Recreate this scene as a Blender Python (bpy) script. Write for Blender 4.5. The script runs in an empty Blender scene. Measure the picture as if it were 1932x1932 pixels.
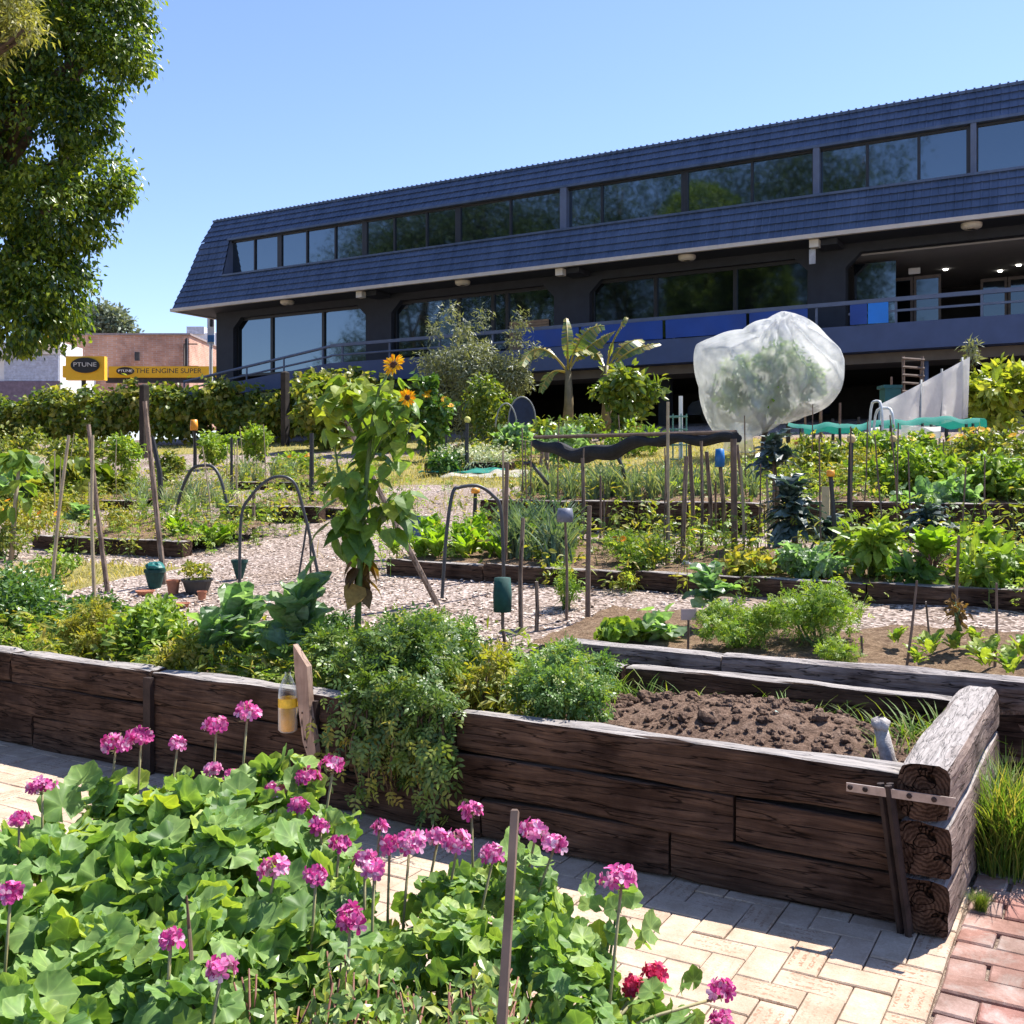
import bpy, math, random
import numpy as np
from math import radians, sin, cos, pi
from mathutils import Matrix, Vector

# ------------------------------------------------------------------ camera, sky, sun, exposure
scene = bpy.context.scene
COL = scene.collection
EYE = 1.63
cam_data = bpy.data.cameras.new("camera")
cam_data.sensor_width = 36.0
cam_data.lens = 36.3
cam_data.shift_y = -0.0331
cam_data.clip_start = 0.05
cam_data.clip_end = 3000
cam = bpy.data.objects.new("camera", cam_data)
cam.location = (0, 0, EYE)
cam.rotation_euler = (radians(90), 0, radians(30))
COL.objects.link(cam)
scene.camera = cam

SUN_DIR = Vector((0.15, 0.34, 0.60)).normalized()
SUN_EL = math.asin(SUN_DIR.z)
SUN_AZ = math.atan2(SUN_DIR.x, SUN_DIR.y)          # clockwise from +Y
world = bpy.data.worlds.new("World")
scene.world = world
world.use_nodes = True
wn = world.node_tree.nodes
wl = world.node_tree.links
bg = wn["Background"]
sky = wn.new("ShaderNodeTexSky")
sky.sky_type = 'NISHITA'
sky.sun_disc = False
sky.sun_elevation = SUN_EL
sky.sun_rotation = SUN_AZ
sky.air_density = 1.0
sky.dust_density = 0.2
sky.ozone_density = 2.2
wb_mix = wn.new("ShaderNodeMix")                     # white balance of the sky light
wb_mix.data_type = 'RGBA'
wb_mix.blend_type = 'MULTIPLY'
wb_mix.inputs[0].default_value = 1.0
wb_mix.inputs[7].default_value = (0.90, 0.90, 1.07, 1)
wl.new(sky.outputs[0], wb_mix.inputs[6])
wl.new(wb_mix.outputs[2], bg.inputs[0])
bg.inputs[1].default_value = 0.115
sun_d = bpy.data.lights.new("sun", 'SUN')
sun_d.energy = 5.0
sun_d.angle = radians(0.53)
sun_d.color = (1.0, 0.955, 0.89)
sun = bpy.data.objects.new("sun", sun_d)
sun.rotation_euler = SUN_DIR.to_track_quat('Z', 'Y').to_euler()
sun.location = (0, 0, 40)
COL.objects.link(sun)
scene.view_settings.view_transform = 'Standard'
scene.view_settings.look = 'None'
scene.view_settings.exposure = 1.0
scene.view_settings.gamma = 1
scene.render.engine = 'CYCLES'
cy = scene.cycles
cy.use_denoising = True
cy.max_bounces = 6
cy.diffuse_bounces = 3
cy.glossy_bounces = 3
cy.transmission_bounces = 4
cy.transparent_max_bounces = 10
cy.caustics_reflective = False
cy.caustics_refractive = False

rng = np.random.default_rng(11)
rnd = random.Random(5)

# ------------------------------------------------------------------ measuring helpers
F, CX, HZ = 1948.0, 966.0, 902.0


def ray(px, py):
    r = (px - CX) / F
    return np.array([-.5 + .8660254 * r, .8660254 + .5 * r, (HZ - py) / F])


def at_d(px, py, d):
    return ray(px, py) * d + np.array([0, 0, EYE])


def at_y(px, py, y):
    v = ray(px, py)
    return v * (y / v[1]) + np.array([0, 0, EYE])


def wx(px, y):
    return float(at_y(px, HZ, y)[0])


def depth(p):
    return float(-.5 * p[0] + .8660254 * p[1])


def ground(x, y):
    if y < 5.7:
        return 0.0
    return min(.5 + .11 * (y - 5.6), 3.3)


def spot(px, py, dz=0.0):
    """point of the ground (or of a bed dz above it) seen at a place of the photo"""
    v = ray(px, py)
    d = 2.0
    while d < 120:
        p = v * d + np.array([0, 0, EYE])
        if p[2] <= ground(p[0], p[1]) + dz:
            break
        d += .02
    return p


def fy(x, y, dz=0.0):
    return np.array([x, y, ground(x, y) + dz])


# ------------------------------------------------------------------ materials
MATS = {}


def new_mat(name):
    m = bpy.data.materials.new(name)
    m.use_nodes = True
    nt = m.node_tree
    return m, nt, nt.nodes, nt.links, nt.nodes["Principled BSDF"]


def ramp(nodes, stops, interp='LINEAR'):
    r = nodes.new("ShaderNodeValToRGB")
    r.color_ramp.interpolation = interp
    while len(r.color_ramp.elements) < len(stops):
        r.color_ramp.elements.new(.5)
    for e, (p, c) in zip(r.color_ramp.elements, stops):
        e.position = p
        e.color = (*c, 1)
    return r


def tex_coord(nodes, links, kind='Object', scale=(1, 1, 1)):
    tc = nodes.new("ShaderNodeTexCoord")
    mp = nodes.new("ShaderNodeMapping")
    mp.inputs['Scale'].default_value = scale
    links.new(tc.outputs[kind], mp.inputs[0])
    return mp.outputs[0]


def noise(nodes, links, vec, scale, detail=4, rough=.55, dist=0):
    n = nodes.new("ShaderNodeTexNoise")
    n.inputs['Scale'].default_value = scale
    n.inputs['Detail'].default_value = detail
    n.inputs['Roughness'].default_value = rough
    n.inputs['Distortion'].default_value = dist
    if vec is not None:
        links.new(vec, n.inputs['Vector'])
    return n


def bump(nodes, links, height, strength, dist, normal=None):
    b = nodes.new("ShaderNodeBump")
    b.inputs['Strength'].default_value = strength
    b.inputs['Distance'].default_value = dist
    links.new(height, b.inputs['Height'])
    if normal is not None:
        links.new(normal, b.inputs['Normal'])
    return b.outputs[0]


def mixc(nodes, links, fac, a, b, mode='MIX'):
    m = nodes.new("ShaderNodeMix")
    m.data_type = 'RGBA'
    m.blend_type = mode
    for sock, val in ((m.inputs[0], fac), (m.inputs[6], a), (m.inputs[7], b)):
        if hasattr(val, 'is_linked') or hasattr(val, 'links'):
            links.new(val, sock)
        elif isinstance(val, (int, float)):
            sock.default_value = val
        else:
            sock.default_value = (*val, 1)
    return m.outputs[2]


def simple(name, col, rough=.6, metal=0.0, var=.25, scale=6, spec=.5, bmp=0.0):
    """plain painted / plastic / metal surface with a little mottling and roughness variation"""
    if name in MATS:
        return MATS[name]
    m, nt, n, l, p = new_mat(name)
    v = tex_coord(n, l)
    nz = noise(n, l, v, scale, 5, .6)
    lo = tuple(c * (1 - var) for c in col)
    hi = tuple(min(1, c * (1 + var)) for c in col)
    r = ramp(n, [(.3, lo), (.7, hi)])
    l.new(nz.outputs[0], r.inputs[0])
    l.new(r.outputs[0], p.inputs['Base Color'])
    p.inputs['Roughness'].default_value = rough
    p.inputs['Metallic'].default_value = metal
    p.inputs['Specular IOR Level'].default_value = spec
    if bmp:
        n2 = noise(n, l, v, scale * 6, 4)
        l.new(bump(n, l, n2.outputs[0], bmp, .01), p.inputs['Normal'])
    MATS[name] = m
    return m


def leaf_mat(name, cols, trans=.34, rough=.42, spec=.45, tboost=(1.6, 1.55, .5), edge=None, gain=(1.28, 1.2, 1.1)):
    """leaf: diffuse + sheen + light coming through; colour differs from leaf to leaf"""
    if name in MATS:
        return MATS[name]
    m, nt, n, l, p = new_mat(name)
    a = n.new("ShaderNodeAttribute")
    a.attribute_name = "tint"
    cols = [tuple(min(.9, x * g) for x, g in zip(c, gain)) for c in cols]
    k = len(cols)
    r = ramp(n, [((i + .0) / max(1, k - 1), c) for i, c in enumerate(cols)])
    l.new(a.outputs['Fac'], r.inputs[0])
    col = r.outputs[0]
    tc = tex_coord(n, l)
    nz = noise(n, l, tc, 45, 3)
    rr = ramp(n, [(.35, (.8, .8, .8)), (.68, (1.18, 1.18, 1.18))])
    l.new(nz.outputs[0], rr.inputs[0])
    col = mixc(n, l, 1.0, col, rr.outputs[0], 'MULTIPLY')
    if edge is not None:
        a2 = n.new("ShaderNodeAttribute")
        a2.attribute_name = "edge"
        r2 = ramp(n, edge)
        l.new(a2.outputs['Fac'], r2.inputs[0])
        col = mixc(n, l, 1.0, col, r2.outputs[0], 'MULTIPLY')
    l.new(col, p.inputs['Base Color'])
    p.inputs['Roughness'].default_value = rough
    p.inputs['Specular IOR Level'].default_value = spec
    t = n.new("ShaderNodeBsdfTranslucent")
    tcol = mixc(n, l, 1.0, col, tboost, 'MULTIPLY')
    l.new(tcol, t.inputs[0])
    mx = n.new("ShaderNodeMixShader")
    mx.inputs[0].default_value = trans
    l.new(p.outputs[0], mx.inputs[1])
    l.new(t.outputs[0], mx.inputs[2])
    l.new(mx.outputs[0], n["Material Output"].inputs[0])
    MATS[name] = m
    return m


def wood_mat(name, dark, mid, light, top, grain=(1.2, 16, 16), bmp=.9):
    """old railway-sleeper timber: long grain, cracks, stains, greyed where it faces up"""
    if name in MATS:
        return MATS[name]
    m, nt, n, l, p = new_mat(name)
    v = tex_coord(n, l, 'Object', grain)
    v1 = tex_coord(n, l, 'Object')
    oi = n.new("ShaderNodeObjectInfo")
    ad = n.new("ShaderNodeVectorMath")
    ad.operation = 'ADD'
    sc = n.new("ShaderNodeVectorMath")
    sc.operation = 'SCALE'
    l.new(oi.outputs['Location'], sc.inputs[0])
    sc.inputs[3].default_value = 3.7
    l.new(v, ad.inputs[0])
    l.new(sc.outputs[0], ad.inputs[1])
    g = noise(n, l, ad.outputs[0], 2.2, 8, .68, .6)
    blot = noise(n, l, v1, 3.2, 5, .6)
    cr = noise(n, l, ad.outputs[0], 1.1, 3, .5, .2)
    r = ramp(n, [(.2, dark), (.48, mid), (.8, light)])
    l.new(g.outputs[0], r.inputs[0])
    rb = ramp(n, [(.3, (.34, .29, .27)), (.5, (.85, .8, .78)), (.7, (1.3, 1.22, 1.15))])
    l.new(blot.outputs[0], rb.inputs[0])
    c = mixc(n, l, 1.0, r.outputs[0], rb.outputs[0], 'MULTIPLY')
    crk = ramp(n, [(.482, (1, 1, 1)), (.498, (.15, .15, .15)), (.502, (.15, .15, .15)), (.518, (1, 1, 1))])
    l.new(cr.outputs[0], crk.inputs[0])
    c = mixc(n, l, .85, c, crk.outputs[0], 'MULTIPLY')
    # sun-bleached grey grain on faces that look up (a real weathering of the timber)
    geo = n.new("ShaderNodeNewGeometry")
    sep = n.new("ShaderNodeSeparateXYZ")
    l.new(geo.outputs['Normal'], sep.inputs[0])
    gz = n.new("ShaderNodeMapRange")
    gz.inputs[1].default_value = .72
    gz.inputs[2].default_value = .95
    l.new(sep.outputs[2], gz.inputs[0])
    rt = ramp(n, [(.3, tuple(x * .35 for x in top)), (.46, top), (.7, tuple(min(1, x * 1.35) for x in top))])
    l.new(g.outputs[0], rt.inputs[0])
    c = mixc(n, l, gz.outputs[0], c, rt.outputs[0])
    l.new(c, p.inputs['Base Color'])
    p.inputs['Roughness'].default_value = .85
    p.inputs['Specular IOR Level'].default_value = .08
    b1 = bump(n, l, g.outputs[0], bmp, .012)
    b2 = bump(n, l, crk.outputs[0], .8, .012, b1)
    l.new(b2, p.inputs['Normal'])
    MATS[name] = m
    return m


# ------------------------------------------------------------------ mesh helpers
ORIG = {}


def root_of(o):
    while o.parent:
        o = o.parent
    return o


class MB:
    """collects geometry and links it as one mesh object"""

    def __init__(s):
        s.v, s.f, s.t, s.m, s.e, s.n = [], [], [], [], [], 0

    def add(s, v, f, tint=0.5, mat=0, edge=None):
        v = np.asarray(v, dtype=np.float64).reshape(-1, 3)
        f = np.asarray(f, dtype=np.int64).reshape(-1, 3)
        s.v.append(v)
        s.f.append(f + s.n)
        s.t.append(np.broadcast_to(np.asarray(tint, dtype=np.float64), (len(v),)))
        s.e.append(np.broadcast_to(np.asarray(0.5 if edge is None else edge, dtype=np.float64), (len(v),)))
        s.m.append(np.full(len(f), mat, dtype=np.int64))
        s.n += len(v)
        return s

    def box(s, lo, hi, mat=0, tint=.5, M=None):
        x0, y0, z0 = lo
        x1, y1, z1 = hi
        v = np.array([[x0, y0, z0], [x1, y0, z0], [x1, y1, z0], [x0, y1, z0], [x0, y0, z1], [x1, y0, z1], [x1, y1, z1], [x0, y1, z1]], float)
        if M is not None:
            v = v @ np.asarray(M)[:3, :3].T + np.asarray(M)[:3, 3]
        return s.add(v, BOXF, tint, mat)

    def tube(s, pts, rad, k=7, mat=0, tint=.5, cap=True):
        P = np.asarray(pts, float)
        n = len(P)
        rad = np.broadcast_to(np.asarray(rad, float), (n,))
        T = np.gradient(P, axis=0)
        T /= np.linalg.norm(T, axis=1)[:, None] + 1e-12
        ref = np.array([0.31, 0.17, 0.93]) if abs(T[0][2]) < .9 else np.array([1., .2, .1])
        U = np.cross(T, ref)
        U /= np.linalg.norm(U, axis=1)[:, None] + 1e-12
        W = np.cross(T, U)
        a = np.linspace(0, 2 * pi, k, endpoint=False)
        V = P[:, None, :] + rad[:, None, None] * (np.cos(a)[None, :, None] * U[:, None, :] + np.sin(a)[None, :, None] * W[:, None, :])
        V = V.reshape(-1, 3)
        f = []
        for i in range(n - 1):
            for j in range(k):
                a0, a1 = i * k + j, i * k + (j + 1) % k
                f += [(a0, a1, a1 + k), (a0, a1 + k, a0 + k)]
        if cap:
            V = np.vstack([V, P[0], P[-1]])
            c0, c1 = n * k, n * k + 1
            for j in range(k):
                f += [(c0, (j + 1) % k, j), (c1, (n - 1) * k + j, (n - 1) * k + (j + 1) % k)]
        return s.add(V, f, tint, mat)

    def lathe(s, prof, c=(0, 0, 0), k=20, mat=0, tint=.5, M=None):
        prof = np.asarray(prof, float)
        a = np.linspace(0, 2 * pi, k, endpoint=False)
        V = np.stack([prof[:, 0][:, None] * np.cos(a), prof[:, 0][:, None] * np.sin(a), np.repeat(prof[:, 1][:, None], k, 1)], -1).reshape(-1, 3)
        f = []
        for i in range(len(prof) - 1):
            for j in range(k):
                a0, a1 = i * k + j, i * k + (j + 1) % k
                f += [(a0, a1, a1 + k), (a0, a1 + k, a0 + k)]
        if M is not None:
            V = V @ np.asarray(M)[:3, :3].T
        return s.add(V + np.asarray(c, float), f, tint, mat)

    def grid(s, G, mat=0, tint=.5, wrap=False):
        """G: (rows, cols, 3)"""
        r, c = G.shape[:2]
        idx = np.arange(r * c).reshape(r, c)
        if wrap:
            idx = np.concatenate([idx, idx[:, :1]], 1)
        a, b, d, e = idx[:-1, :-1].ravel(), idx[:-1, 1:].ravel(), idx[1:, 1:].ravel(), idx[1:, :-1].ravel()
        f = np.concatenate([np.stack([a, b, d], 1), np.stack([a, d, e], 1)])
        return s.add(G.reshape(-1, 3), f, tint, mat)

    def leaves(s, tmpl, pos, normal, axis, size, tint, mat=0):
        """stamp a leaf shape many times: axis = where the tip points, normal = upper side"""
        tv, tf = tmpl[0], tmpl[1]
        te = tmpl[2] if len(tmpl) > 2 else None
        n = len(pos)
        if n == 0:
            return s
        ax = axis / (np.linalg.norm(axis, axis=1)[:, None] + 1e-9)
        nx = normal - (normal * ax).sum(1)[:, None] * ax
        nx /= np.linalg.norm(nx, axis=1)[:, None] + 1e-9
        sx = np.cross(ax, nx)
        sz = np.broadcast_to(np.asarray(size, float), (n,))
        V = pos[:, None, :] + sz[:, None, None] * (tv[None, :, 0:1] * sx[:, None, :] + tv[None, :, 1:2] * ax[:, None, :] + tv[None, :, 2:3] * nx[:, None, :])
        k = len(tv)
        Fc = (tf[None] + (np.arange(n) * k)[:, None, None]).reshape(-1, 3)
        s.add(V.reshape(-1, 3), Fc, np.repeat(np.broadcast_to(tint, (n,)), k), mat, None if te is None else np.tile(te, n))
        return s

    def build(s, name, mats, parent=None, smooth=False, loc=None):
        V = np.concatenate(s.v)
        Fc = np.concatenate(s.f)
        if parent is not None:
            o0 = ORIG[root_of(parent).name]
        else:
            o0 = np.zeros(3) if loc is None else np.asarray(loc, float)
        V = V - o0
        me = bpy.data.meshes.new(name)
        me.vertices.add(len(V))
        me.vertices.foreach_set("co", V.astype(np.float32).ravel())
        me.loops.add(len(Fc) * 3)
        me.loops.foreach_set("vertex_index", Fc.astype(np.int32).ravel())
        me.polygons.add(len(Fc))
        me.polygons.foreach_set("loop_start", np.arange(0, len(Fc) * 3, 3, dtype=np.int32))
        me.polygons.foreach_set("loop_total", np.full(len(Fc), 3, dtype=np.int32))
        if not isinstance(mats, (list, tuple)):
            mats = [mats]
        for m in mats:
            me.materials.append(m)
        me.polygons.foreach_set("material_index", np.concatenate(s.m).astype(np.int32))
        me.polygons.foreach_set("use_smooth", np.full(len(Fc), smooth))
        at = me.attributes.new("tint", 'FLOAT', 'POINT')
        at.data.foreach_set("value", np.concatenate(s.t).astype(np.float32))
        at = me.attributes.new("edge", 'FLOAT', 'POINT')
        at.data.foreach_set("value", np.concatenate(s.e).astype(np.float32))
        me.update(calc_edges=True)
        o = bpy.data.objects.new(name, me)
        COL.objects.link(o)
        if parent is not None:
            o.parent = parent
        else:
            o.location = tuple(o0)
            ORIG[o.name] = o0
        return o


BOXF = np.array([[0, 2, 1], [0, 3, 2], [4, 5, 6], [4, 6, 7], [0, 1, 5], [0, 5, 4], [1, 2, 6], [1, 6, 5], [2, 3, 7], [2, 7, 6], [3, 0, 4], [3, 4, 7]])


def thing(name, label, cat, loc, group=None):
    o = bpy.data.objects.new(name, None)
    COL.objects.link(o)
    o.location = tuple(float(x) for x in loc)
    o.empty_display_size = .1
    o['label'] = label
    o['category'] = cat
    if group:
        o['group'] = group
    ORIG[o.name] = np.asarray(loc, float)
    return o


def tag(o, label, cat, group=None):
    o['label'] = label
    o['category'] = cat
    if group:
        o['group'] = group
    return o


def kind(o, k, label=None):
    o['kind'] = k
    if label:
        o['label'] = label
    return o


def copy_tree(o, loc, rz=0.0, scale=1.0, label=None):
    def cp(a, parent):
        c = a.copy()
        COL.objects.link(c)
        if parent is not None:
            c.parent = parent
        for ch in list(a.children):
            cp(ch, c)
        return c
    c = cp(o, None)
    c.location = tuple(float(x) for x in loc)
    c.rotation_euler = (0, 0, rz)
    c.scale = (scale,) * 3
    if label:
        c['label'] = label
    ORIG[c.name] = np.asarray(loc, float)
    return c


def unit(v):
    v = np.asarray(v, float)
    return v / (np.linalg.norm(v, axis=-1, keepdims=True) + 1e-9)


def rdir(n):
    return unit(rng.normal(size=(n, 3)))


# smooth value noise for shaping (deterministic)
def vnoise(P, scale=1.0, seed=0):
    P = np.asarray(P, float) * scale + seed * 17.31
    out = 0
    for i, (a, b, c, ph) in enumerate(((1.0, .7, .3, .3), (-.6, 1.1, .5, 1.7), (.4, -.5, 1.2, 4.1), (1.7, 1.3, -.8, 2.2), (-2.1, .9, 1.6, 5.3))):
        out = out + np.sin(P[..., 0] * a * 2 + P[..., 1] * b * 2 + P[..., 2] * c * 2 + ph + 1.7 * np.sin(P[..., 1] * .7 + P[..., 0] * .9 + i)) / (1 + .35 * i)
    return out / 3.2


# ------------------------------------------------------------------ leaf shapes
def T(v, f, e=None):
    r = [np.array(v, float), np.array(f, int)]
    if e is not None:
        r.append(np.array(e, float))
    return r


OVAL = T([(0, 0, 0), (-.22, .3, .06), (0, .34, 0), (.22, .3, .06), (-.2, .66, .03), (0, .68, -.03), (.2, .66, .03), (0, 1, -.12)],
         [(0, 2, 1), (0, 3, 2), (1, 2, 5), (1, 5, 4), (2, 3, 6), (2, 6, 5), (4, 5, 7), (5, 6, 7)])
LANCE = T([(0, 0, 0), (-.13, .4, .03), (.13, .4, .03), (0, .42, 0), (0, 1, -.15)],
          [(0, 3, 1), (0, 2, 3), (1, 3, 4), (3, 2, 4)])
BROAD = T([(0, 0, 0), (-.42, .22, .1), (0, .3, 0), (.42, .22, .1), (-.46, .55, .05), (0, .62, .02), (.46, .55, .05), (-.22, .86, -.06), (.22, .86, -.06), (0, 1.04, -.2)],
          [(0, 2, 1), (0, 3, 2), (1, 2, 5), (1, 5, 4), (2, 3, 6), (2, 6, 5), (4, 5, 7), (5, 6, 8), (5, 8, 9), (5, 9, 7)])


def make_round(k=33, rings=(.34, .7, .9, 1.0), lobes=6, ruff=.06, cup=.16, scal=.075, seed=0):
    """scalloped, ruffled pelargonium / pumpkin leaf with the notch where the stalk joins"""
    r0 = random.Random(seed)
    v = [(0, 0, -.02)]
    e = [0.0]
    ang = np.linspace(-pi + .2, pi - .2, k)
    for ri, rr in enumerate(rings):
        for j, a in enumerate(ang):
            sc = cos(lobes * a)
            rad = rr * (1 + scal * sc * rr * rr) * (.9 + .1 * cos(a)) * (1 + (.025 * (-1) ** j if ri == 3 else 0))
            z = cup * rr * rr + ruff * rr * rr * sc + .055 * sin(2 * a + seed) * rr * rr + .05 * sin(3 * a + 2 * seed) * rr + r0.uniform(-.008, .008)
            v.append((rad * sin(a), .1 + rad * cos(a), z))
            e.append(.04 if (j % 5 == 1 and ri < 3) else min(1, .85 * rr))
    f = []
    for j in range(k - 1):
        f.append((0, 1 + j + 1, 1 + j))
    for ri in range(len(rings) - 1):
        b0, b1 = 1 + ri * k, 1 + (ri + 1) * k
        for j in range(k - 1):
            f += [(b0 + j, b0 + j + 1, b1 + j + 1), (b0 + j, b1 + j + 1, b1 + j)]
    return T(v, f, e)


ROUND = [make_round(33, seed=i, ruff=.04 + .02 * i, cup=.26 - .14 * i) for i in range(4)]


def make_compound(n=5, spread=.42, lw=.17):
    """tomato-like compound leaf: leaflets along a midrib"""
    v, f = [], []

    def leaflet(x, y, ang, L):
        b = len(v)
        ca, sa = cos(ang), sin(ang)
        for (a, c, z) in ((0, 0, 0), (-lw * 1.2, .32, .05), (lw * 1.2, .32, .05), (-lw, .66, .0), (lw, .66, .0), (0, 1, -.12)):
            v.append((x + (a * ca + c * sa) * L, y + (-a * sa + c * ca) * L, z * L))
        for q in ((0, 2, 1), (1, 2, 4), (1, 4, 3), (3, 4, 5)):
            f.append(tuple(b + i for i in q))
    leaflet(0, .58, 0, .46)
    for i in range(n // 2):
        y = .16 + .26 * i
        for sgn in (-1, 1):
            leaflet(0, y, sgn * 1.05, spread - .04 * i)
    b = len(v)
    v.extend([(-.012, 0, 0), (.012, 0, 0), (0, .62, .01)])
    f.append((b, b + 1, b + 2))
    return T(v, f)


TOMATO = make_compound()
FEATHER = make_compound(7, .3, .1)


def make_strip(n=7, w=.2, wav=.05, bend=.5, taper=.5, fold=.05, ruf=3.0, seed=0, bl=0.0):
    """long leaf blade along +y that arches over; wav = ruffled margin"""
    v, f = [], []
    for i in range(n + 1):
        t = i / n
        y = t * (1 - .25 * bend * t)
        z = bend * (.55 * t - 1.05 * t * t) * .9
        ww = w * (bl + (1 - bl) * min(1, t * 3.5)) * (1 - t ** 2.5 * taper) * (1 if i < n else .25)
        rr = wav * sin(ruf * i + seed)
        v += [(-ww, y, z + fold + rr), (0, y, z), (ww, y, z + fold - rr * .8)]
    for i in range(n):
        a = i * 3
        f += [(a, a + 1, a + 4), (a, a + 4, a + 3), (a + 1, a + 2, a + 5), (a + 1, a + 5, a + 4)]
    return T(v, f)


COLLARD = [make_strip(9, .27, .05, .3 + .2 * i, .42, .06, 1.5 + .2 * i, i, .2) for i in range(3)]
KALE = [make_strip(9, .17, .06, .9, .6, .05, 2.1 + i * .3, i) for i in range(3)]
LETTUCE = [make_strip(6, .24, .05, .35, .45, .06, 2.4, i) for i in range(2)]
BLADE = make_strip(5, .018, 0, .35, .8, .004, 1, 0, 1.0)
LEEK = make_strip(6, .035, 0, .42, .8, .02, 1, 0, 1.0)


# ------------------------------------------------------------------ plant builders
def lump_leaves(mb, lumps, n, size, tmpl, up=.5, droop=.35, shell=.55, tint=(.0, 1.0), out=.8, mat=0, flat=1.0):
    """leaves through the outer part of several ellipsoid lumps [(centre, radii), ...]"""
    if isinstance(tmpl, list) and isinstance(tmpl[0], list):
        per = n // len(tmpl) + 1
        for t in tmpl:
            lump_leaves(mb, lumps, per, size, t, up, droop, shell, tint, out, mat, flat)
        return
    vol = np.array([np.prod(np.broadcast_to(r, (3,))) ** (2 / 3) for c, r in lumps])
    pick = rng.choice(len(lumps), n, p=vol / vol.sum())
    C = np.array([c for c, r in lumps], float)[pick]
    Rd = np.array([np.broadcast_to(r, (3,)) for c, r in lumps], float)[pick]
    d = rdir(n)
    u = shell + (1.08 - shell) * rng.random(n) ** .8
    jag = 1 + .22 * vnoise(d * 3.0 + C, 1.3, 2)
    P = C + d * Rd * (u * jag)[:, None]
    nrm = unit(d * out * .8 + np.array([0, 0, up]) + rng.normal(size=(n, 3)) * .62)
    ax = unit(d * .6 + rng.normal(size=(n, 3)) * .75 - np.array([0, 0, droop]))
    sz = size * rng.uniform(.65, 1.2, n)
    base = vnoise(P, 1.1 / max(.15, float(np.mean(Rd))), 4) * .22 + .5
    tt = np.clip(base + rng.normal(size=n) * .23, 0, 1)
    tt = tint[0] + (tint[1] - tint[0]) * tt
    mb.leaves(tmpl, P, nrm, ax, sz, tt, mat)


def bush_lumps(c, r, h, k=9, low=.25):
    """a few unequal lumps that make an uneven bush outline over base c"""
    L = []
    c = np.asarray(c, float)
    for i in range(k):
        a = rng.uniform(0, 2 * pi)
        q = math.sqrt(rng.random()) * .86
        hh = h * (.3 + .6 * (1 - .8 * q * q) * rng.uniform(.6, 1.12))
        rr = r * rng.uniform(.17, .40)
        L.append((c + np.array([cos(a) * q * r, sin(a) * q * r, max(hh - rr * .4, h * low)]), np.array([rr, rr, rr * rng.uniform(.7, 1.0)])))
    L.append((c + np.array([0, 0, h * .38]), np.array([r * .66, r * .66, h * .38])))
    return L


def bush(name, label, cat, base, r, h, n, size, tmpl, mat, stem_mat, group=None, stems=7, k=9, up=.5, droop=.35, low=.25, flowers=None, out=.8):
    t = thing(name, label, cat, base, group)
    L = bush_lumps(base, r, h, k, low)
    mb = MB()
    lump_leaves(mb, L, n, size, tmpl, up, droop, .3, out=out)
    sb = MB()
    tl = tmpl if isinstance(tmpl[0], list) else [tmpl]
    for i in range(int(min(26, 6 + n / 60))):          # shoots that break the outline
        c, rr = L[rng.integers(len(L))]
        d = unit(rng.normal(size=3) * np.array([.8, .8, .5]) + [0, 0, .55])
        a, e = c + d * rr * .5, c + d * rr * rng.uniform(1.15, 1.2 + .5 * min(1, size * 6))
        e[2] -= abs(rng.normal()) * rr[2] * .12
        sb.tube([a, (a + e) / 2 + [0, 0, rr[2] * .05], e], [.004, .003, .0015], 4)
        m_ = 7
        f_ = rng.uniform(.2, 1.05, m_)[:, None]
        mb.leaves(tl[i % len(tl)], a + (e - a) * f_ + rng.normal(size=(m_, 3)) * size * .25, unit(d * .3 + [0, 0, .9] + rng.normal(size=(m_, 3)) * .5), unit(d + rng.normal(size=(m_, 3)) * .8 - [0, 0, droop]), size * rng.uniform(.5, 1.0, m_), np.clip(rng.normal(.65, .2, m_), 0, 1))
    mb.build("foliage", mat, t)
    for i in range(stems):
        c, rr = L[i % len(L)]
        p0 = np.asarray(base) + np.array([rng.normal() * r * .12, rng.normal() * r * .12, -.03])
        mid = (p0 + c) / 2 + rng.normal(size=3) * r * .08
        sb.tube([p0, mid, c + np.array([0, 0, rr[2] * .5])], [.009 + h * .004, .007 + h * .002, .003], 5)
    sb.build("stem", stem_mat, t, True)
    if flowers:
        fm, cnt, fs = flowers
        for i in range(cnt):
            c, rr = L[rng.integers(len(L))]
            d = unit(np.array([rng.normal() * .6, -abs(rng.normal()) * .6, .9]))
            fb = MB()
            flower_disc(fb, c + d * rr * 1.05, unit(d + np.array([.1, -.4, .2])), fs)
            fb.build("flower", fm, t)
    return t


PETAL = T([(0, 0, 0), (-.2, .5, .05), (.2, .5, .05), (0, .55, .01), (-.12, .9, .02), (.12, .9, .02), (0, 1, 0)],
          [(0, 3, 1), (0, 2, 3), (1, 3, 4), (3, 2, 5), (3, 5, 6), (3, 6, 4)])


def flower_disc(mb, c, nrm, r, k=13, mat=0):
    nrm = unit(nrm)
    a = unit(np.cross(nrm, [0.2, .1, 1.0]))
    b = np.cross(nrm, a)
    th = np.linspace(0, 2 * pi, k, endpoint=False) + rng.random()
    ax = np.cos(th)[:, None] * a + np.sin(th)[:, None] * b + nrm * .15
    mb.leaves(PETAL, np.repeat(c[None], k, 0) + ax * r * .15, np.repeat(nrm[None], k, 0), ax, r * rng.uniform(.85, 1.1, k), rng.random(k), mat)


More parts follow.
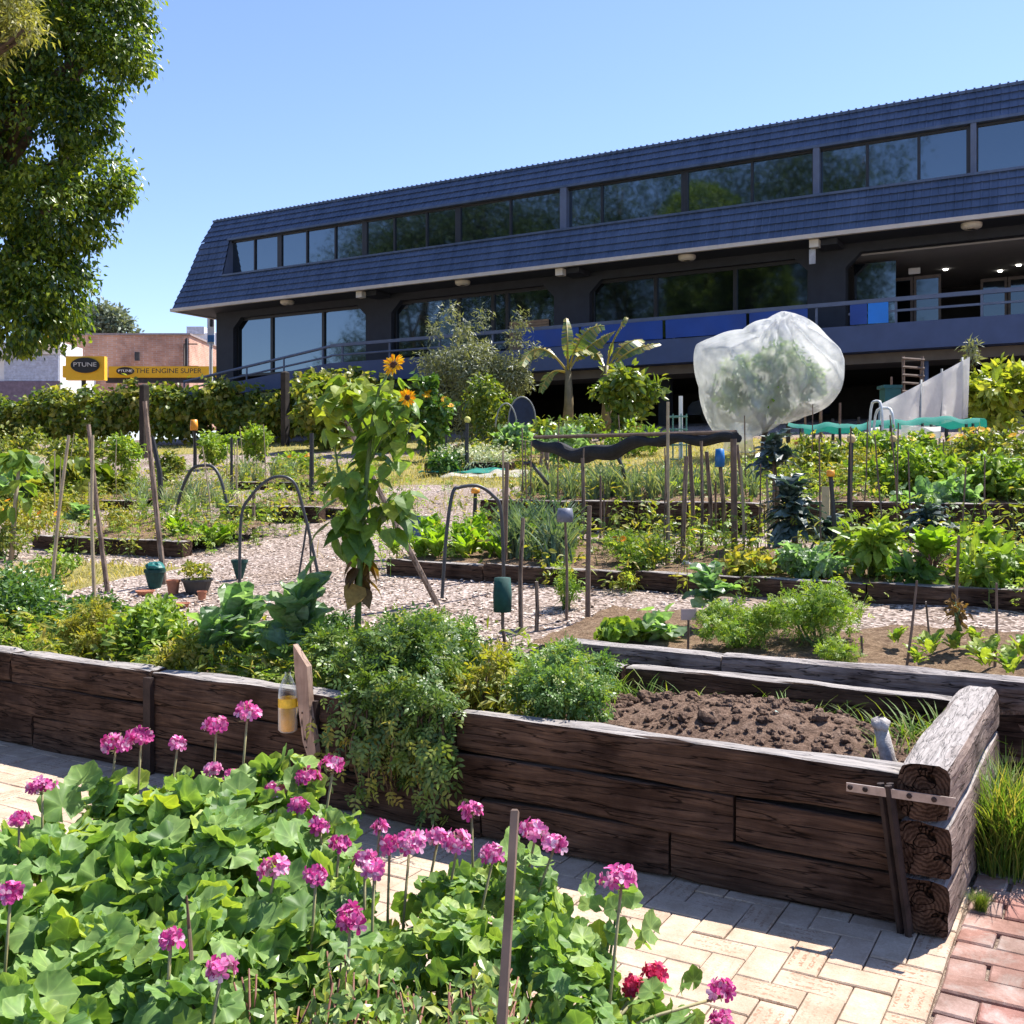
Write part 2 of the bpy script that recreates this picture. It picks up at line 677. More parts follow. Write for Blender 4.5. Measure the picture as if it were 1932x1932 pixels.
def rosette(mb, c, tmpls, n, L, tilt=(.3, 1.2), mat=0, w=None, z=0.0, tint=(0, 1), zspread=0.0):
    """leaves fanning out of one point; tilt = angle from upright"""
    for i, t in enumerate(tmpls):
        k = n // len(tmpls)
        th = rng.random(k) * 2 * pi
        ti = rng.uniform(tilt[0], tilt[1], k)
        ax = np.stack([np.cos(th) * np.sin(ti), np.sin(th) * np.sin(ti), np.cos(ti)], 1)
        nr = np.stack([-np.cos(th) * np.cos(ti), -np.sin(th) * np.cos(ti), np.sin(ti) + .02], 1)
        P = np.repeat(np.asarray(c, float)[None], k, 0) + np.array([0, 0, z]) + np.stack([np.cos(th) * .02, np.sin(th) * .02, rng.random(k) * zspread], 1)
        mb.leaves(t, P, nr, ax, L * rng.uniform(.7, 1.15, k), tint[0] + (tint[1] - tint[0]) * rng.random(k), mat)


def timber(name, parent, p0, p1, w, h, mat, seed=0, rot=0.0, chip=.010, rnd_=.12, taper0=0.0, endmat=None):
    """one old sleeper between two points (its own mesh, long axis = local x)"""
    p0, p1 = np.asarray(p0, float), np.asarray(p1, float)
    L = np.linalg.norm(p1 - p0)
    ns = max(4, int(L / .09))
    q = []
    c = min(w, h) * rnd_
    for (sx, sy) in ((1, 1), (-1, 1), (-1, -1), (1, -1)):
        cx, cyy = sx * (w / 2 - c), sy * (h / 2 - c)
        a0 = {(1, 1): 0, (-1, 1): 90, (-1, -1): 180, (1, -1): 270}[(sx, sy)]
        for a in (a0, a0 + 45, a0 + 90):
            q.append((cx + c * cos(radians(a)), cyy + c * sin(radians(a))))
        nxt = {(1, 1): (-1, 1), (-1, 1): (-1, -1), (-1, -1): (1, -1), (1, -1): (1, 1)}[(sx, sy)]
        ex, ey = q[-1]
        a1 = radians(a0 + 90)
        fx, fy_ = nxt[0] * (w / 2 - c) + c * cos(a1), nxt[1] * (h / 2 - c) + c * sin(a1)
        for t in (.33, .66):
            q.append((ex + (fx - ex) * t, ey + (fy_ - ey) * t))
    q = np.array(q)
    xs = np.linspace(0, L, ns)
    G = np.zeros((ns, len(q), 3))
    for i, x in enumerate(xs):
        yz = q.copy()
        P = np.stack([np.full(len(q), x), yz[:, 0], yz[:, 1]], 1)
        dsp = chip * vnoise(P * np.array([1, 6, 6]), 2.0, seed) + chip * .7 * vnoise(P * np.array([1.0, 14, 14]), 4.1, seed + 3)
        rad = unit(yz)
        yz = yz + rad * dsp[:, None]
        end = min(x, L - x)
        if end < .03:
            yz *= 1 - .05 * (1 - end / .03)
        G[i, :, 0] = x
        G[i, :, 1:] = yz
    mb = MB()
    mb.grid(G, wrap=True)
    k = len(q)
    for i, x in ((0, 0.0), (ns - 1, L)):
        ring = G[i]
        vv = np.vstack([ring, ring.mean(0)])
        ff = [(j, (j + 1) % k, k) if i else ((j + 1) % k, j, k) for j in range(k)]
        mb.add(vv, ff, .5, 0 if endmat is None else 1)
    me_o = mb.build(name, mat if endmat is None else [mat, endmat], None, False, (0, 0, 0))
    d = (p1 - p0) / L
    xax = Vector(d)
    zax = Vector((0, 0, 1))
    zax = (zax - xax * zax.dot(xax)).normalized()
    yax = zax.cross(xax)
    M = Matrix((xax, yax, zax)).transposed().to_4x4() @ Matrix.Rotation(rot, 4, 'X')
    M.translation = Vector(p0)
    del ORIG[me_o.name]
    if parent is not None:
        me_o.parent = parent
        M.translation = Vector(p0 - ORIG[root_of(parent).name])
    me_o.matrix_local = M
    return me_o
# ================================================================== MATERIALS IN USE
M_sleeper = wood_mat("sleeper_wood", (.022, .014, .011), (.074, .048, .035), (.17, .115, .084), (.32, .29, .27), (1.6, 24, 24))
M_sleeper_low = wood_mat("sleeper_wood_lower", (.022, .014, .011), (.074, .047, .034), (.165, .108, .077), (.09, .062, .046), (1.6, 24, 24))
M_sleeper_grey = wood_mat("sleeper_wood_grey", (.09, .07, .06), (.24, .19, .165), (.38, .325, .295), (.36, .325, .305), (2.5, 26, 26), 1.2)
M_plank = wood_mat("pale_plank_wood", (.33, .24, .18), (.46, .34, .265), (.55, .43, .34), (.6, .53, .47), (14, 14, 1.2), .5)
M_stake = wood_mat("stake_wood", (.16, .12, .09), (.27, .21, .165), (.4, .32, .26), (.5, .44, .38), (30, 30, 1.5), .5)
M_bamboo = simple("bamboo_skin", (.34, .27, .17), .5, 0, .3, 9)
M_brownstake = simple("weathered_brown_stick", (.16, .105, .075), .75, 0, .35, 12)
M_blackpost = simple("black_painted_steel", (.02, .02, .022), .55, 0, .3, 10)
M_darksteel = simple("rusty_dark_steel", (.035, .022, .018), .7, .3, .5, 14, .4, .3)
M_galv = simple("galvanised_strap", (.36, .30, .27), .5, .55, .25, 30)
M_hose = simple("black_irrigation_pipe", (.045, .046, .05), .45, 0, .3, 8)
M_greypipe = simple("grey_irrigation_pipe", (.23, .24, .24), .5, 0, .25, 8)
M_terra = simple("terracotta_clay", (.42, .17, .09), .8, 0, .3, 14)
M_tealplastic = simple("teal_green_plastic", (.012, .14, .12), .4, 0, .3, 6)
M_greenmesh = simple("dark_green_shade_cloth", (.008, .055, .045), .8, 0, .35, 20)
M_darkplastic = simple("dark_grey_plastic", (.035, .033, .033), .5, 0, .3, 8)
M_blueplastic = simple("blue_plastic", (.015, .16, .46), .4, 0, .2, 5)
M_bucketblue = simple("faded_blue_bucket", (.03, .085, .2), .5, 0, .3, 5)
M_greypot = simple("grey_blue_plastic", (.16, .17, .22), .5, 0, .3, 9)
M_orange = simple("orange_cap_plastic", (.85, .33, .03), .45, 0, .15, 8)
M_ball = simple("tan_felt_ball", (.55, .40, .2), .9, 0, .2, 20)
M_yellowball = simple("yellow_felt_ball", (.55, .52, .15), .9, 0, .2, 20)
M_white = simple("white_paint", (.78, .78, .77), .5, 0, .06, 4)
M_whitestone = simple("pale_stone", (.55, .53, .5), .85, 0, .25, 8, .3, .4)
M_navy = simple("navy_cover_cloth", (.012, .022, .06), .7, 0, .4, 5)
M_blackcloth = simple("black_shade_cloth", (.013, .013, .015), .75, 0, .5, 16, .4, .5)
M_charcoal = simple("charcoal_render_paint", (.028, .033, .044), .7, 0, .15, 3, .4, .15)
M_slabblue = simple("sky_tinted_fascia_paint", (.06, .088, .18), .6, 0, .12, 2)  # grey fascia; the blue of the sky light is put into its colour
M_cream = simple("cream_fascia_paint", (.55, .50, .43), .6, 0, .1, 3)
M_bouncebeige = simple("bounce_lit_soffit", (.14, .115, .095), .8, 0, .2, 2)  # beige of the bounce light below the slab is in the colour
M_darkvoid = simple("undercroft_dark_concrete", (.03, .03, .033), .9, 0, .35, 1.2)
M_frame = simple("black_window_frame", (.018, .019, .022), .45, 0, .2, 5)
M_railblue = simple("blue_grey_rail_paint", (.10, .13, .20), .45, 0, .12, 4)
M_ceiling = simple("pale_lobby_ceiling", (.36, .36, .37), .8, 0, .05, 3)
M_banner = simple("blue_banner_vinyl", (.012, .06, .30), .5, 0, .18, .8)
M_bannerlight = simple("bright_blue_banner_vinyl", (.01, .22, .75), .5, 0, .12, 1)
M_lampglass = simple("pale_lamp_cover", (.62, .58, .50), .4, 0, .08, 5)
M_yellow = simple("yellow_sign_paint", (.86, .47, .01), .5, 0, .08, 1)
M_black = simple("black_sign_paint", (.012, .012, .012), .5, 0, .2, 2)
M_rubber = simple("tyre_rubber", (.02, .02, .02), .8, 0, .3, 20)
M_alloy = simple("wheel_alloy", (.4, .4, .42), .35, .7, .2, 10)
M_carblue = simple("dark_blue_car_paint", (.03, .045, .09), .25, .2, .1, 2)
M_bark = simple("tree_bark", (.09, .065, .045), .9, 0, .45, 5, .2, .9)
M_stem = simple("green_plant_stem", (.10, .16, .045), .6, 0, .3, 20)
M_stalkbrown = simple("dry_brown_stalk", (.12, .075, .04), .8, 0, .35, 20)
M_redstem = simple("reddish_stem", (.20, .08, .05), .6, 0, .3, 20)
M_pinkstalk = simple("pinkish_flower_stalk", (.25, .22, .10), .6, 0, .3, 25)


def glass_mat(name, col, rough, ior):
    m, nt, n, l, p = new_mat(name)
    v = tex_coord(n, l)
    nz = noise(n, l, v, .5, 2)
    l.new(bump(n, l, nz.outputs[0], .05, .03), p.inputs['Normal'])
    p.inputs['Base Color'].default_value = (*col, 1)
    p.inputs['Roughness'].default_value = rough
    p.inputs['IOR'].default_value = ior
    p.inputs['Specular Tint'].default_value = (.75, .9, 1, 1)
    return m


M_glass = glass_mat("dark_tinted_glass", (.006, .008, .011), .035, 2.6)
M_glasslow = glass_mat("dark_shopfront_glass", (.004, .005, .006), .04, 1.9)


def lamp_mat():
    m, nt, n, l, p = new_mat("downlight_glow")
    p.inputs['Base Color'].default_value = (.9, .9, .9, 1)
    p.inputs['Emission Color'].default_value = (1, .95, .85, 1)
    p.inputs['Emission Strength'].default_value = 5
    return m


M_down = lamp_mat()


def gravel_mat():
    m, nt, n, l, p = new_mat("wood_chip_and_gravel")
    v = tex_coord(n, l)
    vo = n.new("ShaderNodeTexVoronoi")
    vo.inputs['Scale'].default_value = 46
    vo.inputs['Randomness'].default_value = 1
    l.new(v, vo.inputs['Vector'])
    vs = tex_coord(n, l, 'Object', (1, 2.2, 1))
    v2 = n.new("ShaderNodeTexVoronoi")
    v2.inputs['Scale'].default_value = 21
    l.new(vs, v2.inputs['Vector'])
    sep = n.new("ShaderNodeSeparateColor")
    l.new(vo.outputs['Color'], sep.inputs[0])
    r = ramp(n, [(.0, (.11, .085, .072)), (.3, (.25, .21, .18)), (.62, (.38, .335, .30)), (.9, (.55, .51, .475))])
    l.new(sep.outputs[0], r.inputs[0])
    sep2 = n.new("ShaderNodeSeparateColor")
    l.new(v2.outputs['Color'], sep2.inputs[0])
    r2 = ramp(n, [(.1, (.55, .5, .47)), (.6, (1.05, 1, 1))])
    l.new(sep2.outputs[1], r2.inputs[0])
    c = mixc(n, l, .8, r.outputs[0], r2.outputs[0], 'MULTIPLY')
    big = noise(n, l, v, .55, 5, .6)
    rb = ramp(n, [(.35, (.72, .63, .55)), (.65, (1.08, 1.03, 1.0))])
    l.new(big.outputs[0], rb.inputs[0])
    c = mixc(n, l, 1, c, rb.outputs[0], 'MULTIPLY')
    l.new(c, p.inputs['Base Color'])
    p.inputs['Roughness'].default_value = .9
    p.inputs['Specular IOR Level'].default_value = .15
    b = bump(n, l, vo.outputs['Distance'], .8, .012)
    l.new(bump(n, l, v2.outputs['Distance'], .6, .018, b), p.inputs['Normal'])
    return m


def soil_mat(name, a, b, c_):
    m, nt, n, l, p = new_mat(name)
    v = tex_coord(n, l)
    nz = noise(n, l, v, 14, 8, .7)
    n2 = noise(n, l, v, 70, 4, .7)
    r = ramp(n, [(.3, a), (.52, b), (.75, c_)])
    l.new(nz.outputs[0], r.inputs[0])
    r2 = ramp(n, [(.35, (.55, .5, .47)), (.66, (1.3, 1.25, 1.2))])
    l.new(n2.outputs[0], r2.inputs[0])
    l.new(mixc(n, l, 1, r.outputs[0], r2.outputs[0], 'MULTIPLY'), p.inputs['Base Color'])
    p.inputs['Roughness'].default_value = .95
    p.inputs['Specular IOR Level'].default_value = .1
    b1 = bump(n, l, nz.outputs[0], 1, .05)
    l.new(bump(n, l, n2.outputs[0], 1, .015, b1), p.inputs['Normal'])
    return m


def lawn_mat():
    m, nt, n, l, p = new_mat("dry_lawn")
    v = tex_coord(n, l)
    nz = noise(n, l, v, 1.1, 6, .65)
    n2 = noise(n, l, v, 40, 4, .7)
    r = ramp(n, [(.3, (.17, .18, .05)), (.5, (.36, .31, .12)), (.7, (.46, .38, .19))])
    l.new(nz.outputs[0], r.inputs[0])
    r2 = ramp(n, [(.3, (.6, .62, .55)), (.7, (1.2, 1.2, 1.15))])
    l.new(n2.outputs[0], r2.inputs[0])
    l.new(mixc(n, l, 1, r.outputs[0], r2.outputs[0], 'MULTIPLY'), p.inputs['Base Color'])
    p.inputs['Roughness'].default_value = .9
    p.inputs['Specular IOR Level'].default_value = .1
    l.new(bump(n, l, n2.outputs[0], 1, .04), p.inputs['Normal'])
    return m


def paver_mat(name, cols, engraved):
    """fired clay pavers: colour differs from paver to paver, speckle, wear, worn stamped lettering on some"""
    m, nt, n, l, p = new_mat(name)
    a = n.new("ShaderNodeAttribute")
    a.attribute_name = "tint"
    r = ramp(n, [(i / (len(cols) - 1), c) for i, c in enumerate(cols)])
    l.new(a.outputs['Fac'], r.inputs[0])
    v = tex_coord(n, l)
    n1 = noise(n, l, v, 8, 6, .65)
    n2 = noise(n, l, v, 120, 4, .7)
    r1 = ramp(n, [(.3, (.74, .68, .62)), (.62, (1.06, 1.04, 1.02))])
    l.new(n1.outputs[0], r1.inputs[0])
    r2 = ramp(n, [(.3, (.8, .78, .75)), (.65, (1.1, 1.1, 1.1))])
    l.new(n2.outputs[0], r2.inputs[0])
    c = mixc(n, l, 1, r.outputs[0], r1.outputs[0], 'MULTIPLY')
    c = mixc(n, l, .8, c, r2.outputs[0], 'MULTIPLY')
    hgt = n2.outputs[0]
    if not engraved:                                     # lime bloom and trodden dirt on the old bricks
        n3 = noise(n, l, v, 5.5, 7, .7, .8)
        r3 = ramp(n, [(.5, (0, 0, 0)), (.66, (.75, .75, .75))])
        l.new(n3.outputs[0], r3.inputs[0])
        c = mixc(n, l, r3.outputs[0], c, (.46, .40, .36))
        n4 = noise(n, l, v, 2.1, 6, .65)
        r4 = ramp(n, [(.38, (.55, .5, .47)), (.58, (1, 1, 1))])
        l.new(n4.outputs[0], r4.inputs[0])
        c = mixc(n, l, 1, c, r4.outputs[0], 'MULTIPLY')
    l.new(c, p.inputs['Base Color'])
    if engraved:
        uv = n.new("ShaderNodeUVMap")
        uv.uv_map = "face"
        sx = n.new("ShaderNodeSeparateXYZ")
        l.new(uv.outputs[0], sx.inputs[0])
        ed = n.new("ShaderNodeAttribute")
        ed.attribute_name = "edge"
        mp = n.new("ShaderNodeMapping")
        mp.inputs['Scale'].default_value = (95, 150, 1)
        cmb = n.new("ShaderNodeCombineXYZ")
        l.new(sx.outputs[0], cmb.inputs[0])
        l.new(sx.outputs[1], cmb.inputs[1])
        l.new(a.outputs['Fac'], cmb.inputs[2])
        l.new(cmb.outputs[0], mp.inputs[0])
        mp.inputs['Scale'].default_value = (110, 120, 90)
        st = noise(n, l, mp.outputs[0], 1.0, 1, .4)
        # two lines of small worn characters
        w = n.new("ShaderNodeMath")
        w.operation = 'MULTIPLY'
        l.new(sx.outputs[1], w.inputs[0])
        w.inputs[1].default_value = 2 * pi / .033
        sn = n.new("ShaderNodeMath")
        sn.operation = 'SINE'
        l.new(w.outputs[0], sn.inputs[0])
        band = n.new("ShaderNodeMapRange")
        band.inputs[1].default_value = -.1
        band.inputs[2].default_value = .25
        l.new(sn.outputs[0], band.inputs[0])
        ab = n.new("ShaderNodeMath")
        ab.operation = 'ABSOLUTE'
        l.new(sx.outputs[0], ab.inputs[0])
        lim = n.new("ShaderNodeMapRange")
        lim.inputs[1].default_value = .085
        lim.inputs[2].default_value = .075
        l.new(ab.outputs[0], lim.inputs[0])
        thr = n.new("ShaderNodeMapRange")
        thr.inputs[1].default_value = .5
        thr.inputs[2].default_value = .56
        l.new(st.outputs[0], thr.inputs[0])
        cur = thr.outputs[0]
        for o in (band.outputs[0], lim.outputs[0], ed.outputs['Fac']):
            mm = n.new("ShaderNodeMath")
            mm.operation = 'MULTIPLY'
            l.new(cur, mm.inputs[0])
            l.new(o, mm.inputs[1])
            cur = mm.outputs[0]
        l.new(mixc(n, l, cur, c, (.30, .18, .115)), p.inputs['Base Color'])
    p.inputs['Roughness'].default_value = .85
    p.inputs['Specular IOR Level'].default_value = .2
    l.new(bump(n, l, hgt, .5, .004), p.inputs['Normal'])
    return m


M_gravel = gravel_mat()
M_soil = soil_mat("dry_brown_soil", (.14, .092, .068), (.26, .18, .135), (.40, .30, .235))
M_soilbed = soil_mat("straw_mulched_soil", (.14, .09, .06), (.29, .205, .135), (.44, .34, .23))
M_sand = soil_mat("joint_sand", (.32, .25, .20), (.44, .36, .30), (.54, .46, .40))
M_lawn = lawn_mat()
M_paver = paver_mat("cream_clay_pavers", [(.46, .355, .265), (.50, .39, .295), (.53, .425, .33), (.48, .365, .28)], True)
M_redbrick = paver_mat("old_red_bricks", [(.30, .15, .13), (.38, .21, .175), (.42, .265, .225), (.40, .32, .29), (.34, .175, .145)], False)


def roof_mat():
    m, nt, n, l, p = new_mat("sky_tinted_blue_roof_tiles")
    v = tex_coord(n, l)
    nz = noise(n, l, v, 1.4, 6, .6)
    # faint run-off streaks down the tiles
    vs = tex_coord(n, l, 'Object', (3.0, .35, .25))
    ns = noise(n, l, vs, 1.0, 5, .65)
    r = ramp(n, [(.3, (.054, .085, .148)), (.7, (.082, .118, .196))])  # blue-slate tiles, with the sky's reflection added to the blue
    l.new(nz.outputs[0], r.inputs[0])
    rs = ramp(n, [(.32, (.72, .74, .76)), (.6, (1.12, 1.1, 1.08))])
    l.new(ns.outputs[0], rs.inputs[0])
    l.new(mixc(n, l, 1, r.outputs[0], rs.outputs[0], 'MULTIPLY'), p.inputs['Base Color'])
    p.inputs['Roughness'].default_value = .42
    p.inputs['Metallic'].default_value = .1
    return m


M_roof = roof_mat()


def brickwall_mat():
    m, nt, n, l, p = new_mat("pink_painted_brick")
    v = tex_coord(n, l, 'Object')
    sw = n.new("ShaderNodeSeparateXYZ")
    l.new(v, sw.inputs[0])
    cm = n.new("ShaderNodeCombineXYZ")
    l.new(sw.outputs[0], cm.inputs[0])
    l.new(sw.outputs[2], cm.inputs[1])
    b = n.new("ShaderNodeTexBrick")
    b.inputs['Scale'].default_value = 2.0
    b.inputs['Color1'].default_value = (.52, .27, .17, 1)
    b.inputs['Color2'].default_value = (.58, .34, .23, 1)
    b.inputs['Mortar'].default_value = (.54, .42, .36, 1)
    l.new(cm.outputs[0], b.inputs[0])
    nz = noise(n, l, v, .7, 6, .65, .5)
    r = ramp(n, [(.32, (.6, .55, .55)), (.6, (1.15, 1.12, 1.1))])
    l.new(nz.outputs[0], r.inputs[0])
    l.new(mixc(n, l, 1, b.outputs[0], r.outputs[0], 'MULTIPLY'), p.inputs['Base Color'])
    p.inputs['Roughness'].default_value = .9
    return m


M_brickwall = brickwall_mat()


def net_mat(name, col, alpha, trans=.5):
    """thin woven cloth: part of the light passes between the threads"""
    m, nt, n, l, p = new_mat(name)
    v = tex_coord(n, l)
    nz = noise(n, l, v, 2.2, 5, .6)
    mr = n.new("ShaderNodeMapRange")
    mr.inputs[1].default_value = .3
    mr.inputs[2].default_value = .7
    mr.inputs[3].default_value = alpha - .16
    mr.inputs[4].default_value = alpha + .16
    l.new(nz.outputs[0], mr.inputs[0])
    p.inputs['Base Color'].default_value = (*col, 1)
    p.inputs['Roughness'].default_value = .8
    t = n.new("ShaderNodeBsdfTranslucent")
    t.inputs[0].default_value = (*col, 1)
    mx = n.new("ShaderNodeMixShader")
    mx.inputs[0].default_value = trans
    l.new(p.outputs[0], mx.inputs[1])
    l.new(t.outputs[0], mx.inputs[2])
    tr = n.new("ShaderNodeBsdfTransparent")
    m2 = n.new("ShaderNodeMixShader")
    l.new(mr.outputs[0], m2.inputs[0])
    l.new(tr.outputs[0], m2.inputs[1])
    l.new(mx.outputs[0], m2.inputs[2])
    l.new(m2.outputs[0], n["Material Output"].inputs[0])
    return m


M_net = net_mat("white_insect_net", (.93, .94, .93), .43)
M_screen = net_mat("white_screen_cloth", (.93, .91, .88), .84, .8)
M_tarp = net_mat("green_shade_net", (.015, .26, .20), .86, .3)

# leaves
L_geran = leaf_mat("pelargonium_leaf", [(.06, .13, .035), (.10, .20, .055), (.15, .26, .085), (.19, .30, .10), (.27, .36, .06)], .36, .5, .35,
                   edge=[(0, (1.5, 1.4, 1.3)), (.22, (.98, .98, .98)), (.6, (.9, .94, .86)), (.85, (1.25, 1.18, 1.1))])
L_small = leaf_mat("small_shrub_leaf", [(.07, .13, .035), (.13, .22, .055), (.22, .31, .09), (.33, .37, .14)], .25, .35, .5)
L_bushdark = leaf_mat("dark_bush_leaf", [(.028, .075, .02), (.05, .12, .028), (.08, .17, .035), (.11, .2, .05)], .33, .36, .55)
L_tomato = leaf_mat("tomato_leaf", [(.035, .08, .02), (.075, .145, .035), (.11, .19, .045), (.2, .25, .05)], .34, .42, .5)
L_lime = leaf_mat("lime_green_leaf", [(.08, .16, .025), (.13, .24, .035), (.2, .3, .045), (.27, .34, .07)], .4, .45, .4)
L_yellowing = leaf_mat("yellowing_leaf", [(.11, .16, .03), (.2, .24, .04), (.29, .29, .055), (.32, .27, .07)], .4, .5, .35)
L_parsley = leaf_mat("fresh_celery_leaf", [(.06, .14, .045), (.1, .2, .06), (.15, .26, .07), (.26, .3, .07)], .36, .38, .5)
L_kale = leaf_mat("blue_green_brassica_leaf", [(.09, .16, .09), (.14, .23, .13), (.24, .33, .21), (.20, .30, .09)], .5, .4, .5, (1.2, 1.5, .6))
L_darkkale = leaf_mat("dark_kale_leaf", [(.022, .045, .04), (.04, .07, .062), (.07, .11, .10), (.1, .14, .14)], .15, .4, .6, (1, 1.3, .8))
L_lettuce = leaf_mat("bright_lettuce_leaf", [(.11, .22, .02), (.18, .32, .03), (.25, .38, .05)], .45, .4, .4)
L_leek = leaf_mat("leek_blade", [(.07, .13, .09), (.12, .19, .13), (.17, .25, .17), (.3, .3, .14)], .25, .45, .4)
L_grass = leaf_mat("green_grass_blade", [(.05, .12, .02), (.1, .19, .03), (.17, .25, .05), (.3, .28, .1)], .35, .5, .3)
L_drygrass = leaf_mat("straw_grass_blade", [(.28, .22, .09), (.38, .3, .14), (.2, .22, .07)], .3, .6, .2)
L_sunfl = leaf_mat("sunflower_leaf", [(.06, .13, .025), (.1, .19, .035), (.15, .25, .045), (.24, .3, .05)], .4, .45, .4)
L_dead = leaf_mat("withered_leaf", [(.05, .03, .018), (.12, .075, .035), (.25, .16, .05)], .2, .7, .2)
L_vine = leaf_mat("vine_leaf", [(.055, .10, .018), (.10, .16, .03), (.18, .22, .045), (.29, .28, .08)], .44, .42, .45)
L_olive = leaf_mat("silver_grey_leaf", [(.09, .115, .065), (.15, .18, .12), (.22, .25, .18), (.17, .2, .08)], .25, .45, .5)
L_tree = leaf_mat("big_tree_leaf", [(.018, .05, .010), (.045, .095, .013), (.12, .19, .02), (.25, .33, .034)], .44, .35, .55)
L_mirror = leaf_mat("dark_street_tree_leaf", [(.012, .03, .008), (.028, .055, .010), (.05, .085, .014)], .2, .5, .3)
L_feather = leaf_mat("pale_feathery_leaf", [(.14, .16, .05), (.22, .24, .08), (.3, .3, .13)], .4, .5, .3)
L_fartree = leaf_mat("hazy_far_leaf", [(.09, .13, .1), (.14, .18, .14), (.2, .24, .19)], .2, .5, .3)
L_banana = leaf_mat("banana_leaf", [(.08, .15, .04), (.15, .22, .06), (.3, .28, .08), (.38, .28, .1)], .4, .4, .5)
L_citrus = leaf_mat("loquat_leaf", [(.05, .1, .02), (.09, .16, .03), (.16, .22, .04), (.26, .29, .05)], .36, .35, .55)
L_netleaf = leaf_mat("netted_tree_leaf", [(.07, .16, .03), (.13, .24, .04), (.2, .3, .06)], .45, .4, .5)
L_whitefl = leaf_mat("white_flower_cover", [(.16, .24, .1), (.35, .42, .25), (.6, .64, .5), (.7, .72, .62)], .3, .6, .3, (1.1, 1.1, .9))
P_pink = leaf_mat("magenta_petal", [(.40, .02, .16), (.60, .06, .28), (.74, .19, .43), (.84, .52, .66)], .3, .5, .3, (1.1, 1, 1.1), gain=(1, 1, 1))
P_red = leaf_mat("red_pink_petal", [(.42, .015, .07), (.55, .03, .12), (.6, .08, .2)], .3, .5, .3, (1.1, 1, 1))
P_sun = leaf_mat("sunflower_petal", [(.75, .27, .005), (.85, .42, .008), (.9, .55, .02)], .35, .5, .3, (1.1, 1, .8))
P_orange = leaf_mat("marigold_petal", [(.75, .16, .01), (.8, .25, .015), (.8, .4, .02)], .3, .5, .3, (1.1, 1, .8))
M_disc = simple("sunflower_disc", (.05, .02, .008), .9, 0, .5, 60)

# ================================================================== SETTING: ground, paving, lawn
LAWNS = [(-15.5, -5.2, 14.6, 24.2), (-42, -16, 22.4, 26.8), (-10.4, -8.2, 6.3, 7.5)]


def in_lawn(x, y):
    wob = .35 * np.sin(x * 2.3 + np.sin(y * 1.7)) + .3 * np.sin(y * 2.9 + x)
    m = np.zeros_like(x, bool)
    for i, (a, b, c, d) in enumerate(LAWNS):
        q = 1.0 if i < 2 else .3
        m |= (x > a + wob * q) & (x < b + wob * q) & (y > c + wob * .6 * q) & (y < d + wob * .4 * q)
    return m


def gfun(X, Y):
    Z = np.where(Y < 5.7, 0.0, np.minimum(.5 + .11 * (Y - 5.6), 3.3))
    return Z


xs = np.concatenate([[-700, -300, -150, -90, -60], np.arange(-45, 12.01, .2), [16, 25, 50, 100, 200, 700]])
ys = np.concatenate([np.arange(5.7, 32.1, .2), [36, 50, 80, 150, 400, 900]])
GX, GY = np.meshgrid(xs, ys)
GZ = gfun(GX, GY)
bmpz = .022 * vnoise(np.stack([GX, GY, GX * 0], -1), 1.7, 1) + .012 * vnoise(np.stack([GX, GY, GX * 0], -1), 5.0, 2)
GZ = GZ + np.where(GY > 5.9, bmpz, 0)
G = np.stack([GX, GY, GZ], -1)
cx, cyy = (GX[:-1, :-1] + GX[1:, 1:]) / 2, (GY[:-1, :-1] + GY[1:, 1:]) / 2
lm = in_lawn(cx, cyy).ravel()
r, c = GX.shape
idx = np.arange(r * c).reshape(r, c)
a_, b_, d_, e_ = idx[:-1, :-1].ravel(), idx[:-1, 1:].ravel(), idx[1:, 1:].ravel(), idx[1:, :-1].ravel()
for nm, mask, mt in (("gravel_ground", ~lm, M_gravel), ("lawn", lm, M_lawn)):
    f = np.concatenate([np.stack([a_, b_, d_], 1)[mask], np.stack([a_, d_, e_], 1)[mask]])
    used = np.unique(f)
    rem = np.zeros(r * c, int)
    rem[used] = np.arange(len(used))
    kind(MB().add(G.reshape(-1, 3)[used], rem[f]).build(nm, mt, None, True), 'structure')

# low ground in front (paved court); one sheet to the horizon, sand joints show between the pavers
kind(MB().add([(-700, -700, -.02), (700, -700, -.02), (700, 5.75, -.02), (-700, 5.75, -.02)], [(0, 1, 2), (0, 2, 3)]).build("court_ground", M_sand), 'structure')
# bank step between the paved court and the garden level, far left and right of the beds
mb = MB()
mb.box((-700, 5.66, -.05), (700, 5.72, .48))
kind(mb.build("earth_bank", M_soil), 'structure')


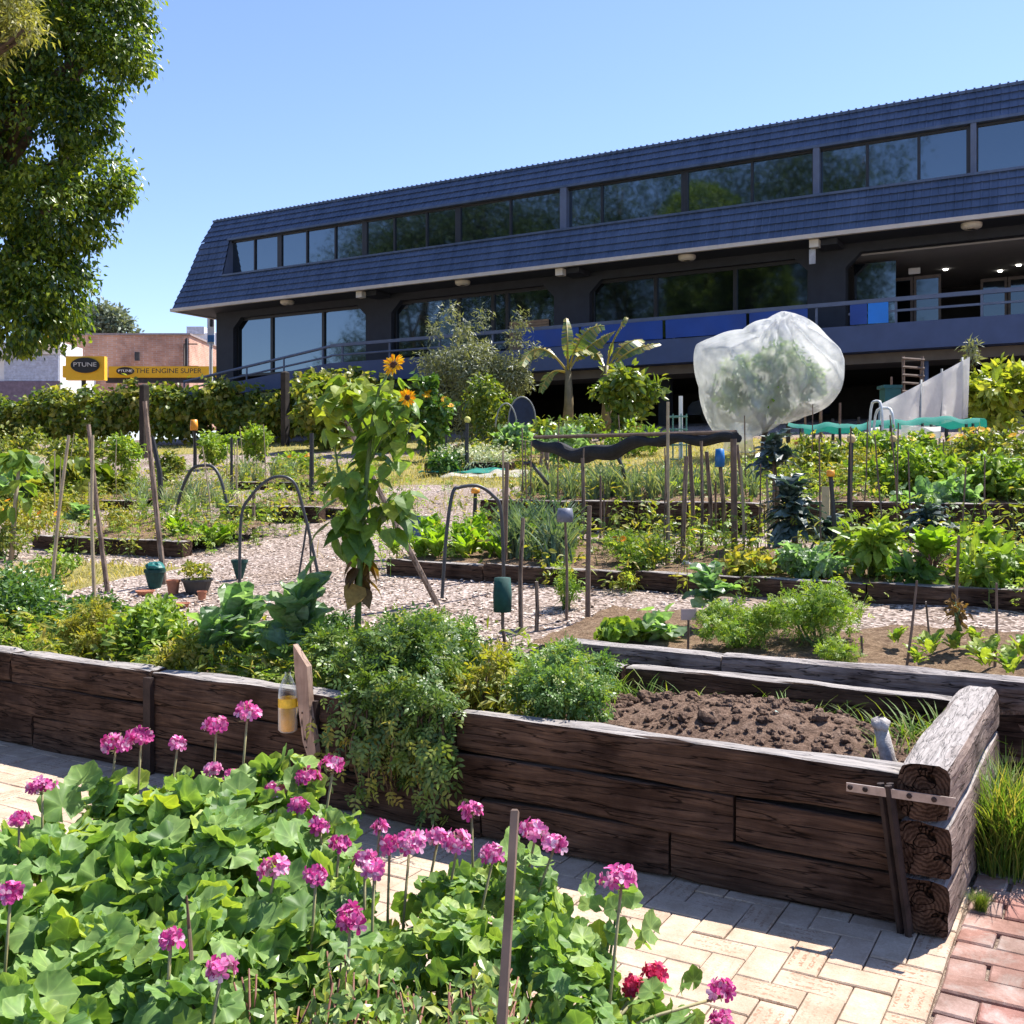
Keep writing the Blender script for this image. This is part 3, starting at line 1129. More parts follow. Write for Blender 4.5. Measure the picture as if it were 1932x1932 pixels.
def paver_field(name, mat, items, th=.05, gap=.004, seed=1, jit=.002, bevel=.004, zj=.0015, engr=.5):
    """items: (cx, cy, lx, ly): every paver a chamfered slab with its own colour; one paving surface"""
    r0 = np.random.default_rng(seed)
    n = len(items)
    it = np.array(items, float)
    hx, hy = it[:, 2] / 2 - gap / 2, it[:, 3] / 2 - gap / 2
    sg = np.array([(-1, -1), (1, -1), (1, 1), (-1, 1)], float)
    ztop = r0.normal(size=n) * zj
    tilt = r0.normal(size=(n, 2)) * .006
    rot = r0.normal(size=n) * jit * 3
    cr, sr = np.cos(rot), np.sin(rot)

    def ring(ex, zoff):
        x = sg[None, :, 0] * (hx - ex)[:, None]
        y = sg[None, :, 1] * (hy - ex)[:, None]
        z = ztop[:, None] + zoff + x * tilt[:, :1] + y * tilt[:, 1:]
        X = it[:, 0:1] + x * cr[:, None] - y * sr[:, None]
        Y = it[:, 1:2] + x * sr[:, None] + y * cr[:, None]
        return np.stack([X, Y, z], -1), np.stack([x, y], -1)
    R0, U0 = ring(np.zeros(n), -th)
    R1, U1 = ring(np.zeros(n), -bevel)
    R2, U2 = ring(np.full(n, bevel), 0)
    V = np.concatenate([R0, R1, R2], 1)
    U = np.concatenate([U0, U1, U2], 1)
    swap = (it[:, 2] < it[:, 3])
    U = np.where(swap[:, None, None], U[:, :, ::-1] * np.array([1, -1.0]), U)
    f = []
    for q in (0, 4):
        for j in range(4):
            k = (j + 1) % 4
            f += [(q + j, q + k, q + 4 + k), (q + j, q + 4 + k, q + 4 + j)]
    f += [(8, 9, 10), (8, 10, 11)]
    f = np.array(f)
    Fc = (f[None] + (np.arange(n) * 12)[:, None, None]).reshape(-1, 3)
    mb = MB()
    mb.add(V.reshape(-1, 3), Fc, np.repeat(r0.random(n), 12), 0, np.repeat((r0.random(n) < engr).astype(float) * r0.uniform(.3, 1, n), 12))
    o = mb.build(name, mat)
    uvl = o.data.uv_layers.new(name="face")
    vi = np.zeros(len(o.data.loops), dtype=np.int32)
    o.data.loops.foreach_get("vertex_index", vi)
    uvl.data.foreach_set("uv", U.reshape(-1, 2)[vi].astype(np.float32).ravel())
    return o


W_ = .118
items = []
for i in range(-72, 6):
    for j in range(4, 40):
        q = (i - j) % 4
        x, y = i * W_, j * W_
        if q == 0:
            it_ = (x + W_, y + W_ / 2, 2 * W_, W_)
        elif q == 3:
            it_ = (x + W_ / 2, y + W_, W_, 2 * W_)
        else:
            continue
        if it_[1] > 4.4 or it_[0] - it_[2] / 2 > -.52:
            continue
        hi = min(it_[0] + it_[2] / 2, -.472)
        lo_ = it_[0] - it_[2] / 2
        items.append(((lo_ + hi) / 2, it_[1], hi - lo_, it_[3]))
kind(paver_field("paving", M_paver, items, seed=3), 'structure')
items = []
bw, bh = .25, .14
r1 = random.Random(3)
for j in range(0, 34):
    y = 1.0 + j * bh
    for i in range(-3, 14):
        x = -.468 + (i + .5 * (j % 2)) * bw
        lx = bw
        x0, x1 = max(x, -.468), x + lx
        if x1 - x0 < .06 or y > 5.5:
            continue
        items.append(((x0 + x1) / 2 + r1.uniform(-.006, .006), y + bh / 2 + r1.uniform(-.005, .005), x1 - x0 - .004, bh - .005))
kind(paver_field("brick_path", M_redbrick, items, gap=.004, seed=9, jit=.008, bevel=.006, zj=.003, engr=0), 'structure')

# ================================================================== OFFICE BUILDING
YW = 31.0
off = thing("office_building", "long two-storey office building with a blue tiled mansard roof and ribbon windows, above the garden", "building", (-16, 31, 3.3))
XL, XR = wx(408, YW), 12.0
EAV, SILL, HEAD, TOP = (29.7, 8.55), (30.14, 9.74), (30.56, 11.32), (31.0, 12.27)
XE0, XE1 = wx(325, 29.7), wx(405, 31.0)


def xleft(z):
    t = (z - EAV[1]) / (TOP[1] - EAV[1])
    return XE0 + (XE1 - XE0) * t


def slope_rows(mb, x0, x1, A, B, rows, hipclip=False):
    pitch = .21
    base = np.arange(math.ceil((x0 + .001) / pitch), x1 / pitch) * pitch
    cols = np.unique(np.round(np.concatenate([[x0, x1], base, base + .022, base + .044, base + .066]), 4))
    cols = cols[(cols >= x0) & (cols <= x1)]
    ph = np.mod(cols + 1e-5, pitch)
    rib = np.where((ph > .015) & (ph < .055), .022, 0.0)
    lines = []
    for i in range(rows):
        for t, o in ((i / rows, .05), ((i + 1) / rows, .008)):
            y = A[0] + (B[0] - A[0]) * t
            z = A[1] + (B[1] - A[1]) * t
            X = cols.copy()
            if hipclip:
                X = np.maximum(X, xleft(z))
            lines.append(np.stack([X, y - o - rib, np.full(len(X), z) + o * .25], -1))
    mb.grid(np.array(lines))


xw0 = wx(430, 30.4)
rf = MB()
slope_rows(rf, XE0, XR, EAV, SILL, 5, True)
slope_rows(rf, XE0 + .2, xw0, SILL, HEAD, 6, True)
slope_rows(rf, XE0 + .3, XR, HEAD, TOP, 4, True)
# hip end, back slope and flat top close the roof
rf.add([(XE0, 29.7, 8.55), (XE1, 31, 12.27), (XE1, 44, 12.27), (XE0, 46, 8.55)], [(0, 1, 2), (0, 2, 3)])
rf.add([(XE1, 31, 12.27), (XR, 31, 12.27), (XR, 44, 12.27), (XE1, 44, 12.27)], [(0, 1, 2), (0, 2, 3)])
# ridge capping, sill cap and window head hood
rf.box((XE1 - .05, 30.93, 12.25), (XR, 31.12, 12.33))
for i in range(int((XR - XE1) / .21)):
    x = XE1 + .2 + i * .21
    rf.box((x, 30.90, 12.28), (x + .05, 31.0, 12.355))
rf.box((xw0, 30.06, 9.73), (XR, 30.75, 9.80))
rf.box((xw0 - .1, 30.44, 11.25), (XR, 30.8, 11.33))
rf.build("roof", M_roof, off)
fa = MB()
fa.box((XE0 - .03, 29.6, 8.44), (XR, 29.74, 8.56))
fa.box((XE0 - .03, 29.75, 8.44), (XE0 + .1, 45, 8.55))
fa.build("eave_fascia", M_cream, off)
so = MB()
so.box((XE0 + .1, 29.75, 8.47), (XR, 31.0, 8.53))
so.box((XE0 + .1, 31.0, 8.47), (XL, 45, 8.53))
so.build("soffit", M_charcoal, off)
# upper ribbon windows
up = [435.6, 482.7, 529.8, 581.2, 634.8, 690, 746, 807, 866, 965, 1060, 1072, 1137, 1293, 1420, 1536, 1548, 1637, 1734, 1832, 1843, 1960, 2090, 2220]
thick = {690, 866, 1293, 1832, 529.8}
wl_ = MB()
wl_.box((xw0 - .05, 30.72, 9.7), (XR, 30.95, 9.80))
wl_.box((xw0 - .05, 30.86, 9.7), (XR, 30.99, 11.4))
for p0, p1 in ((1060, 1072), (1536, 1548), (1832, 1843)):
    wl_.box((wx(p0, 30.6), 30.46, 9.8), (wx(p1, 30.6), 30.9, 11.3))
wl_.add([(xw0, 30.12, 9.75), (xw0, 30.9, 9.75), (xw0, 30.9, 11.33), (xw0, 30.54, 11.33)], [(0, 1, 2), (0, 2, 3)])
wl_.build("upper_wall", M_railblue, off)
for p0, p1 in zip(up[:-1], up[1:]):
    if p1 - p0 < 14:
        continue
    a, b = wx(p0, 30.7), wx(p1, 30.7)
    fb = MB()
    wl0 = .11 if p0 in thick else .035
    wr0 = .11 if p1 in thick else .035
    fb.box((a, 30.62, 9.81), (a + wl0, 30.74, 11.24))
    fb.box((b - wr0, 30.62, 9.81), (b - .002, 30.74, 11.24))
    fb.box((a + wl0, 30.62, 9.81), (b - wr0, 30.74, 9.87))
    fb.box((a + wl0, 30.62, 11.18), (b - wr0, 30.74, 11.24))
    w = fb.build("window", M_frame, off)
    gb = MB()
    gb.box((a + wl0 - .01, 30.68, 9.86), (b - wr0 + .01, 30.71, 11.19))
    gb.build("window_pane", M_glass, w)
# lower storey wall with chamfered openings
OPEN = [(440, 690), (738, 1045), (1112, 1525), (1595, 2150)]
wb = MB()
ZH, ZB = 8.2, 4.9
edges = [XL] + [wx(q, YW) for o in OPEN for q in o]
edges.append(XR)
wb.box((XL, YW, ZH), (XR, YW + .35, 8.6))
for i in range(0, len(edges), 2):
    a, b = edges[i], edges[i + 1]
    if b > a:
        wb.box((a, YW + .001, ZB), (b, YW + .35, ZH))
for o in OPEN:
    a, b = wx(o[0], YW), wx(o[1], YW)
    for x, s in ((a, 1), (b, -1)):
        ch = .42
        V = [(x, YW + .002, ZH), (x + s * ch, YW + .002, ZH), (x, YW + .002, ZH - ch), (x, YW + .3, ZH), (x + s * ch, YW + .3, ZH), (x, YW + .3, ZH - ch)]
        wb.add(V, [(0, 1, 2), (3, 5, 4), (1, 4, 5), (1, 5, 2)])
wb.box((XL, YW + .35, 3.2), (XL + .35, 45, 8.6))
wb.build("wall", M_charcoal, off)
for (p0, p1), mull in zip(OPEN[:3], ([513, 610], [865, 930, 957], [1237, 1387])):
    a, b = wx(p0, YW), wx(p1, YW)
    fb = MB()
    fb.box((a, YW + .2, 5.8), (a + .08, YW + .3, ZH))
    fb.box((b - .08, YW + .2, 5.8), (b, YW + .3, ZH))
    fb.box((a + .08, YW + .2, 8.1), (b - .08, YW + .3, ZH - .002))
    fb.box((a + .08, YW + .2, 5.8), (b - .08, YW + .3, 5.9))
    for q in mull:
        x = wx(q, YW + .2)
        fb.box((x - .06, YW + .18, 5.9), (x + .06, YW + .3, 8.1))
    w = fb.build("window", M_frame, off)
    xs_ = [a + .07] + [wx(q, YW + .2) for q in mull] + [b - .07]
    for x0, x1 in zip(xs_[:-1], xs_[1:]):
        gb = MB()
        gb.box((x0 - .02 if x0 < a + .1 else x0 + .05, YW + .25, 5.88), (x1 + .02 if x1 > b - .1 else x1 - .05, YW + .28, 8.12))
        gb.build("window_pane", M_glasslow if p0 > 1000 else M_glass, w)
# blind behind one pane
bb = MB()
for i in range(12):
    bb.box((wx(962, 31.2), YW + .17, 6.0 + i * .09), (wx(1036, 31.2), YW + .19, 6.08 + i * .09))
bb.build("blind", simple("beige_blind", (.3, .2, .12), .8), off)
# deck slab, ramp, undercroft
XD = wx(622, 29)
db = MB()
db.box((XD, 29.0, 5.06), (XR, YW - .002, 5.78))
db.add([(wx(330, 29), 29, 4.75), (XD, 29, 5.06), (XD, 29, 5.78), (wx(330, 29), 29, 5.0), (wx(330, 29), 31, 4.75), (XD, 31, 5.06), (XD, 31, 5.78), (wx(330, 29), 31, 5.0)],
       BOXF)
db.build("deck_slab", M_slabblue, off)
bm_ = MB()
bm_.box((XD, 29.5, 4.78), (XR, 31.0, 5.05))  # slab underside as a box, bounce light painted in as beige-brown
bm_.build("slab_underside", M_bouncebeige, off)
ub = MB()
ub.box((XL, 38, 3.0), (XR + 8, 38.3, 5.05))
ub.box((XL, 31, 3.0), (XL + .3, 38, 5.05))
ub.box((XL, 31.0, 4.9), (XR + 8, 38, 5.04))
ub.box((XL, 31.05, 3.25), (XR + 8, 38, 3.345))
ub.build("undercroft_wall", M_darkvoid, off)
for q in (1218, 1480, 1750, 2010):
    cb = MB()
    x = wx(q, 29.8)
    if q == 1750:
        cb.tube([(x, 29.6, 3.2), (x, 29.6, 4.8)], .06, 10)
        cb.build("undercroft_column", M_railblue, off, True)
    else:
        cb.box((x - .18, 31.3, 3.2), (x + .18, 31.66, 4.9))
        cb.build("undercroft_column", M_charcoal, off)
# lobby behind the wide opening
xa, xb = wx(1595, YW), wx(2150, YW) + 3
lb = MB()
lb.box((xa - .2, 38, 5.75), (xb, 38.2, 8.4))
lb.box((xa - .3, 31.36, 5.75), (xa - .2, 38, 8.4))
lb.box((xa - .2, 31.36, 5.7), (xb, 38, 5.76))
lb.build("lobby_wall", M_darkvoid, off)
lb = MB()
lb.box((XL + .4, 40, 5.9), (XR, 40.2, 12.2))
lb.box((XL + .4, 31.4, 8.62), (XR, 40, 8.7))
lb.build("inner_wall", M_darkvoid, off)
cb = MB()
cb.box((xa - .2, 31.356, 8.15), (xb, 38, 8.25))
cb.build("lobby_ceiling", M_ceiling, off)
for (px, py) in ((1784, 508), (1887, 511), (1906, 525), (1922, 500), (1962, 512), (1980, 503), (2000, 518), (1640, 522)):
    v = ray(px, py)
    p = v * ((8.14 - EYE) / v[2]) + np.array([0, 0, EYE])
    if 31.4 < p[1] < 36:
        l_ = MB()
        l_.lathe([(0.0, -.03), (.06, -.03), (.075, .0), (.075, .03)], p, 12)
        l_.build("downlight", M_down, off)
for p0, p1, y in ((1672, 1722, 33.5), (1724, 1775, 33.5), (1850, 1900, 35), (1902, 1960, 35)):
    fb = MB()
    a, b = wx(p0, y), wx(p1, y)
    for x in (a, b - .07):
        fb.box((x, y, 5.76), (x + .07, y + .08, 7.7))
    fb.box((a, y, 7.7), (b, y + .08, 7.8))
    d = fb.build("glass_door", simple("brown_door_frame", (.12, .09, .075), .5), off)
    gb = MB()
    gb.box((a + .07, y + .03, 5.78), (b - .07, y + .05, 7.7))
    gb.build("door_pane", M_glasslow, d)
gb = MB()
gb.box((wx(1612, 31.8), 31.8, 5.8), (wx(1690, 31.8), 31.83, 8.0))
gb.build("glass_screen", M_glass, off)
sb = MB()
sb.box((wx(1714, 33.2), 33.2, 7.82), (wx(1736, 33.2), 33.25, 8.0))
sb.build("lobby_sign", M_white, off)
# rails and banners along the deck edge
rb_ = MB()
rb_.box((XD, 29.02, 6.36), (XR, 29.12, 6.47))
rb_.box((wx(1600, 29), 29.04, 6.08), (XR, 29.10, 6.14))
z0a, z0b = 5.46, 6.40
A = np.array([wx(345, 29), 29.07, z0a])
B = np.array([XD, 29.07, z0b])
rb_.tube([A, B], .055, 8)
rb_.tube([A - [0, 0, .3], B - [0, 0, .36]], .04, 8)
rb_.tube([B - [0, 0, .34], (wx(985, 29), 29.07, 6.06)], .04, 8)
for t in (.0, .22, .45, .7, .95):
    p = A + (B - A) * t
    rb_.tube([p - [0, 0, .66], p], .035, 8)
x = XD + .5
while x < XR:
    rb_.box((x, 29.05, 5.78), (x + .06, 29.11, 6.37))
    x += 2.1
rb_.build("deck_rail", M_railblue, off)
for (p0, p1), mt in (((985, 1092), M_banner), ((1097, 1250), M_banner), ((1256, 1408), M_banner), ((1414, 1524), M_banner), ((1604, 1636), M_banner), ((1638, 1676), M_bannerlight)):
    nb = MB()
    a, b = wx(p0, 29), wx(p1, 29)
    gx = np.linspace(a, b, 24)
    gz = np.linspace(5.8, 6.35, 6)
    XX, ZZ = np.meshgrid(gx, gz)
    YY = 28.99 - .025 * np.sin(XX * 5 + ZZ * 2) * (6.35 - ZZ) / .55 - .01
    nb.grid(np.stack([XX, YY, ZZ], -1))
    nb.grid(np.stack([XX, YY + .012, ZZ], -1))
    nb.build("blue_banner", mt, off)
# lamps under the eave
for q in (542, 873, 1296, 1833):
    l_ = MB()
    xx = wx(q, 30.2)
    l_.lathe([(0, -.10), (.2, -.095), (.26, -.05), (.27, 0), (.27, .06)], (xx, 30.2, 8.42), 16)
    l_.build("eave_lamp", M_lampglass, off, True)
for q in (680, 1057, 1537):
    l_ = MB()
    xx = wx(q, 29.9)
    l_.box((xx - .13, 29.8, 8.22), (xx + .13, 30.05, 8.44))
    l_.box((xx - .05, 30.05, 8.30), (xx + .6, 30.9, 8.46), 1)
    l_.build("beam_end_lamp", [M_lampglass, M_charcoal], off)
hs = MB()
xx = wx(1533, 30.0)
hs.box((xx - .09, 29.97, 7.78), (xx + .09, 30.0, 8.2))
hs.build("hanging_sign", simple("grey_white_sign", (.4, .42, .45), .5), off)

# sign board standing off the building's left corner
sg = thing("corner_sign", "narrow white sign board with blue foot beside the office building's left corner", "sign", at_d(398, 690, 46.5))
d0 = 46.5


def scr(px0, py0, px1, py1, d, th, mb, mat=0, tilt=0.0):
    """upright board facing the garden path, th thick, at its real distance"""
    p = [at_d(px0, py1, d), at_d(px1, py1, d + tilt), at_d(px1, py0, d + tilt), at_d(px0, py0, d)]
    q = [v + np.array([-.5, .866, 0]) * th for v in p]
    mb.add(p + q, [(0, 1, 2), (0, 2, 3), (4, 6, 5), (4, 7, 6), (0, 4, 5), (0, 5, 1), (1, 5, 6), (1, 6, 2), (2, 6, 7), (2, 7, 3), (3, 7, 4), (3, 4, 0)], .5, mat)


mb = MB()
scr(391, 592, 404, 650, d0, .1, mb, 0)
mb.build("board", M_white, sg)
mb = MB()
scr(391.5, 632, 404, 645, d0 - .06, .05, mb)
mb.build("blue_panel", simple("sign_blue", (.03, .17, .42), .5), sg)
mb = MB()
scr(396, 596, 401, 616, d0 - .06, .05, mb)
mb.build("dark_mark", M_darkplastic, sg)
mb = MB()
mb.tube([at_d(398, 650, d0 + .05), at_d(398, 735, d0 + .05)], .08, 8)
mb.build("post", M_white, sg)

# ================================================================== STREET BEHIND THE HEDGE
bs = thing("brick_shop", "flat-roofed pink brick shop across the street, behind the yellow shop signs", "building", at_d(236, 735, 63))
mb = MB()
scr(116, 632, 357, 800, 62, 9, mb, 0, 4)
mb.build("wall", M_brickwall, bs)
mb = MB()
scr(113, 628.5, 359, 632, 61.9, 9.2, mb, 0, 4)
mb.build("parapet_cap", simple("parapet_grey", (.3, .24, .22), .8), bs)
mb = MB()
for (a, b, c, d) in ((349, 640, 352, 700), (350, 638, 353, 695)):
    scr(a, b, c, d, 65.3, .15, mb)
mb.build("downpipe", M_darkplastic, bs)
mb = MB()
for (a, b, c, d) in ((346, 648, 372, 650), (346, 690, 374, 692), (346, 650, 348, 690)):
    scr(a, b, c, d, 65.5, .1, mb)
mb.build("pipe_frame", M_bouncebeige, bs)
mb = MB()
scr(254, 664, 262, 680, 63.9, .2, mb)
mb.build("vent", M_darkplastic, bs)
ws = thing("white_shop", "low white shop with a pale roller door under the big tree", "building", at_d(50, 735, 58))
mb = MB()
scr(-60, 668, 113, 800, 58, 8, mb)
mb.build("wall", M_white, ws)
mb = MB()
scr(-60, 645, 114, 668, 57, 3, mb, 0, 1)
mb.build("awning", M_white, ws)
mb = MB()
for i in range(10):
    scr(8, 671 + i * 4.8, 110, 675.4 + i * 4.8, 57.9 + .0, .05, mb)
mb.build("roller_door", simple("pale_blue_roller_door", (.5, .55, .66), .5), ws)
mb = MB()
scr(-60, 719, 113, 800, 57.85, .1, mb)
mb.build("plinth", simple("mauve_plinth", (.2, .15, .19), .8), ws)
wh = thing("white_building", "plain white building between the brick shop and the office building", "building", at_d(385, 735, 76))
mb = MB()
scr(357, 628, 440, 800, 75, 8, mb)
mb.build("wall", M_white, wh)
mb = MB()
scr(352, 616, 385, 630, 74.8, 6, mb)
scr(357, 682, 430, 686, 74.8, .4, mb)
mb.build("roof", simple("pale_grey_roof", (.55, .56, .6), .6), wh)


def text_part(txt, name, parent, px, py, d, hpx, mat, xs=1.0, wpx=None):
    cu = bpy.data.curves.new(name, 'FONT')
    cu.body = txt
    cu.align_x = 'CENTER'
    cu.align_y = 'CENTER'
    cu.extrude = .01
    cu.size = hpx / F * d * 1.35
    cu.materials.append(mat)
    o = bpy.data.objects.new(name, cu)
    COL.objects.link(o)
    bpy.context.view_layer.update()
    me = bpy.data.meshes.new_from_object(o)          # letters become an ordinary mesh
    bpy.data.objects.remove(o)
    o = bpy.data.objects.new(name, me)
    COL.objects.link(o)
    o.parent = parent
    o.location = tuple(at_d(px, py, d) - ORIG[parent.name])
    o.rotation_euler = (radians(90), 0, radians(30))
    o.scale = (xs, 1, 1)
    return o


ys_ = thing("shop_sign", "yellow box sign with a black oval standing in front of the pink brick shop", "sign", at_d(158, 735, 55))
mb = MB()
scr(124, 672, 197, 717, 55, .4, mb)
scr(118, 690, 126, 712, 55.1, .3, mb)
mb.build("board", M_yellow, ys_)


def oval(px, py, rx, ry, d, mb):
    th = np.linspace(0, 2 * pi, 28, endpoint=False)
    P = np.array([at_d(px + rx * cos(t), py + ry * sin(t), d) for t in th])
    Q = P + np.array([-.5, .866, 0]) * .08
    n = len(th)
    f = []
    for i in range(n):
        j = (i + 1) % n
        f += [(2 * n, j, i), (i, j, n + j), (i, n + j, n + i)]
    mb.add(np.vstack([P, Q, P.mean(0)[None]]), f)


mb = MB()
oval(160, 689, 27, 14.5, 54.9, mb)
ov = mb.build("oval", M_black, ys_)
text_part("PTUNE", "lettering", ys_, 160, 688, 54.86, 8.5, M_lampglass, 1.25)
mb = MB()
mb.tube([at_d(158, 717, 55.2), at_d(158, 745, 55.2)], .12, 8)
mb.build("post", M_black, ys_)
yb = thing("fascia_sign", "long yellow fascia sign with black lettering along the foot of the brick wall", "sign", at_d(300, 735, 58))
mb = MB()
scr(205, 691, 410, 712, 58.5, .3, mb, 0, 3)
mb.build("board", M_yellow, yb)
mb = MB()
scr(200, 712, 410, 722, 58.6, .25, mb, 0, 3)  # dark strip standing in for the shade below the yellow board
mb.build("shadow_strip", M_darkplastic, yb)
mb = MB()
oval(236, 700, 17, 7.5, 58.4, mb)
mb.build("oval", M_black, yb)
text_part("PTUNE", "lettering", yb, 236, 700, 58.34, 5, M_white, 1.3)
text_part("THE ENGINE SUPER", "lettering", yb, 318, 700, 58.3, 9.5, M_black, 1.12)
y3 = thing("small_shop_sign", "small yellow sign above the white shop's awning, half under the tree", "sign", at_d(76, 650, 57.5))
mb = MB()
scr(60, 632, 88, 648, 57, .3, mb)
mb.build("board", M_yellow, y3)


OVAL5 = T([(0, 0, 0), (-.24, .45, .05), (.24, .45, .05), (0, .48, -.02), (0, 1, -.12)], [(0, 3, 1), (0, 2, 3), (1, 3, 4), (3, 2, 4)])
# ================================================================== TREES
def crown_clusters(mb, lumps, nclu, per, leaf, csize, tmpl, droop=.7, tint=(0, 1), inner=.55):
    vol = np.array([np.mean(np.broadcast_to(r, (3,))) ** 2 for c, r in lumps])
    pick = rng.choice(len(lumps), nclu, p=vol / vol.sum())
    C = np.array([c for c, r in lumps], float)[pick]
    Rd = np.array([np.broadcast_to(r, (3,)) for c, r in lumps], float)[pick]
    d = rdir(nclu)
    u = inner + (1.05 - inner) * rng.random(nclu) ** .6
    jag = 1 + .11 * vnoise(d * 2.2 + C, 1.0, 3)
    P = C + d * Rd * (u * jag)[:, None]
    n = nclu * per
    Pc = np.repeat(P, per, 0) + rng.normal(size=(n, 3)) * csize * np.array([1, 1, .7])
    dd = np.repeat(d, per, 0)
    nrm = unit(dd * .5 + np.array([0, 0, .55]) + rng.normal(size=(n, 3)) * .4)
    ax = unit(dd * .6 + rng.normal(size=(n, 3)) * .5 - np.array([0, 0, droop]))
    tc = np.clip(.5 + .3 * rng.normal(size=nclu), 0, 1)
    tt = np.clip(np.repeat(tc, per) + rng.normal(size=n) * .12, 0, 1)
    mb.leaves(tmpl, Pc, nrm, ax, leaf * rng.uniform(.7, 1.2, n), tint[0] + (tint[1] - tint[0]) * tt)


def tree(name, label, base, trunk_r, lumps, mat, nclu, per, leaf, csize, tmpl=OVAL, droop=.7, group=None, fork=.4, inner=.55, cat="tree"):
    t = thing(name, label, cat, base, group)
    base = np.asarray(base, float)
    mb = MB()
    top = np.mean([c for c, r in lumps], 0)
    f = base + (top - base) * fork
    f[:2] = base[:2] + (top - base)[:2] * fork * .6
    mb.tube([base - [0, 0, .2], base + (f - base) * .3 + rng.normal(size=3) * trunk_r * .3, f], [trunk_r * 1.25, trunk_r, trunk_r * .8], 10)
    order = sorted(range(len(lumps)), key=lambda i: -np.mean(np.broadcast_to(lumps[i][1], (3,))))[:14]
    for i in order:
        c = np.asarray(lumps[i][0], float)
        m = f + (c - f) * .5 + rng.normal(size=3) * np.linalg.norm(c - f) * .08 + [0, 0, .05 * np.linalg.norm(c - f)]
        mb.tube([f - [0, 0, trunk_r], m, c], [trunk_r * .6, trunk_r * .34, trunk_r * .1], 7)
        for _ in range(3):
            e = c + rdir(1)[0] * np.broadcast_to(lumps[i][1], (3,)) * .75
            mb.tube([m + (c - m) * .5, (m + c) / 2 * .3 + e * .7, e], [trunk_r * .15, trunk_r * .09, trunk_r * .03], 5)
    mb.build("trunk", M_bark, t, True)
    cb = MB()
    crown_clusters(cb, lumps, nclu, per, leaf, csize, tmpl, droop, inner=inner)
    cb.build("crown", mat, t)
    return t


def PL(px, py, d, rpx, sq=1.0):
    r = rpx / F * d
    return (at_d(px, py, d), np.array([r, r, r * sq]))


big = [PL(215, 55, 15.5, 70), PL(258, 5, 15.5, 30), PL(238, 105, 15.2, 44), PL(130, 120, 15.8, 95), PL(60, 250, 15.5, 110), PL(150, 225, 15.5, 55),
       PL(190, 335, 15.2, 52), PL(212, 365, 15.0, 28), PL(165, 425, 15.1, 42), PL(95, 400, 14.8, 80), PL(75, 540, 14.8, 82), PL(140, 520, 15.2, 34),
       PL(112, 598, 15.3, 42), PL(30, 590, 14.6, 70), PL(-20, 470, 15, 110), PL(150, -60, 16, 110), PL(230, -60, 16, 60), PL(20, 80, 16.5, 130), PL(-120, 300, 16, 150), PL(-90, 80, 17, 180),
       PL(50, -200, 17, 190), PL(-200, -180, 18, 220), PL(-330, 100, 18, 220), PL(-300, 400, 17, 150), PL(150, -330, 18, 170), PL(-100, -450, 18.5, 220),
       PL(-200, 650, 15.6, 90), PL(-80, 610, 15, 70)]
tb = at_d(-240, HZ, 17.5)
tree("big_tree", "huge dark leafy evergreen tree overhanging the top left of the garden", (tb[0], tb[1], ground(tb[0], tb[1])), .55, big, L_tree, 13500, 17, .105, .10, OVAL5, .75, fork=.32, inner=.80)
# a second, feathery tree whose branch tips enter the corner
ft = [PL(10, 25, 12.5, 48), PL(45, 55, 12.3, 22), PL(-60, 20, 12.5, 80), PL(-20, 85, 12.4, 30), PL(-160, -40, 13, 130), PL(-280, 60, 13, 140)]
fb_ = at_d(-520, HZ, 13)
tree("feathery_tree", "pale feathery tree whose branch tips enter at the top left corner", (fb_[0], fb_[1], ground(fb_[0], fb_[1])), .25, ft, L_feather, 2600, 12, .10, .10, LANCE, .5, inner=.4)
# garden trees further left and behind the viewer, seen in the office windows
for (x, y, h, R_) in ((-27, -4, 25, 7.5), (-38, -6, 26, 7.5), (-18.5, -8, 26, 7), (-48, -5, 25, 7)):
    L_ = [((x + rnd.uniform(-.7, .7) * R_, y + rnd.uniform(-.6, .6) * R_, h * rnd.uniform(.34, .9)), np.array([1, 1, .8]) * R_ * rnd.uniform(.34, .55)) for _ in range(30)]
    tree("street_tree", "tall dark tree outside the frame, mirrored in the office windows", (x, y, ground(x, y)), .4, L_, L_mirror, 6000, 8, .36, .45, LANCE, .6, group="trees mirrored in the office windows", inner=.5)
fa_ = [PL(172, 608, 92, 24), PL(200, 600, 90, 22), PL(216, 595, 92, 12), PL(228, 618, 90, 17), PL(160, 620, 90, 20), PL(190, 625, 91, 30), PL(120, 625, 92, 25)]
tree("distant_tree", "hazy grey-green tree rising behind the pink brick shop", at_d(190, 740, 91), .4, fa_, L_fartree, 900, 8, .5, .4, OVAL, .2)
# ================================================================== RAISED BEDS
BEDS = []


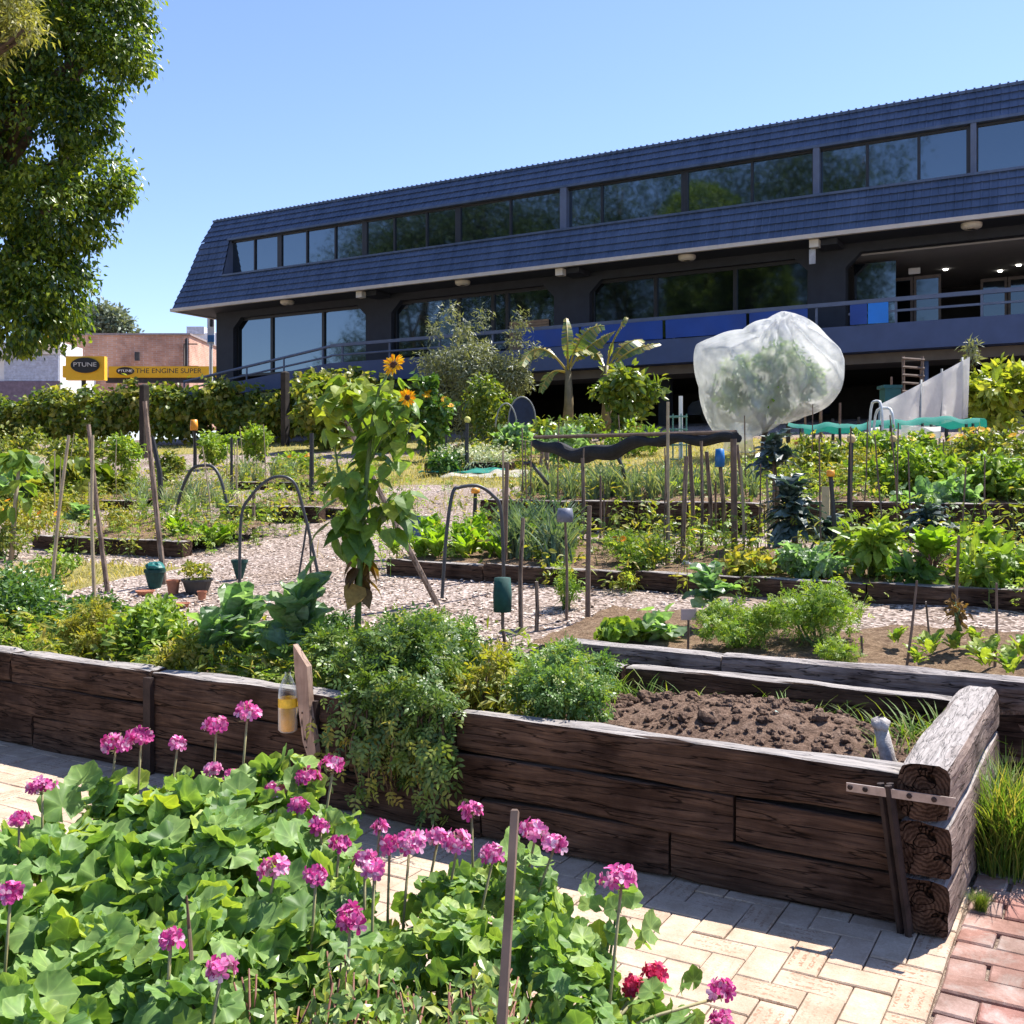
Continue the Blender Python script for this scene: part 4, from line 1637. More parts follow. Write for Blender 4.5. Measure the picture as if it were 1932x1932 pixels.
def garden_bed(label, x0, x1, y0, y1, h, seed, soil=None, sides=False, back=False, w=.14, split=None, far=False):
    z0, z1 = ground(x0, y0), ground(x0, y1)
    BEDS.append((x0, x1, y0 + .1, y1 - .1, h - .06))
    t = thing("garden_bed", label, "raised bed", ((x0 + x1) / 2, y0, z0), "timber edged vegetable beds")
    cuts = [x0] + ([x0 + (x1 - x0) * s for s in split] if split else []) + [x1]
    ncr = max(1, round(h / .2))
    hh = h / ncr
    for i in range(ncr):
        for a, b in zip(cuts[:-1], cuts[1:]):
            timber("timber", t, (a + .006, y0 + .07, z0 + hh * (i + .5) - .02), (b - .006, y0 + .07, z0 + hh * (i + .5) - .02 + rnd.uniform(-.012, .012)), w, hh * .97, M_sleeper, seed + i * 7)
    if back:
        timber("timber", t, (x0, y1 - .07, z1 + h * .5 - .02), (x1, y1 - .07, z1 + h * .5 - .02), w, h, M_sleeper, seed + 31)
    if sides:
        for x in (x0 + .07, x1 - .07):
            timber("timber", t, (x, y0 + .15, z0 + h * .5 - .02), (x, y1 - .15, z1 + h * .5 - .02), w, h, M_sleeper, seed + int(x * 10) % 17)
    gx = np.arange(x0 + .05, x1 - .04, .14)
    gy = np.linspace(y0 + .12, y1 - .1, 12)
    X, Y = np.meshgrid(gx, gy)
    Z = gfun(X, Y) + h - .06 + .03 * vnoise(np.stack([X, Y, X * 0], -1), 3.1, seed) + .015 * vnoise(np.stack([X, Y, X * 0], -1), 9, seed)
    mb = MB()
    mb.grid(np.stack([X, Y, Z], -1))
    mb.build("soil", soil or M_soilbed, t, True)
    return t




def endgrain_mat():
    """sawn sleeper end: growth rings, radial splits, dirt"""
    m, nt, n, l, p = new_mat("split_end_grain")
    v = tex_coord(n, l, 'Object', (1, 1, 1))
    wv = n.new("ShaderNodeTexWave")
    wv.wave_type = 'RINGS'
    wv.rings_direction = 'X'
    wv.inputs['Scale'].default_value = 22
    wv.inputs['Distortion'].default_value = 5
    wv.inputs['Detail'].default_value = 3
    wv.inputs['Detail Scale'].default_value = 2
    l.new(v, wv.inputs['Vector'])
    r = ramp(n, [(.1, (.05, .031, .022)), (.9, (.105, .068, .048))])
    l.new(wv.outputs['Fac'], r.inputs[0])
    nz = noise(n, l, v, 16, 7, .7)
    rn = ramp(n, [(.34, (.35, .3, .28)), (.62, (1.25, 1.2, 1.15))])
    l.new(nz.outputs[0], rn.inputs[0])
    sp = noise(n, l, v, 7, 2, .5, 1.5)
    rsp = ramp(n, [(.485, (1, 1, 1)), (.5, (.08, .08, .08)), (.515, (1, 1, 1))])
    l.new(sp.outputs[0], rsp.inputs[0])
    c = mixc(n, l, 1, r.outputs[0], rn.outputs[0], 'MULTIPLY')
    c = mixc(n, l, 1, c, rsp.outputs[0], 'MULTIPLY')
    l.new(c, p.inputs['Base Color'])
    p.inputs['Roughness'].default_value = .95
    p.inputs['Specular IOR Level'].default_value = .05
    b = bump(n, l, nz.outputs[0], 1, .02)
    l.new(bump(n, l, rsp.outputs[0], 1, .02, b), p.inputs['Normal'])
    return m


M_endgrain = endgrain_mat()
# nearest bed of stacked sleepers
YF = 3.95
bed = thing("raised_bed", "nearest big raised bed of stacked railway sleepers, with bare dug soil at its right end", "raised bed", (-3.2, YF, 0))
fx = lambda q: wx(q, YF)
XEND = fx(1737)
cour = [(.098, .182, [-7.4, fx(60), fx(905), fx(1262), XEND]), (.288, .176, [-7.4, fx(285), fx(655), fx(1384), XEND]), (.472, .178, [-7.4, fx(20), fx(284), fx(640), fx(858), XEND])]
for ci, (zc, hh, cuts) in enumerate(cour):
    for k, (a, b) in enumerate(zip(cuts[:-1], cuts[1:])):
        j = rnd.uniform(-.008, .008)
        timber("timber", bed, (a + .005, YF + .07 + j, zc + rnd.uniform(-.005, .004)), (b - .005, YF + .07 + j + rnd.uniform(-.008, .008), zc + rnd.uniform(-.006, .004)), .13, hh, M_sleeper if ci == 2 else M_sleeper_low, 10 * ci + k, chip=.012, rnd_=.07 if ci < 2 else .13)
for ci, (zc, hh) in enumerate(((.10, .20), (.305, .20), (.51, .21))):
    timber("end_timber", bed, (-.565 + rnd.uniform(-.008, .008), YF - .03, zc), (-.555 + rnd.uniform(-.008, .008), 5.60, zc - .012), .185, hh, M_sleeper_grey, 51 + ci * 5, chip=.008, rnd_=.22 if ci == 2 else .12, endmat=M_endgrain)
for ci, (zc, hh) in enumerate(((.15, .28), (.43, .25))):
    for k, (a, b) in enumerate(((-7.4, -4.6), (-4.6, -2.4), (-2.4, -.66))):
        timber("back_timber", bed, (a + .01, 5.49, zc), (b - .01, 5.49 + rnd.uniform(-.01, .01), zc + rnd.uniform(-.01, .005)), .115, hh, M_sleeper, 71 + ci * 9 + k)
gx = np.arange(-7.4, -.62, .035)
gy = np.linspace(4.06, 5.46, 44)
X, Y = np.meshgrid(gx, gy)
P3 = np.stack([X, Y, X * 0], -1)
mound = np.exp(-((X + 1.55) / .62) ** 2 - ((Y - 4.95) / .42) ** 2)
Z = .40 + .13 * mound - .09 * np.clip((Y - 5.15) / .3, 0, 1) * (X > -2.6) + .022 * vnoise(P3, 4, 1) + .018 * vnoise(P3, 11, 2) + .010 * vnoise(P3, 26, 3)
Z += np.where(X > -2.6, .012 * np.abs(vnoise(P3, 17, 7)), 0)
mb = MB()
mb.grid(np.stack([X, Y, Z], -1))
# loose clods lying on the dug soil
ICO = None


def blob(c, r, seed, k=7, sq=.75, amp=.28):
    th = np.linspace(0, pi, k)
    ph = np.linspace(0, 2 * pi, k * 2, endpoint=False)
    TH, PH = np.meshgrid(th, ph, indexing='ij')
    D = np.stack([np.sin(TH) * np.cos(PH), np.sin(TH) * np.sin(PH), np.cos(TH)], -1)
    R_ = r * (1 + amp * vnoise(D, 1.6, seed) + amp * .5 * vnoise(D, 3.9, seed + 1))
    return D * R_[..., None] * np.array([1, 1, sq]) + np.asarray(c, float)


for i in range(900):
    x, y = rng.uniform(-2.5, -.75), rng.uniform(4.15, 5.4)
    ix, iy = np.argmin(abs(gx - x)), np.argmin(abs(gy - y))
    s = rng.gamma(1.5, .0058) + .004
    mb.grid(blob((x, y, Z[iy, ix] + s * .3), s, i, 6, .7, .4), wrap=True)
mb.build("soil", M_soil, bed, False)
for q, off_ in ((286, 0), (596, .01), (-120, 0)):
    pb_ = MB()
    pb_.box((fx(q) - .028, YF - .035, -.02), (fx(q) + .028, YF - .004, .53))
    pb_.build("steel_post", M_darksteel, bed)
a, b = at_y(1671, 1479, YF - .05), at_y(1709, 1762, YF - .05)
pb_ = MB()
for s_ in ((-.018, 0), (.012, .016), (.012, -.016)):
    pb_.tube([b + np.array([s_[0], s_[1], 0]), a + np.array([s_[0], s_[1], 0])], .014, 6)
pb_.build("steel_post", M_darksteel, bed)
st = MB()
for x0, x1 in ((fx(1605), fx(1805)),):
    st.box((x0, YF - .075, .487), (x1 + .005, YF - .069, .518))
for q in (1612, 1722, 1768, 1640):
    st.lathe([(0, .006), (.008, .004), (.01, 0)], (fx(q), YF - .077, .503), 8, 1, M=Matrix.Rotation(radians(90), 3, 'X'))
st.build("strap", [M_galv, M_darksteel], bed)

# second bed, level with the soil behind it
YB = 5.64
bed2 = thing("garden_bed", "raised bed right behind the bare-soil end, edged with a long rounded grey sleeper", "raised bed", (0, YB, .3), "timber edged vegetable beds")
for zc, hh, sd in ((.12, .24, 3), (.36, .23, 5), (.55, .17, 9)):
    for k, (a, b) in enumerate(((-3.2, -1.9), (-1.9, .15), (.15, 2.6), (2.6, 4.4))):
        if hh == .17 and k < 1:
            a = -2.95
        timber("timber", bed2, (a + .004, YB + .09, zc), (b - .004, YB + .09, zc - (.0 if k else .01)), .15, hh, M_sleeper_grey if hh == .17 else M_sleeper, sd + k, rnd_=.34 if hh == .17 else .16)
gx = np.arange(-3.2, 4.4, .06)
gy = np.linspace(YB + .14, 7.05, 26)
X, Y = np.meshgrid(gx, gy)
P3 = np.stack([X, Y, X * 0], -1)
Z = .565 + .085 * (Y - 5.7) + .018 * vnoise(P3, 4, 5) + .014 * vnoise(P3, 12, 6)
mb = MB()
mb.grid(np.stack([X, Y, Z], -1))
mb.build("soil", M_soilbed, bed2, True)

garden_bed("timber edged bed in front of the onion bed, with bright lettuces at its left end", wx(728, 7.7), wx(1165, 7.7), 7.7, 9.3, .17, 101, split=[.45])
garden_bed("long timber edged bed behind the bushy greens, with the bundle of upright stakes", wx(1196, 7.7), wx(1960, 7.7), 7.7, 9.3, .17, 113, split=[.3, .62])
garden_bed("timber edged bed of mixed vegetables at the far left, behind the thin canes", wx(60, 7.95), wx(345, 7.95), 7.95, 9.7, .2, 127)
garden_bed("timber edged bed of leeks beneath the black shade cloth", wx(905, 10.5), wx(1432, 10.5), 10.5, 12.3, .36, 131, split=[.36, .7])
garden_bed("tall sleeper edged bed of leafy greens at the right edge of the photo", wx(1500, 10.5), 3.6, 10.5, 12.4, .38, 139, split=[.35])
garden_bed("small timber edged bed with bare mulch, left of the tall sunflower", wx(415, 10.45), wx(602, 10.45), 10.45, 12.0, .24, 149)
garden_bed("timber edged bed with onions behind the bare mulched bed, left of the sunflower", wx(440, 13.9), wx(640, 13.9), 13.9, 15.5, .17, 151)
garden_bed("timber edged bed of squash leaves below the vine hedge at the far left", wx(-60, 11.2), wx(250, 11.2), 11.2, 13.2, .17, 157)
garden_bed("timber edged bed in the middle distance behind the curly kale", wx(1430, 14.2), wx(2000, 14.2), 14.2, 16.2, .17, 163)
garden_bed("timber edged bed with white flowering ground cover by the lawn", wx(800, 17), wx(965, 17), 17, 19, .2, 167)

# ================================================================== NEAREST BED: plants


def B(px, Y, dz=0.0):
    x = wx(px, Y)
    return np.array([x, Y, ground(x, Y) + dz])


def pbox(x0, x1, ytop, Y, z=None, dz=.1):
    xc = (x0 + x1) / 2
    b = B(xc, Y, dz)
    if z is not None:
        b[2] = z
    d = depth(b)
    return b, (x1 - x0) / 2 / F * d, EYE + (HZ - ytop) / F * d - b[2]


b, r_, h_ = pbox(-150, 165, 1062, 4.85, .40)
bush("leafy_bush", "dense dark green leafy bush filling the left end of the nearest bed", "bush", b, r_, h_, 4200, .055, OVAL, L_bushdark, M_stem, k=14)
b, r_, h_ = pbox(110, 250, 1125, 4.5, .40)
bush("potato_plant", "straggly light green plant with yellowing leaves beside the dark bush, in the nearest bed", "vegetable plant", b, r_, h_, 900, .07, TOMATO, L_yellowing, M_stem, k=9)
b, r_, h_ = pbox(205, 375, 1128, 4.55, .40)
bush("potato_plant", "straggly plant with most yellow leaves, left of the broad blue-green brassica", "vegetable plant", b, r_, h_, 1100, .065, OVAL, L_lime, M_stem, k=9)
b, r_, h_ = pbox(290, 400, 1190, 4.25, .41)
bush("potato_plant", "low yellow withering plant at the timber edge below the brassica", "vegetable plant", b, r_, h_, 500, .05, OVAL, L_yellowing, M_stem, k=7)


def brassica(name, label, base, h, L, n, tm, mat, stemr=.018, tilt=(.25, 1.45), group=None, top=.5, cat="vegetable plant", zs=.5):
    t = thing(name, label, cat, base, group)
    sb = MB()
    lean = rng.normal(size=2) * .04
    topp = np.asarray(base) + np.array([lean[0], lean[1], h * .7])
    sb.tube([base - np.array([0, 0, .03]), (base + topp) / 2 + [.01, 0, 0], topp], [stemr, stemr * .9, stemr * .7], 8)
    sb.build("stem", M_stalkbrown if stemr > .02 else M_stem, t, True)
    mb = MB()
    for i, tt in enumerate(tm):
        k = max(1, n // len(tm))
        for q in range(k):
            f = rng.random()
            c = base + (topp - base) * (1 - zs * f)
            ti = tilt[0] + (tilt[1] - tilt[0]) * (f * .75 + .25 * rng.random())
            th = rng.random() * 2 * pi
            ax = np.array([[cos(th) * sin(ti), sin(th) * sin(ti), cos(ti)]])
            nr = np.array([[-cos(th) * cos(ti), -sin(th) * cos(ti), sin(ti) + .03]])
            mb.leaves(tt, c[None], nr + rng.normal(size=(1, 3)) * .38, ax, L * rng.uniform(.7, 1.15), np.clip(rng.normal(.45, .25), 0, 1))
    mb.build("foliage", mat, t)
    return t


for i, (px, y, top, L, n, lab) in enumerate(((455, 4.75, 1125, .38, 34, "broad-leaved blue-green brassica, middle of the three in the nearest bed"),
                                            (560, 4.85, 1085, .40, 40, "tallest broad-leaved blue-green brassica, left of the sunflower stem in the nearest bed"),
                                            (395, 4.5, 1160, .30, 26, "low broad-leaved brassica at the left of the three in the nearest bed"))):
    b = B(px, y)
    b[2] = .40
    h = EYE + (HZ - top) / F * depth(b) - .40
    brassica("collard_plant", lab, b, h * .95, L * .85, int(n * .95), COLLARD, L_kale, .014, (.1, 1.3), "broad leaved brassicas", zs=.75)
b, r_, h_ = pbox(585, 720, 1165, 4.5, .41)
bush("tomato_plant", "dark tomato bush between the brassica and the trailing tomato, in the nearest bed", "vegetable plant", b, r_, h_, 900, .075, TOMATO, L_tomato, M_stem, k=8, group="tomato bushes")
b, r_, h_ = pbox(650, 905, 1138, 4.45, .41)
t = bush("tomato_plant", "large dark tomato bush trailing over the front of the nearest bed down to the paving", "vegetable plant", b, r_, h_, 2700, .08, TOMATO, L_tomato, M_stem, k=14, group="tomato bushes")
# trailing stems hanging down the timber front
tb_ = MB()
lf = MB()
yl = MB()
for i in range(17):
    q0 = rng.uniform(655, 850)
    p0 = np.array([fx(q0), YF + .03, .57])
    q1 = q0 + rng.normal() * 30
    zb = rng.choice([.12, .2, .3, .4]) + rng.uniform(-.05, .05)
    p1 = np.array([fx(q0 + (q1 - q0) * .3), YF - .05, .52])
    p2 = np.array([fx(q1), YF - rng.uniform(.04, .11), zb])
    tb_.tube([p0, p1, (p1 + p2) / 2 + rng.normal(size=3) * .02, p2], [.006, .005, .004, .003], 5)
    n = 13
    s = rng.random(n) ** .8
    P = p1 + (p2 - p1) * s[:, None] + rng.normal(size=(n, 3)) * .045 - np.array([0, .02, 0])
    P[:, 1] = np.minimum(P[:, 1], YF - .025)
    (yl if i % 3 == 0 and zb < .35 else lf).leaves(TOMATO, P, unit(np.array([0, -1, .5]) + rng.normal(size=(n, 3)) * .5), unit(np.array([0, -.2, -1]) + rng.normal(size=(n, 3)) * .5), rng.uniform(.06, .11, n), rng.random(n))
P = np.array([fx(840), YF - .14, .36]) + rng.normal(size=(34, 3)) * np.array([.07, .03, .08])
lf.leaves(TOMATO, P, unit(np.array([0, -1, .6]) + rng.normal(size=(34, 3)) * .4), unit(np.array([.4, -.2, -.7]) + rng.normal(size=(34, 3)) * .4), .085, rng.random(34))
ov_ = [(np.array([fx(q) + .0, YF + .03 - dy * .6, z]), np.array([r, r * .62, r])) for q, dy, z, r in ((672, .02, .60, .11), (715, .0, .62, .13), (760, .03, .60, .13), (805, .04, .58, .13), (842, .05, .54, .10), (730, .08, .47, .11), (790, .09, .44, .12), (700, .07, .36, .08), (770, .08, .30, .09), (830, .10, .40, .09))]
lump_leaves(lf, ov_, 1250, .08, TOMATO, .5, .6, .2)
tb_.build("trailing_stem", M_stalkbrown, t, True)
lf.build("trailing_foliage", L_tomato, t)
yl.build("withered_foliage", L_yellowing, t)
b, r_, h_ = pbox(860, 985, 1205, 4.45, .42)
bush("tomato_plant", "leggy yellowing tomato plant between the trailing tomato and the celery bush", "vegetable plant", b, r_, h_, 330, .075, TOMATO, L_yellowing, M_stalkbrown, k=8, stems=12, group="tomato bushes")
b, r_, h_ = pbox(955, 1185, 1205, 4.38, .41)
bush("celery_bush", "fresh light green celery-like bush hanging over the timber at the bare soil", "vegetable plant", b, r_, h_ * .98, 2500, .06, TOMATO, L_parsley, M_stem, k=13)
for (x0, x1, yt, Y, n_, lab, mt, tm, lf_) in ((110, 260, 1110, 5.15, 1000, "leafy green plant at the back of the nearest bed, right behind the straggly yellow one", L_bushdark, OVAL, .055),
        (240, 350, 1120, 5.2, 700, "light green plant at the back of the nearest bed, below the long grey cane", L_lime, OVAL, .06),
        (590, 680, 1150, 5.2, 700, "leafy green plant around the sunflower's stem in the nearest bed", L_bushdark, TOMATO, .07),
        (700, 905, 1130, 5.15, 1500, "light topped tomato bush along the back edge of the nearest bed, right of the sunflower", L_parsley, TOMATO, .075),
        (880, 960, 1235, 4.9, 350, "small yellow-green plant behind the leggy yellowing tomato", L_yellowing, OVAL, .055),
        (1010, 1150, 1190, 5.1, 800, "upper back part of the celery patch beside the back sleeper", L_parsley, TOMATO, .06)):
    b, r_, h_ = pbox(x0, x1, yt, Y, .40)
    bush("leafy_plant", lab, "vegetable plant", b, r_, h_, n_, lf_, tm, mt, M_stem, k=9)
# tall sunflower
sb_ = B(672, 5.1)
sb_[2] = .40
sun_t = thing("sunflower", "very tall branching sunflower with two yellow blooms, standing in the nearest bed", "sunflower", sb_)
dS = depth(sb_)
pt = lambda px, py, dd=0.0: at_d(px, py, dS + dd)
mb = MB()
main = [sb_ - [0, 0, .04], pt(678, 1090), pt(685, 980), pt(694, 880), pt(704, 790), pt(715, 735), pt(735, 700)]
mb.tube(main, [.022, .02, .018, .016, .013, .010, .008], 9)
br = [([pt(694, 880), pt(725, 820), pt(752, 770), pt(762, 750)], .008), ([pt(685, 980), pt(640, 900), pt(625, 800), pt(632, 740)], .009), ([pt(690, 930), pt(745, 880), pt(775, 800)], .008),
      ([pt(700, 820), pt(665, 760), pt(660, 715)], .008), ([pt(678, 1040), pt(725, 960), pt(770, 930)], .008), ([pt(680, 1000), pt(652, 930, -.1), pt(640, 880, -.15)], .007)]
for P, r0 in br:
    mb.tube(P, np.linspace(r0, r0 * .6, len(P)), 6)
mb.build("stalk", M_stem, sun_t, True)
mb = MB()
HEART = T([(0, 0, 0), (-.30, .02, .05), (.30, .02, .05), (0, .25, -.03), (-.44, .3, .06), (.44, .3, .06), (0, .55, -.02), (-.33, .6, .02), (.33, .6, .02), (0, .8, -.06), (-.14, .85, -.08), (.14, .85, -.08), (0, 1.05, -.2)],
          [(0, 3, 1), (0, 2, 3), (1, 3, 4), (3, 2, 5), (3, 6, 4), (3, 5, 6), (4, 6, 7), (6, 5, 8), (6, 9, 7), (6, 8, 9), (7, 9, 10), (9, 8, 11), (9, 12, 10), (9, 11, 12)])


def leafset(mb, paths, n, size, jit, droop=.6, tm=HEART, t0=.5):
    for P in paths:
        P = np.array(P)
        s = rng.random(n) * (len(P) - 1)
        i = np.minimum(s.astype(int), len(P) - 2)
        f = (s - i)[:, None]
        Q = P[i] * (1 - f) + P[i + 1] * f
        d = rdir(n) * np.array([1, 1, .35])
        Q = Q + d * jit * rng.uniform(.2, 1, n)[:, None]
        mb.leaves(tm, Q, unit(d * .5 + [0, 0, .9] + rng.normal(size=(n, 3)) * .35), unit(d * 1.0 - [0, 0, droop] + rng.normal(size=(n, 3)) * .25), size * rng.uniform(.6, 1.15, n), np.clip(rng.normal(t0, .25, n), 0, 1))


leafset(mb, [main[2:6]], 58, .145, .14)
leafset(mb, [b_[0][1:] for b_ in br], 14, .13, .12, t0=.6)
leafset(mb, [[pt(625, 800), pt(632, 725)], [pt(660, 750), pt(660, 705)], [pt(700, 760), pt(735, 715)], [pt(745, 830), pt(790, 800)], [pt(590, 790), pt(650, 745)], [pt(620, 760), pt(700, 720)]], 11, .11, .13, .3, t0=.85)
leafset(mb, [[pt(640, 1010), pt(665, 900)], [pt(720, 1000), pt(750, 930)], [pt(655, 1040), pt(690, 990)]], 14, .17, .11, .9, t0=.25)
mb.build("foliage", L_sunfl, sun_t)
mb = MB()
leafset(mb, [[pt(676, 1120), pt(682, 1040)]], 16, .15, .06, 1.4)
mb.build("withered_leaf", L_dead, sun_t)
NARROW = T([(0, 0, 0), (-.14, .4, .06), (.14, .4, .06), (0, .45, .0), (-.1, .75, .03), (.1, .75, .03), (0, 1, -.05)], [(0, 3, 1), (0, 2, 3), (1, 3, 4), (3, 2, 5), (3, 6, 4), (3, 5, 6)])


def sun_head(parent, c, nrm, r):
    mb = MB()
    nrm = unit(nrm)
    a = unit(np.cross(nrm, [.1, .2, 1]))
    b = np.cross(nrm, a)
    for k, rr, tl in ((24, 1.0, .12), (20, .85, .3)):
        th = np.linspace(0, 2 * pi, k, endpoint=False) + rng.normal(size=k) * .08
        ax = np.cos(th)[:, None] * a + np.sin(th)[:, None] * b + nrm * tl + rng.normal(size=(k, 3)) * .12
        mb.leaves(NARROW, np.repeat(c[None], k, 0) + ax * r * .3, np.repeat(nrm[None], k, 0), ax, r * .75 * rr * rng.uniform(.85, 1.15, k), rng.random(k))
    f = mb.build("flower", P_sun, parent)
    mb = MB()
    th = np.linspace(0, 2 * pi, 16, endpoint=False)
    prof = [(.0, .13), (.15, .12), (.28, .08), (.36, .0), (.3, -.1), (.1, -.2)]
    V = []
    for q, z in prof:
        for t_ in th:
            V.append(c + r * (q * (cos(t_) * a + sin(t_) * b) + nrm * z))
    mb.grid(np.array(V).reshape(len(prof), 16, 3), wrap=True)
    mb.build("disc", M_disc, f, True)


sun_head(sun_t, pt(743, 688), np.array([.1, -.75, .35]), 20 / F * dS * 1.15)
sun_head(sun_t, pt(768, 750, -.32), np.array([.75, -.45, -.1]), 14 / F * dS * 1.15)

# soil clutter at the bare end
sb2 = thing("old_post_stub", "weathered grey stub of an old post leaning in the bare soil", "post", at_y(1672, 1450, 4.35))
p0, p1 = at_y(1680, 1462, 4.33), at_y(1661, 1372, 4.36)
mb = MB()
mb.tube([p0 - [0, 0, .06], p0, (p0 + p1) / 2 + [.004, 0, 0], p1], [.034, .034, .03, .028], 9)
mb.grid(blob(p1 + np.array([.004, 0, .012]), .038, 5, 7, .85, .3), wrap=True)
mb.tube([p0 + [.07, .0, -.03], p0 + [.03, 0, .03], p1 - [-.01, 0, .05]], [.012, .012, .008], 6)
mb.build("stub", simple("weathered_pale_wood", (.42, .38, .35), .9, 0, .45, 30, .2, .6), sb2, True)
tag(MB().grid(blob(at_y(1252, 1340, 5.0), .05, 8, 8, .8), wrap=True).build("stone", M_whitestone, loc=at_y(1252, 1340, 5.0)), "pale stone on the dug soil beside the celery bush", "stone")
tag(MB().grid(blob(at_y(1372, 1330, 5.15), .07, 18, 9, .8, .4), wrap=True).build("clod", M_soil, loc=at_y(1372, 1330, 5.15)), "large dark clod of earth at the back of the dug soil", "clod")
tag(MB().grid(blob(at_y(1500, 1338, 5.0), .045, 28, 8, .8, .4), wrap=True).build("clod", M_soil, loc=at_y(1500, 1338, 5.0)), "smaller clod of earth on the crest of the dug soil", "clod")
c = at_y(1432, 1362, 4.8)
gxx, gyy = np.meshgrid(np.linspace(-.075, .075, 12), np.linspace(-.045, .045, 9))
zz = .03 * vnoise(np.stack([gxx, gyy, gxx * 0], -1), 14, 3) + .02 * vnoise(np.stack([gxx, gyy, gxx * 0], -1), 37, 4) + .02
rag = MB()
G_ = np.stack([gxx * .9 + gyy * .3, gyy + gxx * .25, zz + .3 * gxx + .35 * gyy], -1) + c
rag.grid(G_)
rag.grid(G_ + [0, 0, .004])
tag(rag.build("plastic_scrap", simple("pale_green_plastic_film", (.55, .68, .58), .35), loc=c), "crumpled pale green plastic scrap lying on the dug soil", "plastic scrap")


def tuft(name, label, base, n, L, mat, tm=BLADE, tilt=(.1, 1.0), group=None, spread=.05, cat="grass tuft"):
    mb = MB()
    th = rng.random(n) * 2 * pi
    ti = rng.uniform(tilt[0], tilt[1], n)
    ax = np.stack([np.cos(th) * np.sin(ti), np.sin(th) * np.sin(ti), np.cos(ti)], 1)
    nr = np.stack([-np.cos(th) * np.cos(ti), -np.sin(th) * np.cos(ti), np.sin(ti) + .02], 1)
    P = np.asarray(base) + np.stack([rng.normal(size=n) * spread, rng.normal(size=n) * spread, np.full(n, -.01)], 1)
    mb.leaves(tm, P, nr, ax, L * rng.uniform(.5, 1.2, n), rng.random(n))
    return tag(mb.build(name, mat, loc=base), label, cat, group)


WEED = make_strip(5, .016, 0, .6, .8, .003, 1, 0, 1.0)
wt = None
for i in range(15):
    x = -2.45 + i * .125 + rng.uniform(-.04, .04)
    p = (x, rng.uniform(5.22, 5.42), .34)
    if i < 3:
        wt = tuft("weed_tuft", "green grassy weed growing in the trough behind the dug soil", p, 60, .27, L_grass, WEED, (.1, 1.2), "grass weeds along the back of the bare soil")
    else:
        copy_tree(wt, p, rng.random() * 6, rng.uniform(.7, 1.2))
for p, s in (((-.82, 4.75, .38), .8), ((-.76, 5.05, .36), 1.1), ((-.8, 4.4, .39), .5)):
    copy_tree(wt, p, rng.random() * 6, s, "green grassy weed against the grey end timber inside the nearest bed")
FINE = make_strip(4, .006, 0, .45, .7, .001, 1, 0, 1.0)
ft_ = tuft("grass_clump", "bright feathery green clump growing against the outside of the end timber", (-.36, 4.75, 0), 950, .5, L_grass, FINE, (.0, .62), None, .055)
for (x, y, s, lb) in ((-.415, 4.25, .16, "tiny weed in the joint at the foot of the end timber"), (-.05, 3.55, .14, "small dry weed between the red bricks"), (-.30, 5.25, .5, "grass clump at the far end of the end timber")):
    copy_tree(ft_, (x, y, 0), rng.random() * 6, s, lb)

# pointed picket and bottle fixed to the bed front
pk = thing("wooden_picket", "pale double-pointed wooden picket fixed upright to the front of the nearest bed", "picket", at_y(570, 1330, YF - .06))
O = [(553, 1216), (579, 1258), (584, 1335), (596, 1420), (585, 1443), (571, 1400), (562, 1330), (556, 1270)]
P = np.array([at_y(a, b, YF - .06) for a, b in O])
Q = P + np.array([.0, .035, 0])
n = len(P)
f = [(n * 2, (i + 1) % n, i) for i in range(n)] + [(n * 2 + 1, n + i, n + (i + 1) % n) for i in range(n)]
for i in range(n):
    j = (i + 1) % n
    f += [(i, j, n + j), (i, n + j, n + i)]
mb = MB().add(np.vstack([P, Q, P.mean(0)[None], Q.mean(0)[None]]), f)
mb.build("board", M_plank, pk)
mb = MB()
for (a, b) in ((570, 1345), (575, 1395), (578, 1410)):
    mb.lathe([(0, .004), (.004, .003), (.005, 0)], at_y(a, b, YF - .062), 8, M=Matrix.Rotation(radians(90), 3, 'X'))
mb.build("nail", M_darksteel, pk)
bt = thing("drink_bottle", "clear plastic bottle half full of yellow liquid hanging at the bed front beside the picket", "bottle", at_y(543, 1380, YF - .07))
bc = at_y(543, 1380, YF - .07)
dB = depth(bc)
rB = 18 / F * dB


def clear_mat():
    m, nt, n, l, p = new_mat("clear_bottle_plastic")
    p.inputs['Base Color'].default_value = (.8, .85, .85, 1)
    p.inputs['Roughness'].default_value = .08
    tr = n.new("ShaderNodeBsdfTransparent")
    tr.inputs[0].default_value = (.92, .95, .95, 1)
    fr = n.new("ShaderNodeLayerWeight")
    fr.inputs[0].default_value = .35
    mx = n.new("ShaderNodeMixShader")
    l.new(fr.outputs['Facing'], mx.inputs[0])
    l.new(tr.outputs[0], mx.inputs[1])
    l.new(p.outputs[0], mx.inputs[2])
    l.new(mx.outputs[0], n["Material Output"].inputs[0])
    return m


hB = 112 / F * dB
mb = MB()
mb.lathe([(0, 0), (rB * .8, 0.0), (rB, .012), (rB, hB * .62), (rB * .92, hB * .72), (rB * .55, hB * .88), (rB * .3, hB * .95), (rB * .3, hB)], bc, 20)
mb.build("body", clear_mat(), bt, True)
mb = MB()
mb.lathe([(0, .004), (rB * .78, .004), (rB * .96, .016), (rB * .96, hB * .42), (0, hB * .42)], bc, 20)
mb.build("liquid", simple("yellow_orange_drink", (.75, .36, .03), .2, 0, .15, 20), bt, True)
mb = MB()
mb.lathe([(rB * 1.012, hB * .42), (rB * 1.012, hB * .57)], bc, 20)
mb.build("wrapper", simple("yellow_bottle_wrapper", (.80, .48, .03), .4, 0, .3, 30), bt, True)
mb = MB()
mb.tube([bc + [0, 0, hB * .97], bc + [.02, .02, hB + .04], at_y(566, 1262, YF - .055)], .003, 5)
mb.build("wire", M_darksteel, bt)

